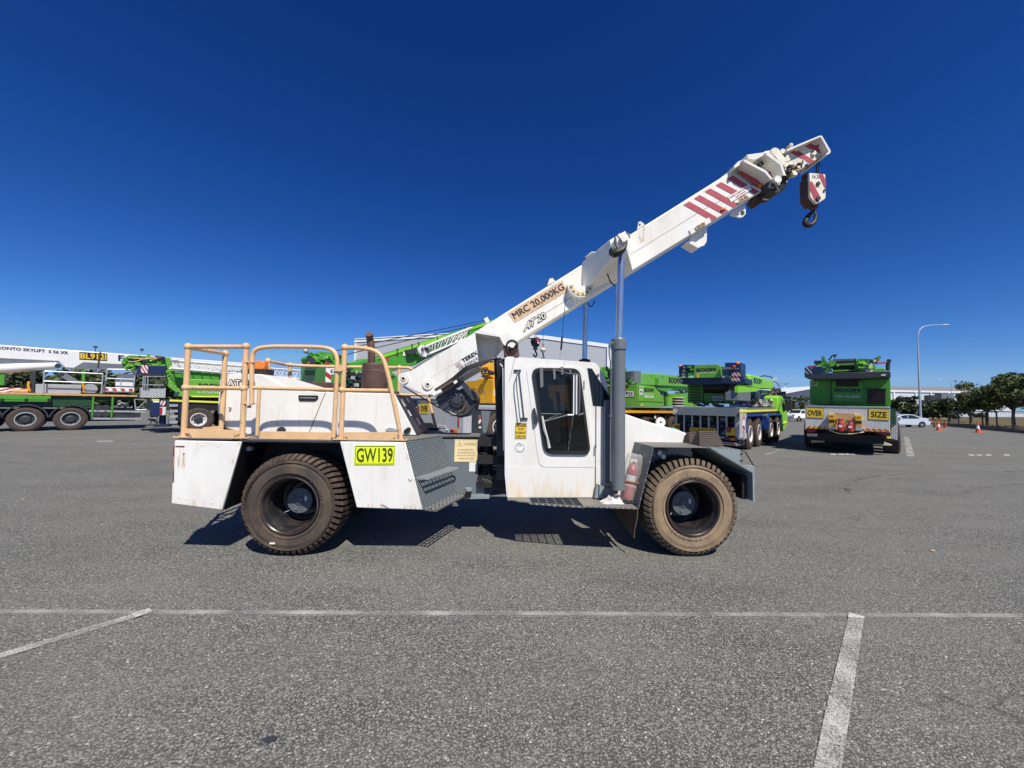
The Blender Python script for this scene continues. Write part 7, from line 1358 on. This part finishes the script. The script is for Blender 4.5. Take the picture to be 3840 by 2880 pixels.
# ================================================================== GROUND, GRASS, PAINTED LINES
# dry grass field beyond the fence
gm = bpy.data.materials.new('dry_grass_ground'); gm.use_nodes = True; t = gm.node_tree; bs = t.nodes['Principled BSDF']; co = t.nodes.new('ShaderNodeTexCoord').outputs['Object']
g = mixc(t, ramp(t, noise(t, co, .35, 8, .7), .35, .65), (.16, .105, .045), (.10, .095, .035)); g = mixc(t, ramp(t, noise(t, mapped(t, co, (1, 1, 1)), 2.2, 8, .75), .5, .75), g, (.3, .22, .11)); t.links.new(g, bs.inputs['Base Color']); bs.inputs['Roughness'].default_value = .95
nf_ = Vector((-fu.y, fu.x, 0)); nf_ = nf_ if nf_.x > 0 else -nf_
A_, B_ = fa - fu * 90 + nf_ * .3, fb_ + fu * 60 + nf_ * .3
b = MB(); b.face([p_ + Vector((0, 0, .006)) for p_ in (fa - fu * 4 + nf_ * .3, B_, B_ + nf_ * 110 + Vector((0, 0, 2.3)), fa + nf_ * 110 - fu * 120 + Vector((0, 0, 2.3)), fa - fu * 4 - Vector((25, -30, 0)))], gm); tag(b.build('dry_grass_field', None, flat=True), kind='structure')
b = MB(); rnd = random.Random(2)
for i in range(5200):
    p = fa + fu * rnd.uniform(-8, fl) + nf_ * (abs(rnd.gauss(0, 14)) + .4); h = rnd.uniform(.1, .38); a = rnd.uniform(0, 6.28); w_ = .05
    b.add([p + Vector((w_ * math.cos(a), w_ * math.sin(a), 0)), p - Vector((w_ * math.cos(a), w_ * math.sin(a), 0)), p + Vector((rnd.uniform(-.15, .15), rnd.uniform(-.15, .15), h))], [(0, 1, 2)], gm)
tag(b.build('dry_grass', None, flat=True), 'dry tan grass growing beyond the black fence', 'grass', kind='stuff')
LN = paint_mat('worn_white_line', (.6, .585, .55), .58, 90); LN2 = paint_mat('faint_white_line', (.46, .45, .42), .62, 110); LN4 = paint_mat('scuffed_white_line', (.38, .37, .345), .5, 60); LN3 = paint_mat('fresh_white_line', (.62, .61, .57), .8); SKID = paint_mat('tyre_mark', (.055, .047, .04), .38, 30); TAN = paint_mat('tan_dust_mark', (.30, .2, .13), .26, 14)
def strip(name, pts, m, z=.005, lab=None):   # ground quads given by photo points
    b = MB(); P_ = [gnd(a, c) for a, c in pts]; b.face([(p.x, p.y, z) for p in P_], m); return tag(b.build(name, None, flat=True), kind='structure')
def bline(a, c, w_, m, z=.005):
    A, B_ = gnd(*a), gnd(*c); d = (B_ - A).normalized(); n_ = Vector((-d.y, d.x, 0)) * w_ / 2; zz = Vector((0, 0, z)); b = MB(); b.face([A - n_ + zz, B_ - n_ + zz, B_ + n_ + zz, A + n_ + zz], m); return tag(b.build('painted_line', None, flat=True), kind='structure')
bline((-300, 2295), (4200, 2314), .095, LN4); bline((-300, 2295), (4200, 2314), .055, LN2, .009)
bline((-60, 2484), (566, 2296), .085, LN, .013); bline((500, 2316), (566, 2294), .09, LN3, .017)
strip('painted_line', [(3185, 2306), (3240, 2320), (3185, 2700), (3140, 3000), (3030, 3000), (3090, 2700)], LN, .013); strip('painted_line', [(3183, 2303), (3244, 2320), (3240, 2326), (3180, 2322)], LN3, .017)
bline((-200, 1657), (700, 1632), .14, LN); bline((-200, 1655), (660, 1665), .1, LN2)
bline((2700, 1706), (4100, 1724), .13, LN4); bline((3398, 1637), (3416, 1713), .22, LN, .009); bline((2862, 1707), (2996, 1668), .12, LN2, .009); bline((3415, 1624), (3520, 1625), .3, LN2, .013)
for a, c in ((360, 1653), (390, 1653)): strip('painted_line', [(a, c), (a + 34, c + 0), (a + 40, c + 6), (a + 4, c + 6)], LN, .013)
for x_ in (3112, 3142, 3168, 3182, 3630, 3660, 3694, 3762): strip('painted_line', [(x_, 1702 + (x_ > 3600) * 3), (x_ + 22, 1703 + (x_ > 3600) * 3), (x_ + 26, 1707 + (x_ > 3600) * 3), (x_ + 4, 1706 + (x_ > 3600) * 3)], LN3, .013)
def arcmark(pts, w_, m, z):
    P_ = [gnd(a, c) for a, c in pts]
    for _ in range(3):
        q = [P_[0]]
        for a, c in zip(P_, P_[1:]): q += [a.lerp(c, .25), a.lerp(c, .75)]
        P_ = q + [P_[-1]]
    vs = []
    for i, p in enumerate(P_):
        d = (P_[min(i + 1, len(P_) - 1)] - P_[max(0, i - 1)]).normalized(); n_ = Vector((-d.y, d.x, 0)) * w_ / 2; vs += [p + n_ + Vector((0, 0, z)), p - n_ + Vector((0, 0, z))]
    b = MB(); b.add(vs, [(2 * i, 2 * i + 1, 2 * i + 3, 2 * i + 2) for i in range(len(P_) - 1)], m); return tag(b.build('tyre_marks', None, flat=True), kind='structure')
arcmark([(3215, 1872), (3170, 1850), (3155, 1822), (3200, 1798), (3300, 1782), (3450, 1775), (3840, 1768)], .16, SKID, .005); arcmark([(3200, 1865), (3178, 1840), (3180, 1812), (3260, 1790), (3420, 1779)], .1, SKID, .009)
arcmark([(3250, 1825), (3290, 1805), (3400, 1792), (3560, 1784)], .12, SKID, .013); arcmark([(3600, 1860), (3640, 1838), (3740, 1822), (3840, 1815)], .14, SKID, .005)
for q in ([(3180, 1870), (3320, 1905), (3520, 1945), (3500, 1985), (3300, 1930)], [(3540, 1850), (3700, 1880), (3760, 1940), (3640, 1930), (3570, 1890)], [(2990, 2230), (3060, 2268), (3080, 2290), (3050, 2295), (3010, 2262)], [(2750, 2008), (2790, 2010), (2800, 2018), (2770, 2022)], [(3500, 2018), (3560, 2035), (3590, 2052), (3540, 2045)], [(2850, 1770), (2960, 1780), (3070, 1800), (2990, 1795)]): strip('dust_stain', q, TAN, .021)
am = bpy.data.materials.new('asphalt'); am.use_nodes = True; t = am.node_tree; bs = t.nodes['Principled BSDF']; co = t.nodes.new('ShaderNodeTexCoord').outputs['Object']
vo = t.nodes.new('ShaderNodeTexVoronoi'); vo.inputs['Scale'].default_value = 92; t.links.new(co, vo.inputs['Vector'])
sv = t.nodes.new('ShaderNodeSeparateColor'); t.links.new(vo.outputs['Color'], sv.inputs[0])
g = mixc(t, ramp(t, sv.outputs[0], 0, 1), (.062, .063, .056), (.46, .452, .40))
g = mixc(t, ramp(t, vo.outputs['Distance'], .35, .75), g, (.05, .05, .05))
g = mixc(t, ramp(t, sv.outputs[1], .97, 1), g, (.8, .77, .7))
nf = noise(t, co, 30, 8, .75); g = mixc(t, ramp(t, nf, .36, .62), mixc(t, .42, g, (.07, .07, .071)), g)
nb = noise(t, mapped(t, co, (1, 2.2, 1)), .45, 6, .6); g = mixc(t, mathn(t, 'MULTIPLY', ramp(t, nb, .35, .65), .42), g, (.24, .236, .21))
nb2 = noise(t, mapped(t, co, (.5, 1.6, 1)), .9, 7, .65); g = mixc(t, mathn(t, 'MULTIPLY', ramp(t, nb2, .5, .75), .4), g, (.095, .097, .093))
nb3 = noise(t, mapped(t, co, (.3, 1, 1)), 3.5, 5, .7); g = mixc(t, mathn(t, 'MULTIPLY', ramp(t, nb3, .6, .8), .3), g, (.11, .11, .112))
nb4 = noise(t, co, 1.7, 9, .8); g = mixc(t, mathn(t, 'MULTIPLY', ramp(t, nb4, .64, .70), .6), g, (.03, .03, .031))      # oil drips
nb5 = noise(t, mapped(t, co, (.12, .5, 1), (0, 0, .5)), 1.1, 7, .6); g = mixc(t, mathn(t, 'MULTIPLY', ramp(t, nb5, .5, .78), .45), g, (.22, .205, .17))      # brown dust drifts
vc = t.nodes.new('ShaderNodeTexVoronoi'); vc.feature = 'DISTANCE_TO_EDGE'; vc.inputs['Scale'].default_value = .22
wv = t.nodes.new('ShaderNodeVectorMath'); wv.operation = 'ADD'; nz_ = t.nodes.new('ShaderNodeTexNoise'); nz_.inputs['Scale'].default_value = 1.2; nz_.inputs['Detail'].default_value = 8; t.links.new(co, nz_.inputs['Vector']); t.links.new(co, wv.inputs[0]); t.links.new(nz_.outputs['Color'], wv.inputs[1]); t.links.new(wv.outputs[0], vc.inputs['Vector'])
g = mixc(t, mathn(t, 'MULTIPLY', ramp(t, vc.outputs['Distance'], .004, .0), mathn(t, 'MULTIPLY', ramp(t, nb, .5, .6), .6)), g, (.035, .035, .035))      # a few hairline cracks
t.links.new(g, bs.inputs['Base Color']); bs.inputs['Roughness'].default_value = .86; bs.inputs['Specular IOR Level'].default_value = .25
bp = t.nodes.new('ShaderNodeBump'); bp.inputs['Strength'].default_value = .8; bp.inputs['Distance'].default_value = .007
t.links.new(mathn(t, 'SUBTRACT', mathn(t, 'MULTIPLY', sv.outputs[0], .6), vo.outputs['Distance']), bp.inputs['Height']); t.links.new(bp.outputs[0], bs.inputs['Normal'])
b = MB(); b.face([(-500, -60, 0), (900, -60, 0), (900, 900, 0), (-500, 900, 0)], am); tag(b.build('ground', None, flat=True), kind='structure')
# small litter on the asphalt
for px, py, s_, m_, nm, lab in ((1014, 2775, .045, DARKG, 'oil_spot', None), (3498, 2068, .03, TIMBER, 'dry_leaf', 'pale dry leaf lying right of the front wheel'), (1600, 2250, .012, REDB, 'red_scrap', 'tiny red scrap lying beyond the near painted line'), (86, 1874, .03, TIMBER, 'dry_leaf', 'pale dry leaf lying far left on the asphalt')):
    p = gnd(px, py); b = MB(); rnd = random.Random(px); pts = [(p.x + s_ * rnd.uniform(.6, 1) * math.cos(a), p.y + s_ * rnd.uniform(.3, .6) * math.sin(a), .004 + rnd.uniform(0, .5) * s_ * (nm != 'oil_spot')) for a in [i * .785 for i in range(8)]]
    b.face(pts, m_); o = b.build(nm, None, flat=True)
    if lab: tag(o, lab, 'litter')
    else: tag(o, kind='structure')
